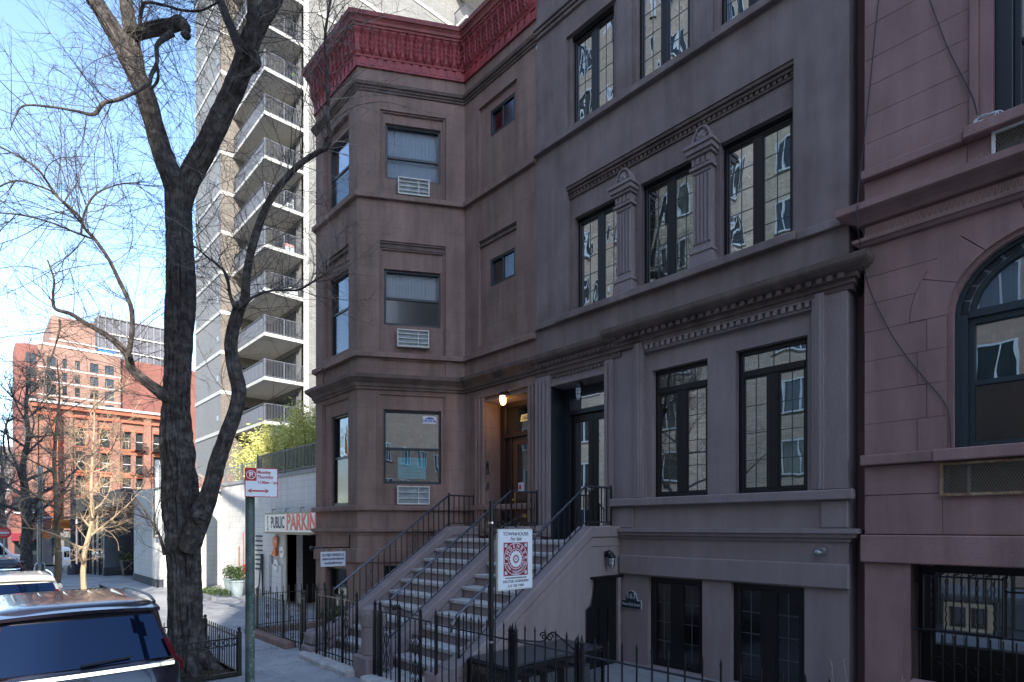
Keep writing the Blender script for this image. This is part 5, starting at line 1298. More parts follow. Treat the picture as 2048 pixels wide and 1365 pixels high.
# ------------------------------------------------------------------ iron railings on the stoops
def ywalk(pts, sp):
    out = []
    for (a, b) in zip(pts[:-1], pts[1:]):
        n = max(1, int(abs(b - a) / sp))
        out += [a + (b - a) * i / n for i in range(n)]
    return out + [pts[-1]]
def railing(label, x, ytop, yfoot, hgt=.70, mt='iron', topm='railblue', zig=True, foot_extra=None, deco=()):
    t = thing('stair_railing', label, 'railing', (x, -2, 0), 'iron stair railings on the stoops')
    def zt(y): return chk(y) + hgt
    ys = [ytop, -.8, yfoot]
    T = MB().tube([(x, y, zt(y)) for y in ys] + ([(x, yfoot - .12, zt(yfoot) - .14), (x, yfoot - .13, zt(yfoot) - .25)] if foot_extra else []), .020, 8); T.build('handrail', M[topm], t)
    MB().tube([(x, y, chk(y) + .07) for y in ys], .012, 6).build('bottom_rail', M[topm], t)
    me = MB().box(-.008, .008, -.008, .008, .075, hgt - .01).mesh('baluster', M[mt])
    for y in ywalk(ys, .135): link('baluster', me, t, (x, y, chk(y)))
    pm = MB().box(-.014, .014, -.014, .014, -.02, hgt + .05).mesh('post', M[mt])
    for y in (ytop, -.8): link('post', pm, t, (x, y, chk(y)))
    MB().box(x - .014, x + .014, yfoot - .014, yfoot + .014, chk(yfoot) - .35, chk(yfoot) + hgt + (.06 if not foot_extra else -.02)).build('post', M[mt], t)
    for y in deco:
        q = MB(); z = chk(y)
        for k in (-1, 1):
            q.tube([(x, y + k * .0, z + .15), (x, y + k * .035, z + .33), (x, y, z + .5)], .005, 4); spiral(q, (x, y + k * .03, z + .54), .03, 1, (0, k, 0), UZ, -1.57, .004, 10); spiral(q, (x, y + k * .03, z + .11), .03, 1, (0, k, 0), (0, 0, -1), -1.57, .004, 10)
        q.build('scroll', M[mt], t)
    return t
railing('iron railing on the left cheek wall of the left stoop', -10.58, -.08, -3.55, deco=(-1.7, -2.75))
railing('iron railing on the middle cheek wall between the two stoops', -8.52, -.08, -3.55)
railing('iron railing on the right cheek wall, nearest the black double door', -6.60, -.08, -3.60, foot_extra=True)

# ------------------------------------------------------------------ sidewalk fences and gates
spear = MB(); spear.box(-.0065, .0065, -.0065, .0065, 0, 1.16); spear.add([(-.010, -.010, 1.16), (.010, -.010, 1.16), (.010, .010, 1.16), (-.010, .010, 1.16), (0, 0, 1.23)], [(0, 1, 4), (1, 2, 4), (2, 3, 4), (3, 0, 4), (3, 2, 1, 0)])
spear_me = spear.mesh('baluster', M['iron'])
def ifence(label, a, b, zb=.14, h=.98, sp=.13, posts=(), tall=True, cat='fence', name='iron_fence', scr=0, group=None, hs=1.0, toprail='railblue'):
    a = Vector((*a, zb)); b = Vector((*b, zb)); L = (b - a).length; d = (b - a).normalized()
    t = thing(name, label, cat, ((a.x + b.x) / 2, (a.y + b.y) / 2, 0), group)
    for z in (.07, h - .02): MB().bar(a + Vector((0, 0, z)), b + Vector((0, 0, z)), .026, .014).build('rail', M[toprail if z > .3 else 'iron'], t)
    n = max(2, round(L / sp))
    for i in range(n + 1):
        p = a + (b - a) * i / n
        o = link('baluster', spear_me, t, (p.x, p.y, p.z - .05)); o.scale = (1, 1, hs)
    pm = MB(); pm.box(-.018, .018, -.018, .018, -.15, h + .06); pm.lathe((0, 0, h + .06), [(.016, 0), (.026, .02), (.026, .045), (.012, .075), (.002, .1)], 10)
    pm = pm.mesh('post', M['iron'])
    for q in posts: link('post', pm, t, a + d * q)
    for i in range(scr):
        c = a + d * (L * (i + .5) / scr); q = MB(); u = d
        for (z, s_) in ((h * .75, 1), (h * .18, -1)):
            for k in (-1, 1): spiral(q, c + Vector((0, 0, z)) + u * (k * .045), .045, 1.2, u * k, Vector((0, 0, s_)), -1.57, .006, 14)
        for k in (-1, 1): q.tube([c + Vector((0, 0, h * .25)) + u * k * .03, c + Vector((0, 0, h * .48)) + u * k * .10, c + Vector((0, 0, h * .7)) + u * k * .03], .006, 4); q.tube([c + Vector((0, 0, h * .25)) + u * k * .10, c + Vector((0, 0, h * .48)), c + Vector((0, 0, h * .7)) + u * k * .10], .006, 4)
        q.build('scroll', M['iron'], t)
    return t
ifence('black iron gate with scrolls closing the left stoop', (-10.22, -4.06), (-8.72, -4.06), zb=.12, h=1.08, posts=(0, .35, 1.0, 1.5), scr=2, cat='gate', name='iron_gate', hs=.915)
g2 = ifence('black iron gate with scrolls closing the right stoop', (-8.18, -4.06), (-6.62, -4.06), zb=.02, h=1.10, posts=(.05, .2, .75, 1.3), scr=2, cat='gate', name='iron_gate', hs=.935)
q = MB(); q.tube(sm([(-7.6, -4.06, 1.17), (-7.5, -4.06, 1.25), (-7.3, -4.06, 1.19), (-6.95, -4.06, 1.15)]), .010, 5)
for k in (-1, 1): spiral(q, (-7.58 + k * .05, -4.07, 1.20), .055, 1.3, (k, 0, 0), UZ, 0, .010)
q.build('scroll', M['iron'], g2)
ifence('long black spear-topped fence in front of the black service box', (-6.52, -4.06), (-4.98, -4.06), zb=.12, h=.98, posts=(.02, 1.5), sp=.15)
g3 = ifence('black areaway gate with arched scroll top, right of the sale sign post', (-4.93, -4.06), (-3.98, -4.06), zb=.12, h=.98, posts=(0, .93), cat='gate', name='iron_gate', sp=.15)
q = MB(); q.tube(sm([(-4.9, -4.06, 1.10), (-4.5, -4.06, 1.14), (-4.35, -4.06, 1.26), (-4.2, -4.06, 1.2), (-4.0, -4.06, 1.10)]), .010, 5)
for k in (-1, 1): spiral(q, (-4.42 + k * .05, -4.07, 1.20), .05, 1.3, (k, 0, 0), UZ, 0, .009)
q.build('scroll', M['iron'], g3)
ifence('black spear-topped fence running off the bottom edge at the right', (-3.93, -4.06), (2.0, -4.06), zb=.12, h=.98, posts=(0, 2.9), sp=.17)
ifence('black iron fence along the sidewalk in front of the bay, nearest the garage', (-13.65, -3.98), (-12.0, -3.98), zb=.12, h=.78, posts=(0, 1.65), sp=.13, hs=.80, scr=1)
ifence('low black iron gate standing in the bay fence left of the stoop', (-11.95, -3.98), (-11.1, -3.98), zb=.08, h=.70, posts=(0.0, .85), sp=.12, hs=.74, scr=1, cat='gate', name='iron_gate')
ifence('black iron side fence running back from the sidewalk toward the bay', (-13.65, -3.9), (-13.65, -2.3), zb=.12, h=.78, posts=(0, 1.6), sp=.15, hs=.80)
ifence('short black iron fence panel beside the foot of the left stoop', (-11.05, -3.98), (-10.86, -4.0), zb=.3, h=.75, posts=(0, .19), sp=.1, hs=.78)
# tree guard
tg = thing('tree_guard', 'low black iron guard with ring frieze around the big tree', 'tree guard', (-10.85, -5.95, 0))
def guard(a, b, h=.62, rings=True, comb=False):
    a = Vector((*a, 0)); b = Vector((*b, 0)); L = (b - a).length; d = (b - a) / L
    MB().bar(a + Vector((0, 0, .05)), b + Vector((0, 0, .05)), .05, .05).build('bottom_rail', M['iron'], tg)
    MB().bar(a + Vector((0, 0, h)), b + Vector((0, 0, h)), .022).build('top_rail', M['iron'], tg)
    if rings:
        MB().bar(a + Vector((0, 0, h - .115)), b + Vector((0, 0, h - .115)), .018).build('middle_rail', M['iron'], tg)
        n = round(L / .125)
        for i in range(n):
            c = a + d * (L * (i + .5) / n) + Vector((0, 0, h - .058))
            MB().tube([c + d * (.044 * math.cos(t_)) + Vector((0, 0, .044 * math.sin(t_))) for t_ in [6.2832 * k / 14 for k in range(15)]], .008, 5).build('ring', M['iron'], tg)
        n = round(L / .155)
    else: n = round(L / .12)
    for i in range(n + 1):
        p = a + d * (L * i / n); MB().bar(p + Vector((0, 0, .05)), p + Vector((0, 0, h + .085)), .013).build('baluster', M['iron'], tg)
guard((-9.92, -5.50), (-9.92, -6.56)); guard((-9.92, -5.50), (-11.78, -5.50), rings=False); guard((-11.78, -5.5), (-11.78, -6.5))
for p in ((-9.92, -5.5), (-11.78, -5.5), (-9.92, -6.56)):
    q = MB(); q.box(p[0] - .03, p[0] + .03, p[1] - .03, p[1] + .03, 0, .70); q.lathe((p[0], p[1], .70), [(.034, 0), (.034, .015), (.015, .025), (.03, .05), (.028, .07), (.003, .095)], 10); q.build('post', M['iron'], tg)

# ------------------------------------------------------------------ air conditioners
def ac(label, fr, a0, a1, z0, z1, o, cols=2, rows=4, full=False):
    t = thing('air_conditioner', label, 'air conditioner', fr(a0, o, z0), 'air conditioners through the bay wall')
    MB().fbox(fr, a0 + .02, a1 - .02, o - .5, o + .08, z0 + .01, z1 - .01).build('casing', M['acd'], t)
    s = MB(); F = s.fbox; b = .028
    F(fr, a0, a1, o + .04, o + .13, z0, z0 + b); F(fr, a0, a1, o + .04, o + .13, z1 - b, z1); F(fr, a0, a0 + b, o + .04, o + .128, z0 + b, z1 - b); F(fr, a1 - b, a1, o + .04, o + .128, z0 + b, z1 - b)
    am = a0 + (a1 - a0) * .64; F(fr, am, am + .022, o + .08, o + .12, z0 + b, z1 - b)
    for i in range(1, rows): z = z0 + (z1 - z0) * i / rows; F(fr, a0 + b, a1 - b, o + .08, o + .118, z - .009, z + .009)
    s.build('grille', M['acw'], t, bevel=.004)
    s = MB(); n = 22
    for i in range(n): a = a0 + b + (a1 - a0 - 2 * b) * (i + .5) / n; s.fbox(fr, a - .003, a + .003, o + .081, o + .09, z0 + b, z1 - b)
    s.build('fin', M['acd'], t, kind='stuff')
ac('air conditioner under the top bay window', FBf, .92, 1.65, 10.18, 10.58, -.06)
ac('air conditioner under the middle bay window with striped grille', FBf, .90, 1.64, 6.62, 7.03, -.06)
ac('air conditioner under the lowest bay window, above the stoop railing', FBf, .90, 1.65, 2.93, 3.36, -.03, rows=3)

# ------------------------------------------------------------------ lamps, plaques, small fittings
def lantern(label, c, lit, h=.32, r=.065, wall=(0, 1, 0), arm=.16, cat='wall lamp'):
    t = thing('wall_lantern', label, cat, c); c = Vector(c); w = Vector(wall)
    MB().lathe(c + w * arm + Vector((0, 0, .05)), [(.055, 0), (.055, .02), (.02, .03)], 14, -w).build('wall_plate', M['iron'], t)
    MB().tube([c + w * arm + Vector((0, 0, .05)), c + w * arm * .4 + Vector((0, 0, .12)), c + Vector((0, 0, .08))], .014, 6).build('arm', M['iron'], t)
    MB().lathe(c, [(r * 1.25, -.02), (r * 1.3, 0), (r * .9, .045), (r * .3, .085), (.01, .10)], 14).build('cap', M['iron'], t)
    g = MB().lathe(c + Vector((0, 0, -h * .75)), [(r * .55, 0), (r * .85, h * .15), (r * .98, h * .7)], 14).build('glass', M['glow'] if lit else M['lampg'], t)
    q = MB()
    for k in range(6): a = k * 1.047; q.tube([c + Vector((r * math.cos(a), r * math.sin(a), -.02)), c + Vector((r * 1.02 * math.cos(a), r * 1.02 * math.sin(a), -h * .5)), c + Vector((r * .6 * math.cos(a), r * .6 * math.sin(a), -h * .78))], .005, 4)
    for z in (-.07, -.14): q.tube([c + Vector((r * 1.03 * math.cos(a), r * 1.03 * math.sin(a), z)) for a in [k * .524 for k in range(13)]], .005, 4)
    q.build('cage', M['iron'], t)
    return t
pl = PY(1004, 795, -.05)
lt = lantern('lit warm lantern hanging beside the door numbered 165', (pl.x, -.02, pl.z + .05), True, h=.28, r=.075, wall=(1, 0, 0), arm=.16)
ld = bpy.data.lights.new('lantern_bulb', 'POINT'); ld.energy = 1.3; ld.color = (1, .62, .25); ld.shadow_soft_size = .04
lo = bpy.data.objects.new('lantern_bulb', ld); COL.objects.link(lo); lo.parent = lt; lo.location = (0, 0, -.38)
lantern('unlit caged lamp hanging over the black glazed double door', (-7.42, -.04, 5.12), False, h=.34, r=.055, wall=(0, 1, 0), arm=.1)
lantern('caged wall lamp above the door under the right stoop', (-6.33, -.42, 1.88), False, h=.26, r=.055, wall=(-1, 0, 0), arm=.12)
# chandelier glow behind the transom of 165
t = thing('hall_lamp', 'small glowing hall lamp seen through the transom of the numbered door', 'lamp', (-9.2, 1.3, 5.0))
for k in (-1, 1): MB().lathe((-9.3 + k * .05, 1.2, 5.0), [(.01, -.03), (.035, 0), (.02, .05)], 8).build('bulb', M['glow'], t)
MB().tube([(-9.3, 1.2, 5.0), (-9.3, 1.2, 5.3)], .01, 5).build('stem', M['brass'], t)
# camera dome
t = thing('security_camera', 'small grey round security camera at the right end of the grey-brown house', 'camera', (-3.1, 0, 2.1))
cpt = PY(1646, 1103, 0)
MB().lathe((cpt.x, 0, cpt.z), [(.055, 0), (.055, .02), (.03, .03), (.03, .05)], 16, (0, -1, 0)).build('mount', M['galv'], t)
MB().lathe((cpt.x - .015, -.04, cpt.z - .01), [(.02, -.02), (.045, 0), (.05, .05), (.045, .09), (.03, .10)], 16, (-.5, -.8, -.15)).build('housing', M['galv'], t, smooth=True)
# intercom panels beside door 165
t = thing('intercom', 'silver intercom panel with dark screen left of the wooden door', 'intercom', (-10.25, -.1, 3.7))
s = MB(); s.box(-10.25, -10.235, -.05 + .02, .10, 3.62, 3.93); s.build('plate', M['steel'], t, bevel=.004); MB().box(-10.235, -10.228, .0, .07, 3.75, 3.88).build('screen', M['dark'], t)
t = thing('letter_plate', 'small silver keypad plate below the intercom', 'keypad', (-10.25, -.1, 3.3))
MB().box(-10.25, -10.235, -.02, .09, 3.26, 3.43).build('plate', M['steel'], t, bevel=.004)
q = MB()
for i in range(3):
    for j in range(4): q.box(-10.235, -10.229, .0 + i * .022, .012 + i * .022, 3.29 + j * .03, 3.305 + j * .03)
q.build('keys', M['dark'], t)
# house number plaque 163
t = thing('house_plaque', 'dark arched plaque lettered 163 West 85th Street beside the basement window', 'plaque', (-6.15, 0, 1.1))
a, b = PY(1245, 1200, 0), PY(1284, 1215, 0)
def plaque(mb, a0, a1, z0, z1, z2, o0, o1):
    w = a1 - a0; cxx = (a0 + a1) / 2; r = w * .29
    mb.prism([(a0, z0), (a1, z0), (a1, z1), (cxx + r, z1)] + [(cxx + r * math.cos(k), z1 + (z2 - z1) * math.sin(k)) for k in [.3, .7, 1.1, 1.57, 2.04, 2.44, 2.84]] + [(cxx - r, z1), (a0, z1)], MAIN, o0, o1)
zz = b.z
s = MB(); plaque(s, -6.41, -5.99, .94, 1.10, 1.27, 0, .02); s.build('plaque_rim', M['silver'], t)
s = MB(); plaque(s, -6.40, -6.0, .95, 1.09, 1.26, .018, .026); s.build('plaque_face', M['signgr'], t)
text(t, '163', .135, MAIN(-6.2, .028, 1.165), UX, UZ, M['silver'], bold=.002); text(t, 'West 85th Street', .075, MAIN(-6.2, .028, 1.02), UX, UZ, M['silver'], sx=.72, bold=.001)

# ------------------------------------------------------------------ signs
# parking regulation sign on its pole
t = thing('street_sign', 'red and white parking regulation sign on a green scratched pole', 'sign', (-6.49, -6.5, 0))
pc_ = PT(500, 1055, 6.25); px_, py_ = pc_.x, pc_.y
MB().tube([(px_, py_, -.1), (px_, py_, 3.0)], .047, 14).build('pole', M['pole'], t)
scr = MB(); rr = random.Random(3)
for k in range(60):
    z = .2 + rr.random() * 1.5; a_ = -.6 + rr.random() * 1.0
    pts = [(px_ + .0485 * math.cos(a_ + i * .13 * rr.choice((-1, 1))), py_ + .0485 * math.sin(a_ + i * .13), z + i * .012 * rr.uniform(-1, 1)) for i in range(4)]
    scr.tube(pts, .0012, 3)
scr.build('scratch_mark', M['acw'], t, kind='stuff')
A = PT(489, 1055, 6.16); B = PT(555, 1055, 6.30)
ux = Vector((B.x - A.x, B.y - A.y, 0)); W = ux.length; ux.normalize(); nrm = ux.cross(Vector((0, 0, 1)))      # faces the viewer
def sgn(u, v, d=0): return Vector((A.x, A.y, 0)) + ux * u + Vector((0, 0, v)) + nrm * (.06 + d)
zb0 = 2.4 + (1055 - 995) / 1168 * 6.2; zb1 = 2.4 + (1055 - 937) / 1168 * 6.2
def sbox(mb, u0, u1, v0, v1, d0, d1): return mb.hexa([sgn(u, v, d) for v in (v0, v1) for u, d in ((u0, d0), (u1, d0), (u1, d1), (u0, d1))])
b_ = sbox(MB(), 0, W, zb0, zb1, -.004, 0).build('sign_edge', M['signr'], t)
H_ = zb1 - zb0
sbox(MB(), .008, W - .008, zb0 + .008, zb1 - .008, -.003, .001).build('sign_face', M['signw'], t)
sbox(MB(), .008, .115, zb1 - .008 - .13, zb1 - .008, .0, .002).build('red_square', M['signr'], t)
cu = sgn(.061, zb1 - .075, .003)
ring = MB(); ring.tube([cu + ux * (.043 * math.cos(k)) + Vector((0, 0, .043 * math.sin(k))) for k in [6.2832 * i / 28 for i in range(29)]], .0042, 4); ring.bar(cu + ux * -.032 + Vector((0, 0, .032)), cu + ux * .032 + Vector((0, 0, -.032)), .008, .003); ring.build('prohibition_ring', M['signw'], t)
text(t, 'P', .075, cu, ux, UZ, M['signw'], bold=.002)
for s_, v, sz in (('Monday', .045, .047), ('Thursday', .095, .047), ('11:30am - 1pm', .152, .043)): text(t, s_, sz, sgn(.122 if v < .1 else .124, zb1 - v, .003), ux, UZ, M['signr'], align='LEFT', sx=.88 if v < .1 else .78, bold=.0008)
q = MB(); zc0 = zb0 + .065
def arrow(q, d):
    sbox(q, .06, W - .12, zc0 - .008, zc0 + .008, .001, d)
    for (u, sg) in ((.025, 1), (W - .085, -1)): q.add([sgn(u, zc0, d), sgn(u + sg * .045, zc0 + .026, d), sgn(u + sg * .03, zc0, d), sgn(u + sg * .045, zc0 - .026, d)], [(0, 1, 2), (0, 2, 3)])
arrow(q, .003); q.build('arrow', M['signr'], t)
q = MB()
for u, v in ((W / 2 - .1, zb0 + .01), (W / 2 + .1, zb0 + .01), (W / 2, zb1 - .012), (W - .012, zb0 + .1), (W - .012, zb1 - .08)): q.lathe(sgn(u, v, .001), [(.007, 0), (.007, .003)], 8, nrm)
q.build('rivet', M['parkw'], t)

# townhouse for sale sign
t = thing('sale_sign', 'white TOWNHOUSE For Sale board with maroon flower emblem', 'sign', (-5.28, -3.75, 2.0))
t0 = thing('sign_post', 'tall black post with curled arm holding the sale board', 'post', (-5.28, -4.12, 0))
xs_ = -5.28
MB().tube([(xs_, -4.13, -.1), (xs_, -4.13, 2.70)], .031, 14).build('pole', M['iron'], t0)
MB().lathe((xs_, -4.13, 2.70), [(.035, -.02), (.035, .01), (.03, .015), (.0, .016)], 14).build('cap', M['iron'], t0)
for z in (1.02, 2.44): MB().lathe((xs_, -4.13, z), [(.037, 0), (.037, .025)], 14).build('collar', M['steel'], t0)
q = MB(); q.tube([(xs_, -4.12, 2.34), (xs_, -3.36, 2.34)], .011, 6)
q.tube(sm([(xs_, -4.10, 2.62), (xs_, -3.95, 2.60), (xs_, -3.75, 2.48), (xs_, -3.55, 2.44), (xs_, -3.38, 2.42)]), .009, 5)
spiral(q, (xs_, -3.98, 2.42), .07, 1.3, (0, 1, 0), UZ, 0, .009); spiral(q, (xs_, -3.72, 2.43), .045, 1.3, (0, -1, 0), UZ, 1, .009); spiral(q, (xs_, -3.42, 2.39), .045, 1.3, (0, -1, 0), UZ, 0, .009); q.tube([(xs_, -4.1, 2.36), (xs_, -3.6, 2.55)], .007, 5)
q.build('arm', M['iron'], t0)
ya, yb = -4.04, -3.45; zt1, zb1_ = 2.27, 1.62
zt1 = 2.4 - (1057 - 1055) / 1168 * 7.04 - .0; zb1_ = 2.4 - (1183 - 1055) / 1168 * 7.04
zt1 -= .01
q = MB()
for y in (-3.90, -3.62):
    for k in range(2): q.tube([(xs_, y + .012 * math.cos(a), zt1 - .02 + k * .0 + .035 + .035 * math.sin(a)) for a in [6.2832 * i / 12 for i in range(13)]], .004, 4)
q.build('hook', M['steel'], t)
MB().box(xs_ - .022, xs_ + .018, ya, yb, zb1_, zt1).build('board_frame', M['acw'], t, bevel=.004)
MB().box(xs_ + .018, xs_ + .021, ya + .022, yb - .022, zb1_ + .022, zt1 - .022).build('board_face', M['signw'], t)
def bt(u, v, d=.0): return Vector((xs_ + .022 + d, ya + u, zt1 - v))
Wb, Hb = yb - ya, zt1 - zb1_
text(t, 'TOWNHOUSE', .060, bt(Wb / 2, .062), UY, UZ, M['inkg'], fit=.43, bold=.001); text(t, 'For Sale', .066, bt(Wb / 2, .122), UY, UZ, M['inkg'], fit=.19, shear=.3, bold=.001)
em0, em1 = .165, .575; ec = bt(Wb / 2, (em0 + em1) / 2); er = (em1 - em0) / 2
MB().box(xs_ + .0205, xs_ + .0225, ec.y - er, ec.y + er, ec.z - er, ec.z + er).build('emblem_ground', M['signm'], t)
def ringp(q, r, w, d=.002, n=40): 
    q.add([ec + Vector((d, rr_ * math.cos(k), rr_ * math.sin(k))) for rr_ in (r - w / 2, r + w / 2) for k in [6.2832 * i / n for i in range(n)]], [(i, (i + 1) % n, n + (i + 1) % n, n + i) for i in range(n)])
q = MB(); ringp(q, er * .96, .008); ringp(q, er * .60, .008); ringp(q, er * .13, .006)
for k in range(16):
    a = 6.2832 * k / 16; c, s_ = math.cos(a), math.sin(a); pts = [(er * .20, 0), (er * .34, .016), (er * .46, .017), (er * .53, 0), (er * .46, -.017), (er * .34, -.016)]
    q.add([ec + Vector((.002, r * c - w * s_, r * s_ + w * c)) for r, w in pts], [tuple(range(6))])
for k in range(8):
    a = 6.2832 * (k + .5) / 8; c, s_ = math.cos(a), math.sin(a); pts = [(er * .04, 0), (er * .09, .01), (er * .16, 0), (er * .09, -.01)]
    q.add([ec + Vector((.003, r * c - w * s_, r * s_ + w * c)) for r, w in pts], [(0, 1, 2, 3)])
for sy in (-1, 1):
    for sz in (-1, 1):
        for ang in (-.55, 0, .55):
            b0 = Vector((.002, sy * er * .74, sz * er * .74)); a = math.atan2(sz, sy) + ang; ln = .055 if ang == 0 else .045
            u = Vector((0, math.cos(a), math.sin(a))); v = Vector((0, -math.sin(a), math.cos(a)))
            q.add([ec + b0 + u * l + v * w for l, w in ((0, -.004), (ln * .6, -.013), (ln, 0), (ln * .6, .013), (0, .004))], [(0, 1, 2, 3, 4)])
q.build('emblem', M['signw'], t)
def arc_text(s_, r, a0, a1, size, flip=False):
    n = len(s_)
    for i, ch in enumerate(s_):
        if ch == ' ': continue
        a = R(a0 + (a1 - a0) * i / (n - 1)); p = ec + Vector((.003, r * math.cos(a), r * math.sin(a)))
        up = Vector((0, math.cos(a), math.sin(a))) * (-1 if flip else 1); ux_ = up.cross(Vector((1, 0, 0))) ; ux_ = Vector((0, up.z, -up.y))
        text(t, ch, size, p, ux_, up, M['signw'], bold=.0008)
arc_text('VANDENBERG', er * .78, 200, -20, .062)
arc_text('THE TOWNHOUSE', er * .78, 212, 328, .034, True)
text(t, 'EXPERTS', .03, ec + Vector((.003, 0, -er * .9)), UY, UZ, M['signw'])
for s_, v, sz, sx_ in (('www.townhouseexperts.com', .60, .030, .36), ('DEXTER GUERRIERI', .645, .042, .43), ('212 769 1900', .70, .044, .27)): text(t, s_, sz, bt(Wb / 2, v), UY, UZ, M['inkg'], fit=sx_, bold=.001)

# doctor's hanging sign
t = thing('hanging_sign', 'small white doctor sign hanging from a bracket arm on the bay', 'sign', (-12.67, -2.6, 1.7))
xd = -12.67
q = MB(); q.tube([(xd, -2.15, 2.28), (xd, -2.15, 1.88)], .012, 6); q.tube([(xd, -2.15, 1.93), (xd, -3.02, 1.93)], .014, 8); q.lathe((xd, -3.0, 1.93), [(.0, -.0), (.045, .02), (.055, .055), (.045, .09), (.0, .11)], 12, (0, -1, 0)); q.tube([(xd, -2.17, 2.24), (xd, -2.75, 1.94)], .003, 4); q.build('bracket', M['iron'], t)
q = MB()
for y in (-2.72, -2.36): q.tube([(xd, y + .014 * math.cos(a), 1.875 + .03 * math.sin(a)) for a in [6.2832 * i / 10 for i in range(11)]], .004, 4)
q.build('hook', M['steel'], t)
MB().box(xd - .008, xd + .008, -2.85, -2.25, 1.50, 1.84).build('board', M['signw'], t)
MBu = Vector((xd + .010, -2.55, 0))
for s_, z, sz, sx_ in (('DR. ROBERT MORRISON, DC', 1.76, .085, .54), ('CHIROPRACTOR-APPLIED KINESIOLOGIST', 1.668, .058, .55), ('www.RobertMorrison.nyc', 1.578, .078, .44)): text(t, s_, sz, MBu + Vector((0, 0, z)), UY, UZ, mat('sign_blue_ink', (.02, .03, .12), .5), fit=sx_, bold=.0022)

# black perforated service box
t = thing('service_box', 'black perforated metal box in the sunken area behind the fence', 'equipment box', (-5.95, -2.6, -.5))
bx0, bx1, by0, by1, bz = -6.35, -5.55, -3.62, -1.66, .60
MB().hexa([(bx0, by0, bz - .03), (bx1, by0, bz - .03), (bx1, by1, bz - .03), (bx0, by1, bz - .03), (bx0, by0, bz), (bx1, by0, bz), (bx1, by1, bz), (bx0, by1, bz)]).build('lid', mat('dark_blue_steel', (.045, .055, .065), .3, metal=.3, var=.2), t)
q = MB()
for (x, y) in ((bx0, by0), (bx1, by0), (bx1, by1), (bx0, by1)): q.box(x - .02, x + .02, y - .02, y + .02, -.55, bz - .031)
for z in (-.5, 0, bz - .08): q.box(bx0, bx1, by0 - .012, by0 + .012, z, z + .04); q.box(bx1 - .012, bx1 + .012, by0, by1, z, z + .04)
q.build('frame', M['iron'], t)
q = MB()
FX = Frame(bx1, by0, 0, 1); FYb = Frame(bx0, by0, 1, 0)
diamond(q, FX, .02, by1 - by0 - .02, 0, -.45, bz - .04, .035, .004); diamond(q, FYb, .02, bx1 - bx0 - .02, 0, -.45, bz - .04, .035, .004)
q.build('mesh', M['iron'], t, kind='stuff')
q = MB()
for i in range(5): q.box(bx0 + .12, bx1 - .12, by0 + .15 + i * .36, by0 + .36 + i * .36, -.5, .35)
q.build('condenser', M['galv'], t)

# small plants and pots
def leaves(label, nm, cat, c, r, n, mt, size=.05, flat=.7, parent=None, seed=1, up=0):
    rn = random.Random(seed); mb = MB()
    for i in range(n):
        while True:
            p = Vector((rn.uniform(-1, 1), rn.uniform(-1, 1), rn.uniform(-1, 1)))
            if p.length < 1: break
        p = Vector((p.x * r[0], p.y * r[1], p.z * r[2])) + Vector(c)
        d = Vector((rn.gauss(0, 1), rn.gauss(0, 1), rn.gauss(0, 1) + up)).normalized(); e = d.orthogonal().normalized(); e = (e * math.cos(i) + d.cross(e) * math.sin(i))
        s_ = size * rn.uniform(.6, 1.4); mb.add([p, p + d * s_ * .5 + e * s_ * .22, p + d * s_, p + d * s_ * .5 - e * s_ * .22], [(0, 1, 2, 3)])
    return mb.build(nm, M[mt], parent, label=label)
gpots = [((462, 1188), 'left pale blue pot with leafy shrub by the garage door'), ((474, 1192), 'right pale blue pot with leafy shrub by the garage door')]
for i, ((px, py), lab) in enumerate(gpots):
    p = PY(px, py, -1.75 - i * .15); t = thing('potted_shrub', lab, 'plant pot', (p.x, p.y, 0))
    MB().lathe((p.x, p.y, 0), [(.17, 0), (.24, .5), (.27, .52), (.27, .57), (.22, .57), (.2, .5)], 18).build('pot', M['pot'], t)
    leaves(None, 'foliage', '', (p.x, p.y, .78), (.30, .30, .26), 420, 'leafd', .09, seed=i + 2, parent=t)
leaves(None, 'foliage', '', (-35.6, -2.6, .85), (.5, .5, .3), 400, 'leafd', .12, parent=leafsrc)
gb = struct(leaves(None, 'ground_cover', '', (-22.6, -2.2, .1), (1.6, .45, .08), 900, 'leafd', .08, seed=9), 'stuff'); gb['label'] = 'low brownish green ground cover in the kerbed bed by the pots'; gb['category'] = 'ground cover'
tag(MB().box(-24.3, -20.6, -2.9, -2.78, 0, .12).build('bed_kerb', M['conc']), 'low concrete kerb of the planting bed before the garage', 'kerb')
for i, (px, py, lab, c) in enumerate(((742, 1268, 'dark pot with green plant inside the left areaway fence', 'leafd'), (660, 1260, 'small dark pot with sprigs at the foot of the bay', 'leafd'))):
    p = PY(660 + i * 26, 1250, -2.9 + i * .15); t = thing('potted_plant', lab, 'plant pot', (p.x, p.y, 0)); zf = -.02
    MB().lathe((p.x, p.y, zf), [(.14, 0), (.2, .34), (.22, .36), (.2, .38)], 14).build('pot', M['potd'], t); leaves(None, 'foliage', '', (p.x, p.y, .5), (.22, .22, .16), 160, 'leafd', .1, parent=t, seed=20 + i)
t = thing('weeds', 'dry stalks growing at the bottom of the mauve house corner', 'weeds', (-2.3, -.15, -.3))
for k in range(9):
    x = -2.75 + .13 * k; rn = random.Random(k); h = rn.uniform(.5, 1.0); base = Vector((x, -.2 - rn.random() * .2, -.5))
    q = MB(); tip = base + Vector((rn.uniform(-.15, .15), 0, h + .2)); q.tube([base, (base + tip) / 2 + Vector((.03, 0, 0)), tip], .003, 4)
    for j in range(6): a = base + (tip - base) * rn.uniform(.5, 1); q.tube([a, a + Vector((rn.uniform(-.08, .08), rn.uniform(-.05, .05), rn.uniform(.02, .1)))], .002, 3)
    q.build('stalk', M['timber'], t)

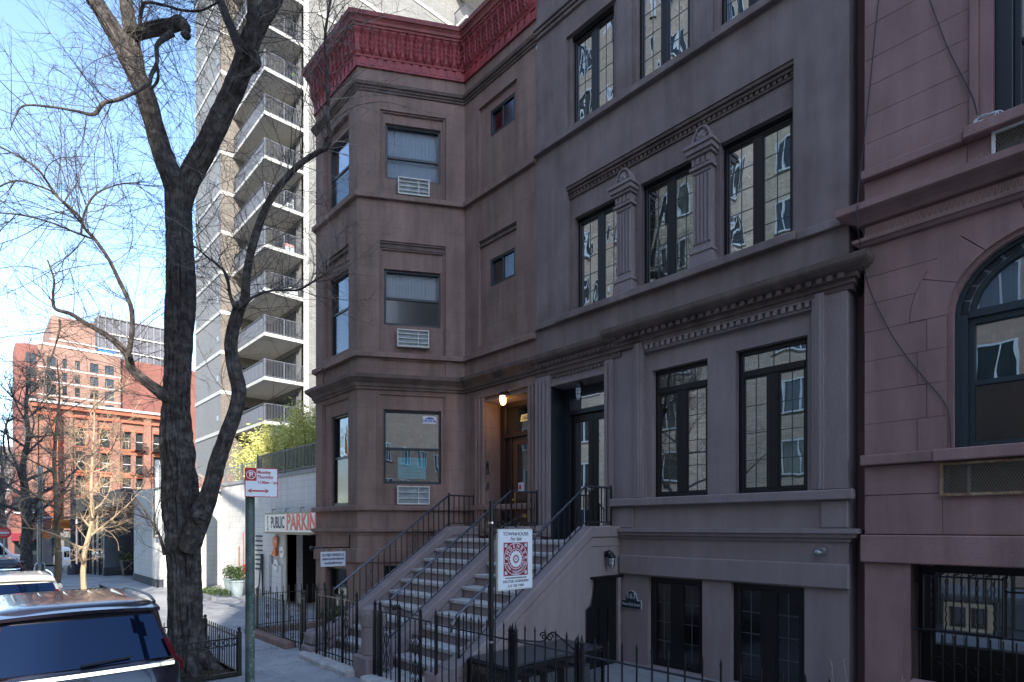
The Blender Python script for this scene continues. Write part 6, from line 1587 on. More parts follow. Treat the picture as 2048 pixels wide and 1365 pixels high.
# fallen leaves and litter on the sidewalk and in the tree pit
q = MB(); rn = random.Random(77)
for k in range(420):
    if k < 240: x, y = rn.uniform(-11.7, -10), rn.uniform(-6.45, -5.6)
    else: x, y = rn.uniform(-14, -3), (-4.25 - abs(rn.gauss(0, .25)) if k % 2 else rn.uniform(-6.5, -4.2))
    if -11.3 < x < -10.5 and y < -5.7: continue
    z = .012 if k >= 240 else .05; a = rn.uniform(0, 6.28); r = rn.uniform(.014, .034)
    q.add([(x + r * math.cos(a), y + r * math.sin(a), z + rn.uniform(0, .012)), (x - r * .5 * math.sin(a), y + r * .5 * math.cos(a), z), (x - r * math.cos(a), y - r * math.sin(a), z + .006), (x + r * .5 * math.sin(a), y - r * .5 * math.cos(a), z)], [(0, 1, 2, 3)])
lv = q.build('fallen_leaves', mat('dry_leaf', (.16, .10, .05), .9, var=.5, vs=30)); lv['kind'] = 'stuff'

# bamboo hedge on the terrace, pink bush
def bamboo(label, cx_, cy_, r, zt, n, seed):
    rn = random.Random(seed); t = thing('bamboo_clump', label, 'bamboo', (cx_, cy_, 4), 'bamboo clumps on the garage terrace')
    q = MB(); lf = MB()
    for k in range(22):
        x = cx_ + rn.uniform(-r, r) * .8; y = cy_ + rn.uniform(-.5, .5); h = (zt - 4) * rn.uniform(.7, 1.08); dx = rn.uniform(-.5, .5); dy = rn.uniform(-.5, .3)
        pts = [Vector((x + dx * f ** 2, y + dy * f ** 2, 3.9 + h * f)) for f in (0, .3, .6, .85, 1)]
        q.tube(pts, [.014, .012, .01, .006, .003], 4)
        for j in range(n // 22):
            f = rn.uniform(.08, 1.02); p = Vector((x + dx * f * f, y + dy * f * f, 3.9 + h * f)) + Vector((rn.gauss(0, .2), rn.gauss(0, .2), rn.gauss(0, .1)))
            d = Vector((rn.gauss(0, .7), rn.gauss(0, .7), rn.uniform(-.9, .35))).normalized(); e = d.cross(Vector((rn.gauss(0, 1), rn.gauss(0, 1), rn.gauss(0, 1)))).normalized(); s_ = rn.uniform(.10, .22)
            lf.add([p, p + d * s_ * .4 + e * s_ * .13, p + d * s_, p + d * s_ * .4 - e * s_ * .13], [(0, 1, 2, 3)])
    q.build('culm', M['leafd'], t); lf.build('foliage', M['leaf'], t)
for k, (px, Y, py, lab) in enumerate(((500, 1.0, 895, 'lowest bamboo clump at the left end of the bright hedge'), (530, .9, 868, 'second bamboo clump of the bright hedge behind the railing'), (560, .8, 850, 'middle bamboo clump of the bright hedge'), (592, .7, 832, 'fourth bamboo clump of the bright hedge, near the bay'), (622, .6, 812, 'tallest bamboo clump of the bright hedge, against the bay'), (650, .5, 808, 'bamboo clump half hidden behind the bay'))):
    p = PY(px, py, Y); bamboo(lab, p.x, Y, 1.0, p.z, 4500, 40 + k)
t = thing('pink_bush', 'pinkish bare shrub behind the garage wall beside the stem of the tree', 'bush', (-29, 0, 4))
for px in (400, 425, 450):
    p = PY(px, 950, .3); leaves(None, 'foliage', '', (p.x, p.y, 4.45), (.9, .6, .6), 1500, 'pink', .07, parent=t, seed=px)
    q = MB(); rn = random.Random(px)
    for k in range(14): q.tube([(p.x, p.y, 3.9), (p.x + rn.uniform(-.4, .4), p.y + rn.uniform(-.3, .3), 4.5), (p.x + rn.uniform(-.9, .9), p.y + rn.uniform(-.5, .5), 5.1)], .012, 3)
    q.build('stem', M['twigl'], t)

# ------------------------------------------------------------------ vehicles
def ringpts(xr, xf, w, z, rc, X0, yc, bow=.06, n=6):
    P = []
    L = xf - xr; rc = min(rc, w * .9, L * .45)
    cs = [(xr + rc, -w + rc, 180), (xf - rc, -w + rc, 270), (xf - rc, w - rc, 0), (xr + rc, w - rc, 90)]
    for (cx_, cy_, a0) in cs:
        for k in range(n + 1):
            a = R(a0 + 90 * k / n); x = cx_ + rc * math.cos(a); y = cy_ + rc * math.sin(a)
            if x < xr + L / 2: x += bow * (y / w) ** 2
            P.append((X0 - x, yc + y, z))
    return P
def loft(mb, rings, cap=True):
    n = len(rings[0]); b = len(mb.v)
    for r in rings: mb.v += r
    for i in range(len(rings) - 1):
        for k in range(n): k2 = (k + 1) % n; mb.f.append((b + i * n + k, b + i * n + k2, b + (i + 1) * n + k2, b + (i + 1) * n + k))
    if cap: mb.f.append(tuple(b + k for k in range(n))); mb.f.append(tuple(b + (len(rings) - 1) * n + k for k in range(n)))
    return mb
def wheel(parent, x, y, z, r, out, name='wheel'):
    c = Vector((x, y, z)); ax = (0, out, 0)
    t_ = MB().lathe(c, [(r * .62, -.10), (r * .95, -.10), (r, -.06), (r, .06), (r * .95, .10), (r * .66, .10)], 28, ax).build(name, M['rubber'], parent, smooth=True)
    q = MB().lathe(c, [(r * .64, .04), (r * .66, .085), (r * .60, .09), (r * .58, .05)], 28, ax)
    for k in range(8): a = k * .785; q.bar(c + Vector((0, out * .07, 0)), c + Vector((math.cos(a) * r * .6, out * .075, math.sin(a) * r * .6)), .05, .03)
    q.lathe(c, [(.07, .05), (.06, .1)], 10, ax); q.build('rim', M['galv'], t_)
def suv(label, X0, yc, zr, paint, cat='car', roofm=None, hr=1.545, rails=True, W=.93, L=4.75):
    t = thing('parked_suv', label, cat, (X0 - L / 2, yc, zr))
    z = lambda h: zr + h
    low = [(.10, L - .1, W - .06, .28, .35), (.02, L - .02, W - .01, .42, .35), (0, L, W, .62, .4), (.04, L - .03, W, .80, .4), (.09, L - .12, W - .015, .93, .4), (.12, L - .35, W - .05, 1.0, .45), (.16, L - .6, W - .10, 1.03, .45)]
    b = loft(MB(), [ringpts(a, bb, w, z(h), rc, X0, yc) for a, bb, w, h, rc in low]).build('body', M[paint], t, smooth=True)
    hi = [(.14, L - 1.15, W - .075, 1.0, .22), (.17, L - 1.3, W - .09, 1.08, .22), (.34, L - 1.75, W - .17, 1.33, .2), (.42, L - 1.95, W - .215, hr - .10, .2), (.44, L - 2.0, W - .235, hr - .065, .2), (.47, L - 2.05, W - .28, hr - .035, .2), (.60, L - 2.2, W - .42, hr - .01, .2), (.95, L - 2.6, W - .62, hr, .2)]
    loft(MB(), [ringpts(a, bb, w, z(h), rc, X0, yc) for a, bb, w, h, rc in hi]).build('cabin', M[paint], t, smooth=True)
    # rear glass
    def xr(h): return .14 + (h - 1.0) / (hr - .10 - 1.0) * .28
    q = MB(); n, m = 12, 5; vs = []
    for j in range(m + 1):
        h = 1.02 + (hr - .17 - 1.02) * j / m; w = (W - .16) - (h - 1.02) * .30
        for i in range(n + 1):
            y = -w + 2 * w * i / n; vs.append((X0 - xr(h) - .06 * (y / (W - .1)) ** 2 + .012, yc + y, z(h)))
    q.add(vs, [(j * (n + 1) + i, j * (n + 1) + i + 1, (j + 1) * (n + 1) + i + 1, (j + 1) * (n + 1) + i) for j in range(m) for i in range(n)])
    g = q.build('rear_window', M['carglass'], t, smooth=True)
    q = MB(); q.bar((X0 - .115, yc - .05, z(1.045)), (X0 - .135, yc + .42, z(1.075)), .02); q.build('rear_wiper', M['rubber'], g)
    # spoiler
    q = MB(); wS = W - .24
    pts = []
    for i in range(13):
        y = -wS + 2 * wS * i / 12; bow = .06 * (y / W) ** 2; pts.append([(X0 - .62 - bow, yc + y, z(hr - .028 - .03 * (y / wS) ** 2)), (X0 - .34 - bow, yc + y, z(hr - .065 - .03 * (y / wS) ** 2)), (X0 - .35 - bow, yc + y, z(hr - .105 - .03 * (y / wS) ** 2)), (X0 - .5 - bow, yc + y, z(hr - .12))])
    loft(q, pts); q.build('spoiler', M[paint], t)
    # side glass
    for sg in (-1, 1):
        q = MB(); vs = []
        for j in range(4):
            h = 1.05 + (hr - .16 - 1.05) * j / 3; w = W - .08 - (h - 1.0) * .325 + .012
            for i in range(6): x = .55 + .1 * j + (L - 2.1 - .3 * j - .55 - .1 * j) * i / 5; vs.append((X0 - x, yc + sg * w, z(h)))
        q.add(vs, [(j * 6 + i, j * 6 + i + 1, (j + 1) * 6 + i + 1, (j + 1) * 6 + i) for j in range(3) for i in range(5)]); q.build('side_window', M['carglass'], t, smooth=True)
        q = MB(); vs = [ringpts(0, 0.01, W, 0, .1, 0, 0)[0]]
        q.v = []; sec = []
        for h, x0_, x1_ in ((.86, .04, .12), (.95, .05, .13), (1.04, .10, .16), (1.14, .15, .20), (1.24, .20, .24)):
            w = (W - .03) if h < .97 else (W - .10 - (h - 1.0) * .33)
            sec.append([(X0 - x0_ - .045, yc + sg * (w - .06), z(h)), (X0 - x0_ - .06, yc + sg * (w - .015), z(h)), (X0 - x1_ - .02, yc + sg * (w + .004), z(h)), (X0 - x1_ - .02, yc + sg * (w - .05), z(h))])
        loft(q, sec); q.build('tail_light', M['taill'], t)
        if rails:
            q = MB(); wr = W - .25
            q.tube(sm([(X0 - .62, yc + sg * wr, z(hr - .05)), (X0 - .75, yc + sg * wr, z(hr - .022)), (X0 - 1.1, yc + sg * (wr + .01), z(hr + .004)), (X0 - 2.2, yc + sg * (wr + .01), z(hr + .004)), (X0 - 2.6, yc + sg * wr, z(hr - .03))]), .017, 6); q.build('roof_rail', M['chrome'] if paint != 'carblk' else M['iron'], t)
        q = MB(); q.lathe((X0 - L + 1.55, yc + sg * (W + .08), z(1.05)), [(.05, -.08), (.09, -.03), (.09, .04), (.04, .09)], 12, (0, 0, 1)); q.build('door_mirror', M[paint], t, smooth=True)
        for x in (.92, L - .95): wheel(t, X0 - x, yc + sg * (W - .09), z(.34), .34, sg)
    q = MB(); 
    for i in range(-2, 3):
        y = i * .27; wv = .012; q.hexa([(X0 - xx, yc + y + s_ * wv, z(hh + dz)) for dz in (-.01, .012) for xx, hh, s_ in ((.62, hr - .03, -1), (2.2, hr - .003, -1), (2.2, hr - .003, 1), (.62, hr - .03, 1))])
    q.build('roof_rib', M[paint], t)
    q = MB(); pts = []
    for i in range(13):
        y = -(W - .14) + 2 * (W - .14) * i / 12; bow = .06 * (y / W) ** 2
        pts.append([(X0 - .12 - bow, yc + y, z(.965 + .02)), (X0 - .085 - bow, yc + y, z(.955 + .015)), (X0 - .08 - bow, yc + y, z(.93)), (X0 - .12 - bow, yc + y, z(.925))])
    loft(q, pts); q.build('chrome_strip', M['chrome'], t)
    q = MB(); q.box(X0 - .08, X0 - .02, yc - .26, yc + .26, z(.66), z(.80)); q.build('number_plate', M['signw'], t)
    q = MB(); q.box(X0 - .03, X0 + .04, yc - W + .1, yc + W - .1, z(.33), z(.52)); q.build('bumper', M[paint], t, bevel=.02)
    return t
car1 = suv('black crossover with chrome strip and dark rear window parked nearest, bottom left', -7.78, -7.75, -.17, 'carblk', hr=1.69, W=1.0)
cz = -.17
q = MB(); q.prism([(-.14, 0), (-.09, -.07), (0, -.10), (.09, -.07), (.14, 0), (.09, .03), (-.09, .03)], lambda a, o, z: (-7.83 + o, -7.85 + a, cz + .88 + z), 0, .02); em = q.build('emblem_wreath', M['chrome'], car1)
q = MB()
for k, m_ in enumerate(('signr', 'yellow', 'ink', 'signr')):
    MB().box(-7.815, -7.805, -7.92 + k * .036, -7.888 + k * .036, cz + .83, cz + .885).build('emblem_field', M[m_], em)
suv('pale silver-white wagon with roof rails parked beyond the black one', -16.6, -7.95, -.25, 'carwht', hr=1.56)
# truck in the crossing
t = thing('white_truck', 'white truck with big front wheel at the crossing, left edge', 'truck', (-58, -6, -1))
zc = -1.15; XTk = -58.0
ya = PX(-60, 1100, XTk).y; yb = PX(62, 1100, XTk).y
s = MB(); s.prism([(ya, .55), (yb - .1, .55), (yb, .8), (yb - .05, 1.35), (yb - 1.1, 1.5), (yb - 1.7, 2.35), (yb - 2.0, 2.45), (ya, 2.45)], lambda a, o, z: (XTk - o, a, zc + z), 0, 2.0); s.build('cab', M['carwhite'], t, bevel=.06)
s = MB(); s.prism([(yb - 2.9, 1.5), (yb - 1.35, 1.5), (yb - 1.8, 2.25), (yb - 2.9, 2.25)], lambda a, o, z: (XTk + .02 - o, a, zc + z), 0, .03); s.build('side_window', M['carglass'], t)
for y in (yb - .95,): 
    q = MB().lathe((XTk + .0, y, zc + .5), [(.2, -.12), (.48, -.12), (.5, 0), (.48, .12), (.3, .12)], 24, (1, 0, 0)).build('wheel', M['rubber'], t); MB().lathe((XTk, y, zc + .5), [(.3, .1), (.28, .14), (.1, .16), (.08, .2)], 16, (1, 0, 0)).build('rim', M['galv'], q)
s = MB(); pts = [(XTk + .05, yb - .95 + .62 * math.cos(a), zc + .5 + .62 * math.sin(a)) for a in [math.pi * k / 12 for k in range(13)]]; s.tube(pts, .07, 6); s.build('wheel_arch', M['carwhite'], t)
s = MB(); s.box(XTk + .02, XTk + .3, yb - 1.75, yb - 1.65, zc + 1.5, zc + 2.1); s.build('door_mirror', M['iron'], t)
# van
t = thing('white_van', 'small white van seen from behind between the street trees', 'van', (-62, -2.4, -1.3)); zc = -1.38; Xv = -62.0
ya, yb = PX(118, 1100, Xv).y, PX(149, 1100, Xv).y
loft(MB(), [ringpts(a, 4.5, (yb - ya) / 2 - w_, zc + h, .25, Xv, (ya + yb) / 2, n=3) for a, w_, h in ((.1, .1, .3), (0, 0, .5), (0, 0, 1.1), (.1, .05, 1.3), (.25, .16, 1.9), (.4, .35, 2.05))]).build('body', M['carwhite'], t, smooth=True)
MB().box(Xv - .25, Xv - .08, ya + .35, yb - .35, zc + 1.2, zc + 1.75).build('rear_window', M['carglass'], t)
for y in (ya + .08, yb - .2): MB().box(Xv - .12, Xv + .01, y, y + .12, zc + .9, zc + 1.7).build('tail_light', M['taill'], t)
MB().box(Xv - .05, Xv + .06, ya + .1, yb - .1, zc + .35, zc + .55).build('bumper', M['acd'], t)
for y in (ya + .12, yb - .12): MB().lathe((Xv - .9, y, zc + .33), [(.2, -.1), (.33, -.1), (.33, .1), (.2, .1)], 16, (0, 1, 0)).build('wheel', M['rubber'], t)
# dark car parked ahead of the white wagon and car in the garage
t = suv('dark blue car far down the kerb below the white truck', -30, -8.0, -.2, 'carblk', hr=1.35, rails=False)
t = suv('dark car standing inside the parking garage', -16.6, 2.0, 0, 'carblk', hr=1.5, rails=False)

# ------------------------------------------------------------------ street furniture far down the street
t = thing('signal_pole', 'grey street lamp pole with yellow signal arm at the crossing', 'traffic light', (-44, -5.5, -.4))
p = PX(80, 1120, -44.5); x, y = p.x, p.y
MB().tube([(x, y, -.6), (x, y, 6)], .14, 10).build('pole', M['galv'], t); MB().lathe((x, y, -.6), [(.28, 0), (.25, .8), (.15, .9)], 10).build('base', M['galv'], t)
MB().box(x - .15, x + .15, y - .95, y - .6, 1.4, 1.9).build('signal_head', M['yellow'], t)
p2 = PX(128, 1048, -44.5)
s = MB(); s.box(x - .15, x + .15, PX(103, 1048, -44.5).y, PX(146, 1048, -44.5).y, p2.z - .28, p2.z + .25); s.build('signal_head', M['yellow'], t)
q = MB()
for k in range(4): yy = PX(106 + k * 11, 1048, -44.3).y; q.lathe((x + .12, yy, p2.z), [(.12, 0), (.14, .14)], 10, (1, 0, 0))
q.build('signal_visor', M['orange'], t)
MB().tube([(x, y, p2.z + .35), (x, p2.y + 1.2, p2.z + .35)], .06, 6).build('mast_arm', M['galv'], t)
p = PX(92, 1070, -44.5); MB().box(x - .1, x + .1, p.y - .18, p.y + .18, p.z - .2, p.z + .2).build('walk_signal', M['orange'], t)
t = thing('steel_pole', 'second plain grey pole right of the white van', 'pole', (-43, -3, 0)); p = PX(146, 1120, -43)
MB().tube([(p.x, p.y, -.6), (p.x, p.y, 4.6)], .13, 10).build('shaft', M['gbase'], t); MB().lathe((p.x, p.y, -.6), [(.3, 0), (.26, .7), (.15, .8)], 10).build('base', M['gbase'], t)
t = thing('no_entry_sign', 'round red no entry sign above the white truck', 'sign', (-46, -7, 0)); p = PX(8, 1066, -46)
MB().lathe((p.x, p.y, p.z), [(.34, 0), (.34, .02)], 24, (1, 0, 0)).build('sign_face', M['parkr'], t); MB().box(p.x + .021, p.x + .03, p.y - .24, p.y + .24, p.z - .06, p.z + .06).build('white_bar', M['signw'], t)
text(t, 'DO NOT', .1, (p.x + .03, p.y, p.z + .15), UY, UZ, M['signw']); text(t, 'ENTER', .1, (p.x + .03, p.y, p.z - .15), UY, UZ, M['signw']); MB().tube([(p.x - .03, p.y, -.6), (p.x - .03, p.y, p.z + .4)], .04, 6).build('pole', M['galv'], t)
p = PX(80, 1150, -17.3)
t = thing('parking_meter', 'pair of grey meter heads on a dark post at the kerb behind the white wagon', 'parking meter', (p.x, -6.9, 0))
MB().tube([(p.x, p.y, 0), (p.x, p.y, .9)], .05, 8).build('post', M['iron'], t)
for k in (-1, 1): MB().lathe((p.x, p.y + k * .11, .82), [(.07, 0), (.10, .06), (.10, .22), (.06, .3), (.02, .33)], 12).build('meter_head', M['galv'], t)
for (x0_, lab) in ((-24.6, 'low dark guard of crossed bars round the pale sapling'), ):
    t = thing('tree_guard', lab, 'tree guard', (x0_, -6, 0)); q = MB()
    for i in range(13): y = -6.5 + i * .085; q.bar((x0_ + 1.6, y, 0), (x0_ + 1.6, y, .42), .02); q.bar((x0_ + .2 + i * .12, -5.4, 0), (x0_ + .2 + i * .12, -5.4, .42), .02)
    q.build('baluster', M['iron'], t); q = MB(); q.bar((x0_ + 1.6, -6.5, .42), (x0_ + 1.6, -5.4, .42), .03); q.bar((x0_, -5.4, .42), (x0_ + 1.6, -5.4, .42), .03); q.build('top_rail', M['iron'], t)

# ------------------------------------------------------------------ trees
class Tree:
    def __init__(s, seed): s.r = random.Random(seed); s.mb = MB(); s.n = 0
    def twig(s, p, d, L, r, lev, up=.25, curl=.35, kids=(6, 5), sides=3):
        n = max(3, int(L / (.11 if lev > 0 else .08))); n = min(n, 10); pts = [Vector(p)]; d = Vector(d).normalized(); rr = s.r
        bend = Vector((rr.gauss(0, 1), rr.gauss(0, 1), rr.gauss(0, .6))) * curl * .25
        for i in range(n):
            d = (d + bend + Vector((rr.gauss(0, 1), rr.gauss(0, 1), rr.gauss(0, 1))) * curl * .22 + Vector((0, 0, up * .12))).normalized()
            pts.append(pts[-1] + d * (L / n))
        s.mb.tube(pts, [r * (1 - .72 * i / n) for i in range(n + 1)], sides, caps=False); s.n += 1
        if lev > 0:
            k = kids[min(lev, len(kids)) - 1]
            for _ in range(k):
                f = rr.uniform(.15, .97); i = min(n - 1, int(f * n)); q = pts[i] + (pts[i + 1] - pts[i]) * (f * n - i); dd = (pts[i + 1] - pts[i]).normalized()
                side = dd.cross(Vector((rr.gauss(0, 1), rr.gauss(0, 1), rr.gauss(0, 1)))).normalized()
                s.twig(q, dd * rr.uniform(.4, 1.0) + side * rr.uniform(.6, 1.1), L * rr.uniform(.3, .62) * (1.1 - f * .5), r * .5, lev - 1, up, curl * 1.15, kids)
def barktube(mb, pts, rad, n=28, amp=.16, seed=0, fur=8.5):
    pts = [Vector(p) for p in pts]; m = len(pts); base = len(mb.v); ref = Vector((1, 0, 0)); acc = 0
    for i, p in enumerate(pts):
        d = (pts[min(i + 1, m - 1)] - pts[max(i - 1, 0)]).normalized(); ref = (ref - d * ref.dot(d)); ref = ref.normalized() if ref.length > .01 else d.orthogonal().normalized(); b = d.cross(ref)
        if i: acc += (p - pts[i - 1]).length
        for k in range(n):
            a = 2 * math.pi * k / n; r = rad[i]
            v = Vector((math.cos(a) * fur * max(r, .05) / .3 * 1.7, math.sin(a) * fur * max(r, .05) / .3 * 1.7, acc * 1.3 + seed))
            e = noise.noise(v); e2 = noise.noise(Vector((math.cos(a) * 1.2, math.sin(a) * 1.2, acc * 1.1 + seed * 3)))
            rr_ = r * (1 + amp * (.5 - abs(e) * 2.2) + .10 * e2)
            q = p + (ref * math.cos(a) + b * math.sin(a)) * rr_; mb.v.append((q.x, q.y, q.z))
    for i in range(m - 1):
        for k in range(n): k2 = (k + 1) % n; mb.f.append((base + i * n + k, base + i * n + k2, base + (i + 1) * n + k2, base + (i + 1) * n + k))
    mb.f.append(tuple(base + k for k in range(n))[::-1]); mb.f.append(tuple(base + (m - 1) * n + k for k in range(n)))
def limb(pxs, t0, t1=None, seg=8):
    """pxs: (px, py, width px); returns smooth points and radii at depths t0..t1"""
    t1 = t1 if t1 is not None else t0; n = len(pxs); P = []; Rr = []
    for i, (x, y, w) in enumerate(pxs):
        t_ = t0 + (t1 - t0) * i / max(1, n - 1); P.append(PT(x, y, t_)); Rr.append(w / 2 * .82 * t_ / FOC)
    S = sm(P, seg); k = []
    for i in range(len(S)):
        f = i / seg; a = min(int(f), n - 2); g = f - a; k.append(Rr[a] * (1 - g) + Rr[a + 1] * g)
    return S, k
T0 = 9.8
bigt = thing('bare_tree', 'big dark-barked bare street tree with forked trunk and sawn stub', 'tree', (-10.9, -6.03, 0))
LIMBS = dict(
    trunk=([(372, 1360, 100), (373, 1325, 84), (372, 1250, 73), (370, 1160, 69), (366, 1080, 74), (362, 1010, 80), (357, 930, 72), (352, 860, 64), (353, 780, 56), (357, 700, 56), (361, 620, 62), (361, 540, 60), (358, 460, 55), (357, 400, 56), (357, 350, 58)], T0, T0),
    left=([(362, 420, 50), (350, 370, 50), (330, 320, 46), (312, 262, 42), (300, 222, 42), (287, 180, 42), (262, 130, 40), (232, 70, 38), (198, 15, 37), (150, -60, 34), (90, -160, 28), (30, -280, 18)], T0, 9.0),
    left_inner=([(283, 165, 26), (270, 110, 34), (264, 75, 30), (256, 30, 29), (246, -30, 26), (230, -130, 20), (240, -260, 12)], 9.5, 9.6),
    right=([(360, 420, 44), (372, 375, 46), (390, 335, 46), (420, 280, 45), (450, 215, 44), (478, 150, 43), (497, 90, 42), (520, 45, 38), (545, 5, 34), (572, -50, 30), (610, -130, 24), (640, -240, 14)], T0, 9.4),
    right_mid=([(494, 105, 28), (505, 50, 26), (505, 0, 22), (500, -70, 18), (510, -180, 10)], 9.4, 9.0),
    right_in=([(487, 125, 18), (470, 75, 20), (452, 30, 20), (436, -10, 19), (410, -80, 15), (400, -180, 8)], 9.5, 10.2),
    right_knee=([(478, 160, 20), (503, 142, 15), (517, 128, 15), (510, 108, 14), (500, 96, 12)], 9.3, 9.2),
    stub=([(262, 72, 24), (290, 63, 28), (320, 56, 29), (345, 51, 27), (362, 45, 26), (372, 60, 22)], 9.5, 8.9),
    hang=([(345, 66, 16), (322, 82, 12), (313, 96, 9), (314, 125, 9), (302, 152, 9), (298, 168, 7), (263, 188, 8), (235, 200, 9), (207, 207, 10), (187, 229, 9), (150, 222, 6), (100, 214, 5), (48, 212, 4), (30, 235, 3), (20, 262, 2)], 9.0, 8.2),
    hang2=([(313, 128, 6), (316, 160, 6), (300, 180, 5)], 9.0, 9.1),
    topin=([(280, 50, 8), (283, 22, 9), (292, 5, 8), (330, 11, 6), (360, 20, 6), (400, 22, 5), (430, 8, 4), (442, 0, 3)], 9.4, 8.8),
    stem=([(378, 1100, 46), (392, 1060, 46), (405, 1020, 44), (420, 985, 38), (436, 925, 36), (450, 880, 33), (468, 830, 31), (478, 785, 32), (468, 735, 30), (462, 690, 28), (470, 645, 27), (480, 612, 26)], 9.6, 9.0),
    stem_up=([(480, 615, 22), (490, 595, 20), (493, 550, 18), (503, 500, 17), (520, 445, 16), (540, 402, 16), (568, 362, 15), (600, 328, 14), (635, 305, 12), (658, 290, 10), (656, 240, 8), (656, 190, 8), (654, 130, 7), (650, 80, 6), (656, 30, 6), (668, -30, 5), (690, -120, 4)], 9.0, 8.2),
    stem_l=([(470, 618, 12), (460, 590, 8), (453, 551, 6), (435, 530, 6), (415, 515, 5), (395, 498, 4), (370, 480, 3)], 9.0, 9.2),
    stem_r=([(488, 610, 12), (505, 596, 7), (537, 583, 5), (570, 581, 5), (600, 579, 5), (636, 558, 4), (660, 543, 3), (700, 520, 2)], 8.9, 8.4),
    low=([(340, 800, 30), (322, 786, 28), (300, 770, 22), (275, 750, 20), (262, 735, 18), (256, 712, 17), (237, 690, 15), (215, 672, 13), (193, 659, 11), (165, 643, 10), (141, 628, 9), (110, 617, 7), (106, 590, 5), (108, 560, 4), (95, 520, 3)], 9.7, 8.9),
    low_a=([(256, 712, 12), (264, 668, 11), (263, 620, 11), (252, 590, 10), (235, 555, 9), (215, 515, 8), (190, 480, 8), (168, 455, 7), (162, 438, 7), (140, 415, 6), (115, 394, 6), (95, 365, 5), (74, 337, 5), (40, 315, 4), (-5, 292, 4), (-60, 270, 3)], 9.3, 8.0),
    low_b=([(165, 450, 5), (135, 415, 5), (105, 385, 5), (70, 370, 4), (30, 362, 4), (-10, 378, 3)], 8.7, 8.2),
    low_c=([(162, 470, 5), (168, 430, 5), (190, 390, 4), (235, 370, 3), (280, 365, 2)], 8.9, 9.2),
    low_d=([(119, 640, 5), (119, 660, 4), (108, 700, 4), (92, 745, 3), (88, 790, 2)], 9.0, 8.8),
    low_e=([(190, 480, 5), (150, 465, 5), (100, 445, 4), (40, 430, 4), (-20, 425, 3)], 9.0, 8.4),
    side=([(330, 1110, 10), (318, 1070, 6), (300, 1040, 5), (285, 1015, 4), (270, 995, 3)], 9.7, 9.9),
)
mbt = Tree(11); rr = mbt.r; mbp = Tree(12)
for nm, (px, a, b) in LIMBS.items():
    S, K = limb(px, a, b, 10 if nm in ('trunk', 'left', 'right', 'stem') else 7)
    big = max(K) > .09
    mbk = MB(); barktube(mbk, S, K, n=72 if nm == 'trunk' else (44 if big else (14 if max(K) > .03 else 8)), amp=.20 if big else .18, seed=sum(map(ord, nm)))
    if nm != 'trunk': mbk.build('limb', M['bark'], bigt)
    else: trunk_mb = mbk
    L = sum((S[i + 1] - S[i]).length for i in range(len(S) - 1))
    dens = dict(trunk=3, stem=3, left=10, left_inner=11, right=11, right_mid=14, right_in=14, stub=2, stem_up=24, stem_r=22, stem_l=20).get(nm, 16)
    for _ in range(int(L * dens * .9)):
        i = rr.randrange(1, len(S) - 1); p = S[i]; d = (S[i + 1] - S[i - 1]).normalized()
        if nm == 'trunk' and p.z < 4.2: continue
        if nm == 'stem' and p.z < 4: continue
        side = d.cross(Vector((rr.gauss(0, 1), rr.gauss(0, 1), rr.gauss(0, 1)))).normalized()
        thin = K[i] < .04
        ln = rr.uniform(.5, 1.9)
        dr = d * rr.uniform(.1, .9) + side * 1.0 + Vector((0, 0, .25))
        (mbp if nm in ('stem_up', 'stem_r', 'right_mid', 'hang') and rr.random() < .4 else mbt).twig(p + side * K[i] * .7, dr, ln, rr.uniform(.0045, .008), 2, up=rr.choice((.6, .3, -.4)), curl=.34, kids=(4, 6))
# knots and root flare
mbk = trunk_mb
for (px, py, w, t_) in ((400, 1035, 30, 9.4), (331, 795, 20, 9.6), (370, 55, 22, 8.85), (372, 70, 18, 8.85), (478, 612, 20, 8.9)):
    c = PT(px, py, t_); r = w / 2 * t_ / FOC; S = [c + Vector((0, 0, z * r)) for z in (-1, -.8, -.4, 0, .4, .8, 1)]; barktube(mbk, S, [r * k for k in (.1, .55, .85, .95, .85, .55, .1)], n=16, amp=.3, seed=px)
for k in range(7):
    a = k * .9; c = Vector((-10.9, -6.03, 0)); u = Vector((math.cos(a), math.sin(a), 0)); barktube(mbk, [c + u * .16 + Vector((0, 0, .55)), c + u * .26 + Vector((0, 0, .25)), c + u * .42 + Vector((0, 0, .06)), c + u * .62 + Vector((0, 0, -.04))], [.12, .12, .09, .04], n=12, seed=k)
mbk.build('trunk', M['bark'], bigt, smooth=False)
mbt.mb.build('crown', M['twig'], bigt, kind='stuff'); mbp.mb.build('crown', M['twigp'], bigt, kind='stuff', label='paler fine twigs hanging before the bay')
print('twigs', mbt.n)

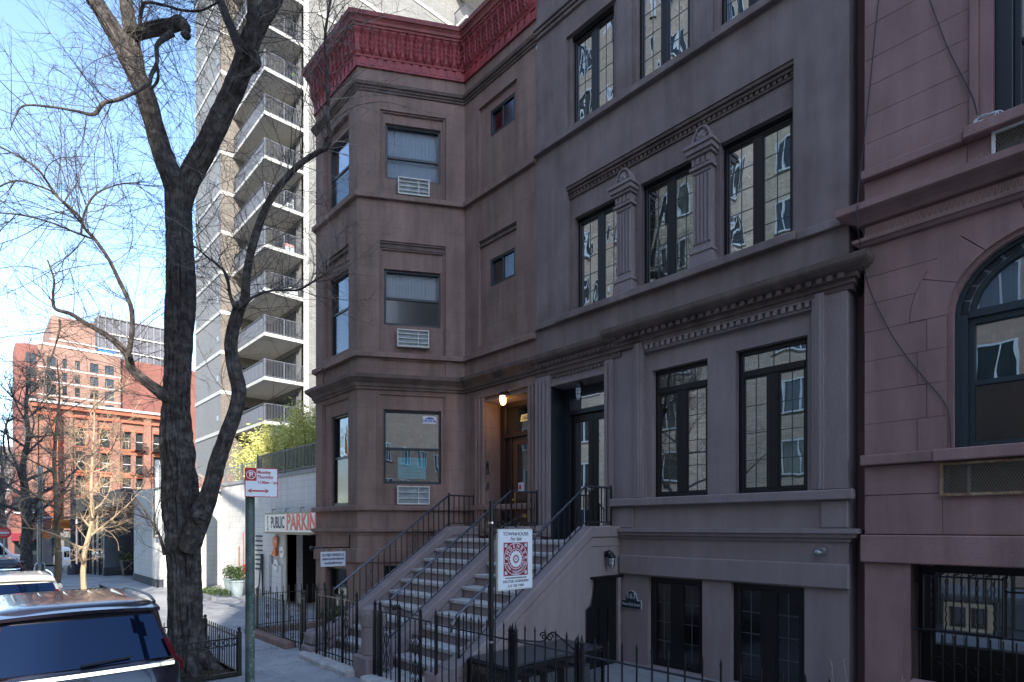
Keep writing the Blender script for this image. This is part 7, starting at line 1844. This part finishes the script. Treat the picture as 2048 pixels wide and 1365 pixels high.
def bare_tree(label, base, h, r0, seed, barkm, twigm, fork=.4, spread=.5, nl=8, lean=(0, 0), size=1.0, kids=(4, 4, 5), up=.3, curl=.4, lv=3, tr=.010, group=None, crown0=.3):
    t = thing('street_tree', label, 'tree', base, group); b = Vector(base); T = Tree(seed); rr = T.r; tk = MB()
    pts = [b + Vector((lean[0] * f + .06 * rr.gauss(0, 1) * (f > 0), lean[1] * f + .06 * rr.gauss(0, 1) * (f > 0), h * f)) for f in (-.02, .1, .25, .4, .55, .7, .85, 1.0)]
    S = sm(pts, 6); K = [r0 * (1.1 - .98 * i / len(S)) for i in range(len(S))]; barktube(tk, S, K, n=12, amp=.2, seed=seed)
    for i in range(nl):
        f = fork + (.97 - fork) * (i + rr.random() * .6) / nl; j = int(f * (len(S) - 1)); p = S[j]; a = i * 2.4 + rr.uniform(-.5, .5)
        L = h * spread * (1.15 - f * .7) * rr.uniform(.7, 1.2); d = Vector((math.cos(a), math.sin(a), rr.uniform(.35, .9))); Q = [p]; n = 9
        for k in range(n): d = (d + Vector((rr.gauss(0, .16), rr.gauss(0, .16), rr.gauss(.05, .12)))).normalized(); Q.append(Q[-1] + d * L / n)
        rad = K[j] * .55; barktube(tk, Q, [rad * (1 - .85 * k / n) for k in range(n + 1)], n=7, amp=.15, seed=i)
        for k in range(int(7 * size) + 5):
            m_ = rr.randrange(1, n); dd = (Q[m_ + 1] - Q[m_]).normalized(); side = dd.cross(Vector((rr.gauss(0, 1), rr.gauss(0, 1), rr.gauss(0, 1)))).normalized()
            T.twig(Q[m_], dd * .7 + side, L * rr.uniform(.25, .55), tr * rr.uniform(.7, 1.3), lv - 1, up, curl, kids)
    tk.build('trunk', M[barkm], t); T.mb.build('crown', M[twigm], t, kind='stuff'); return t
def gpt(px, t_): p = PT(px, 1055, t_); return (p.x, p.y, ramp(p.x))
bare_tree('young pale tan sapling lit by the sun, in front of the white garage wing', gpt(177, 17.2), 6.4, .080, 5, 'twigl', 'twigl', fork=.26, spread=.34, nl=20, kids=(3, 4), curl=.55, lv=3, tr=.010, up=.1, lean=(.1, .15))
bare_tree('brown-trunked young tree left of the pale sapling', gpt(112, 23), 9.0, .12, 8, 'twigb', 'twigl', fork=.30, spread=.40, nl=16, kids=(4, 4), lv=3, tr=.014, up=.2, curl=.5)
bare_tree('dark thick-trunked bare tree at the far left', gpt(54, 34), 11.5, .30, 15, 'bark', 'twig', fork=.27, spread=.52, nl=18, kids=(4, 5), lv=3, tr=.026)
bare_tree('distant dark bare tree at the left edge behind the white truck', gpt(6, 46), 10.5, .28, 22, 'bark', 'twig', fork=.3, spread=.5, nl=11, kids=(3, 4), lv=3, tr=.03)
# a tree of the row beyond the frame whose crown hangs into the sky at the left edge
bare_tree('bare street tree across the road, its twigs seen reflected in car and house glass', (-16, -17.4, 0), 11, .2, 31, 'bark', 'twig', fork=.3, spread=.5, nl=12, kids=(3, 3), lv=3, tr=.014)
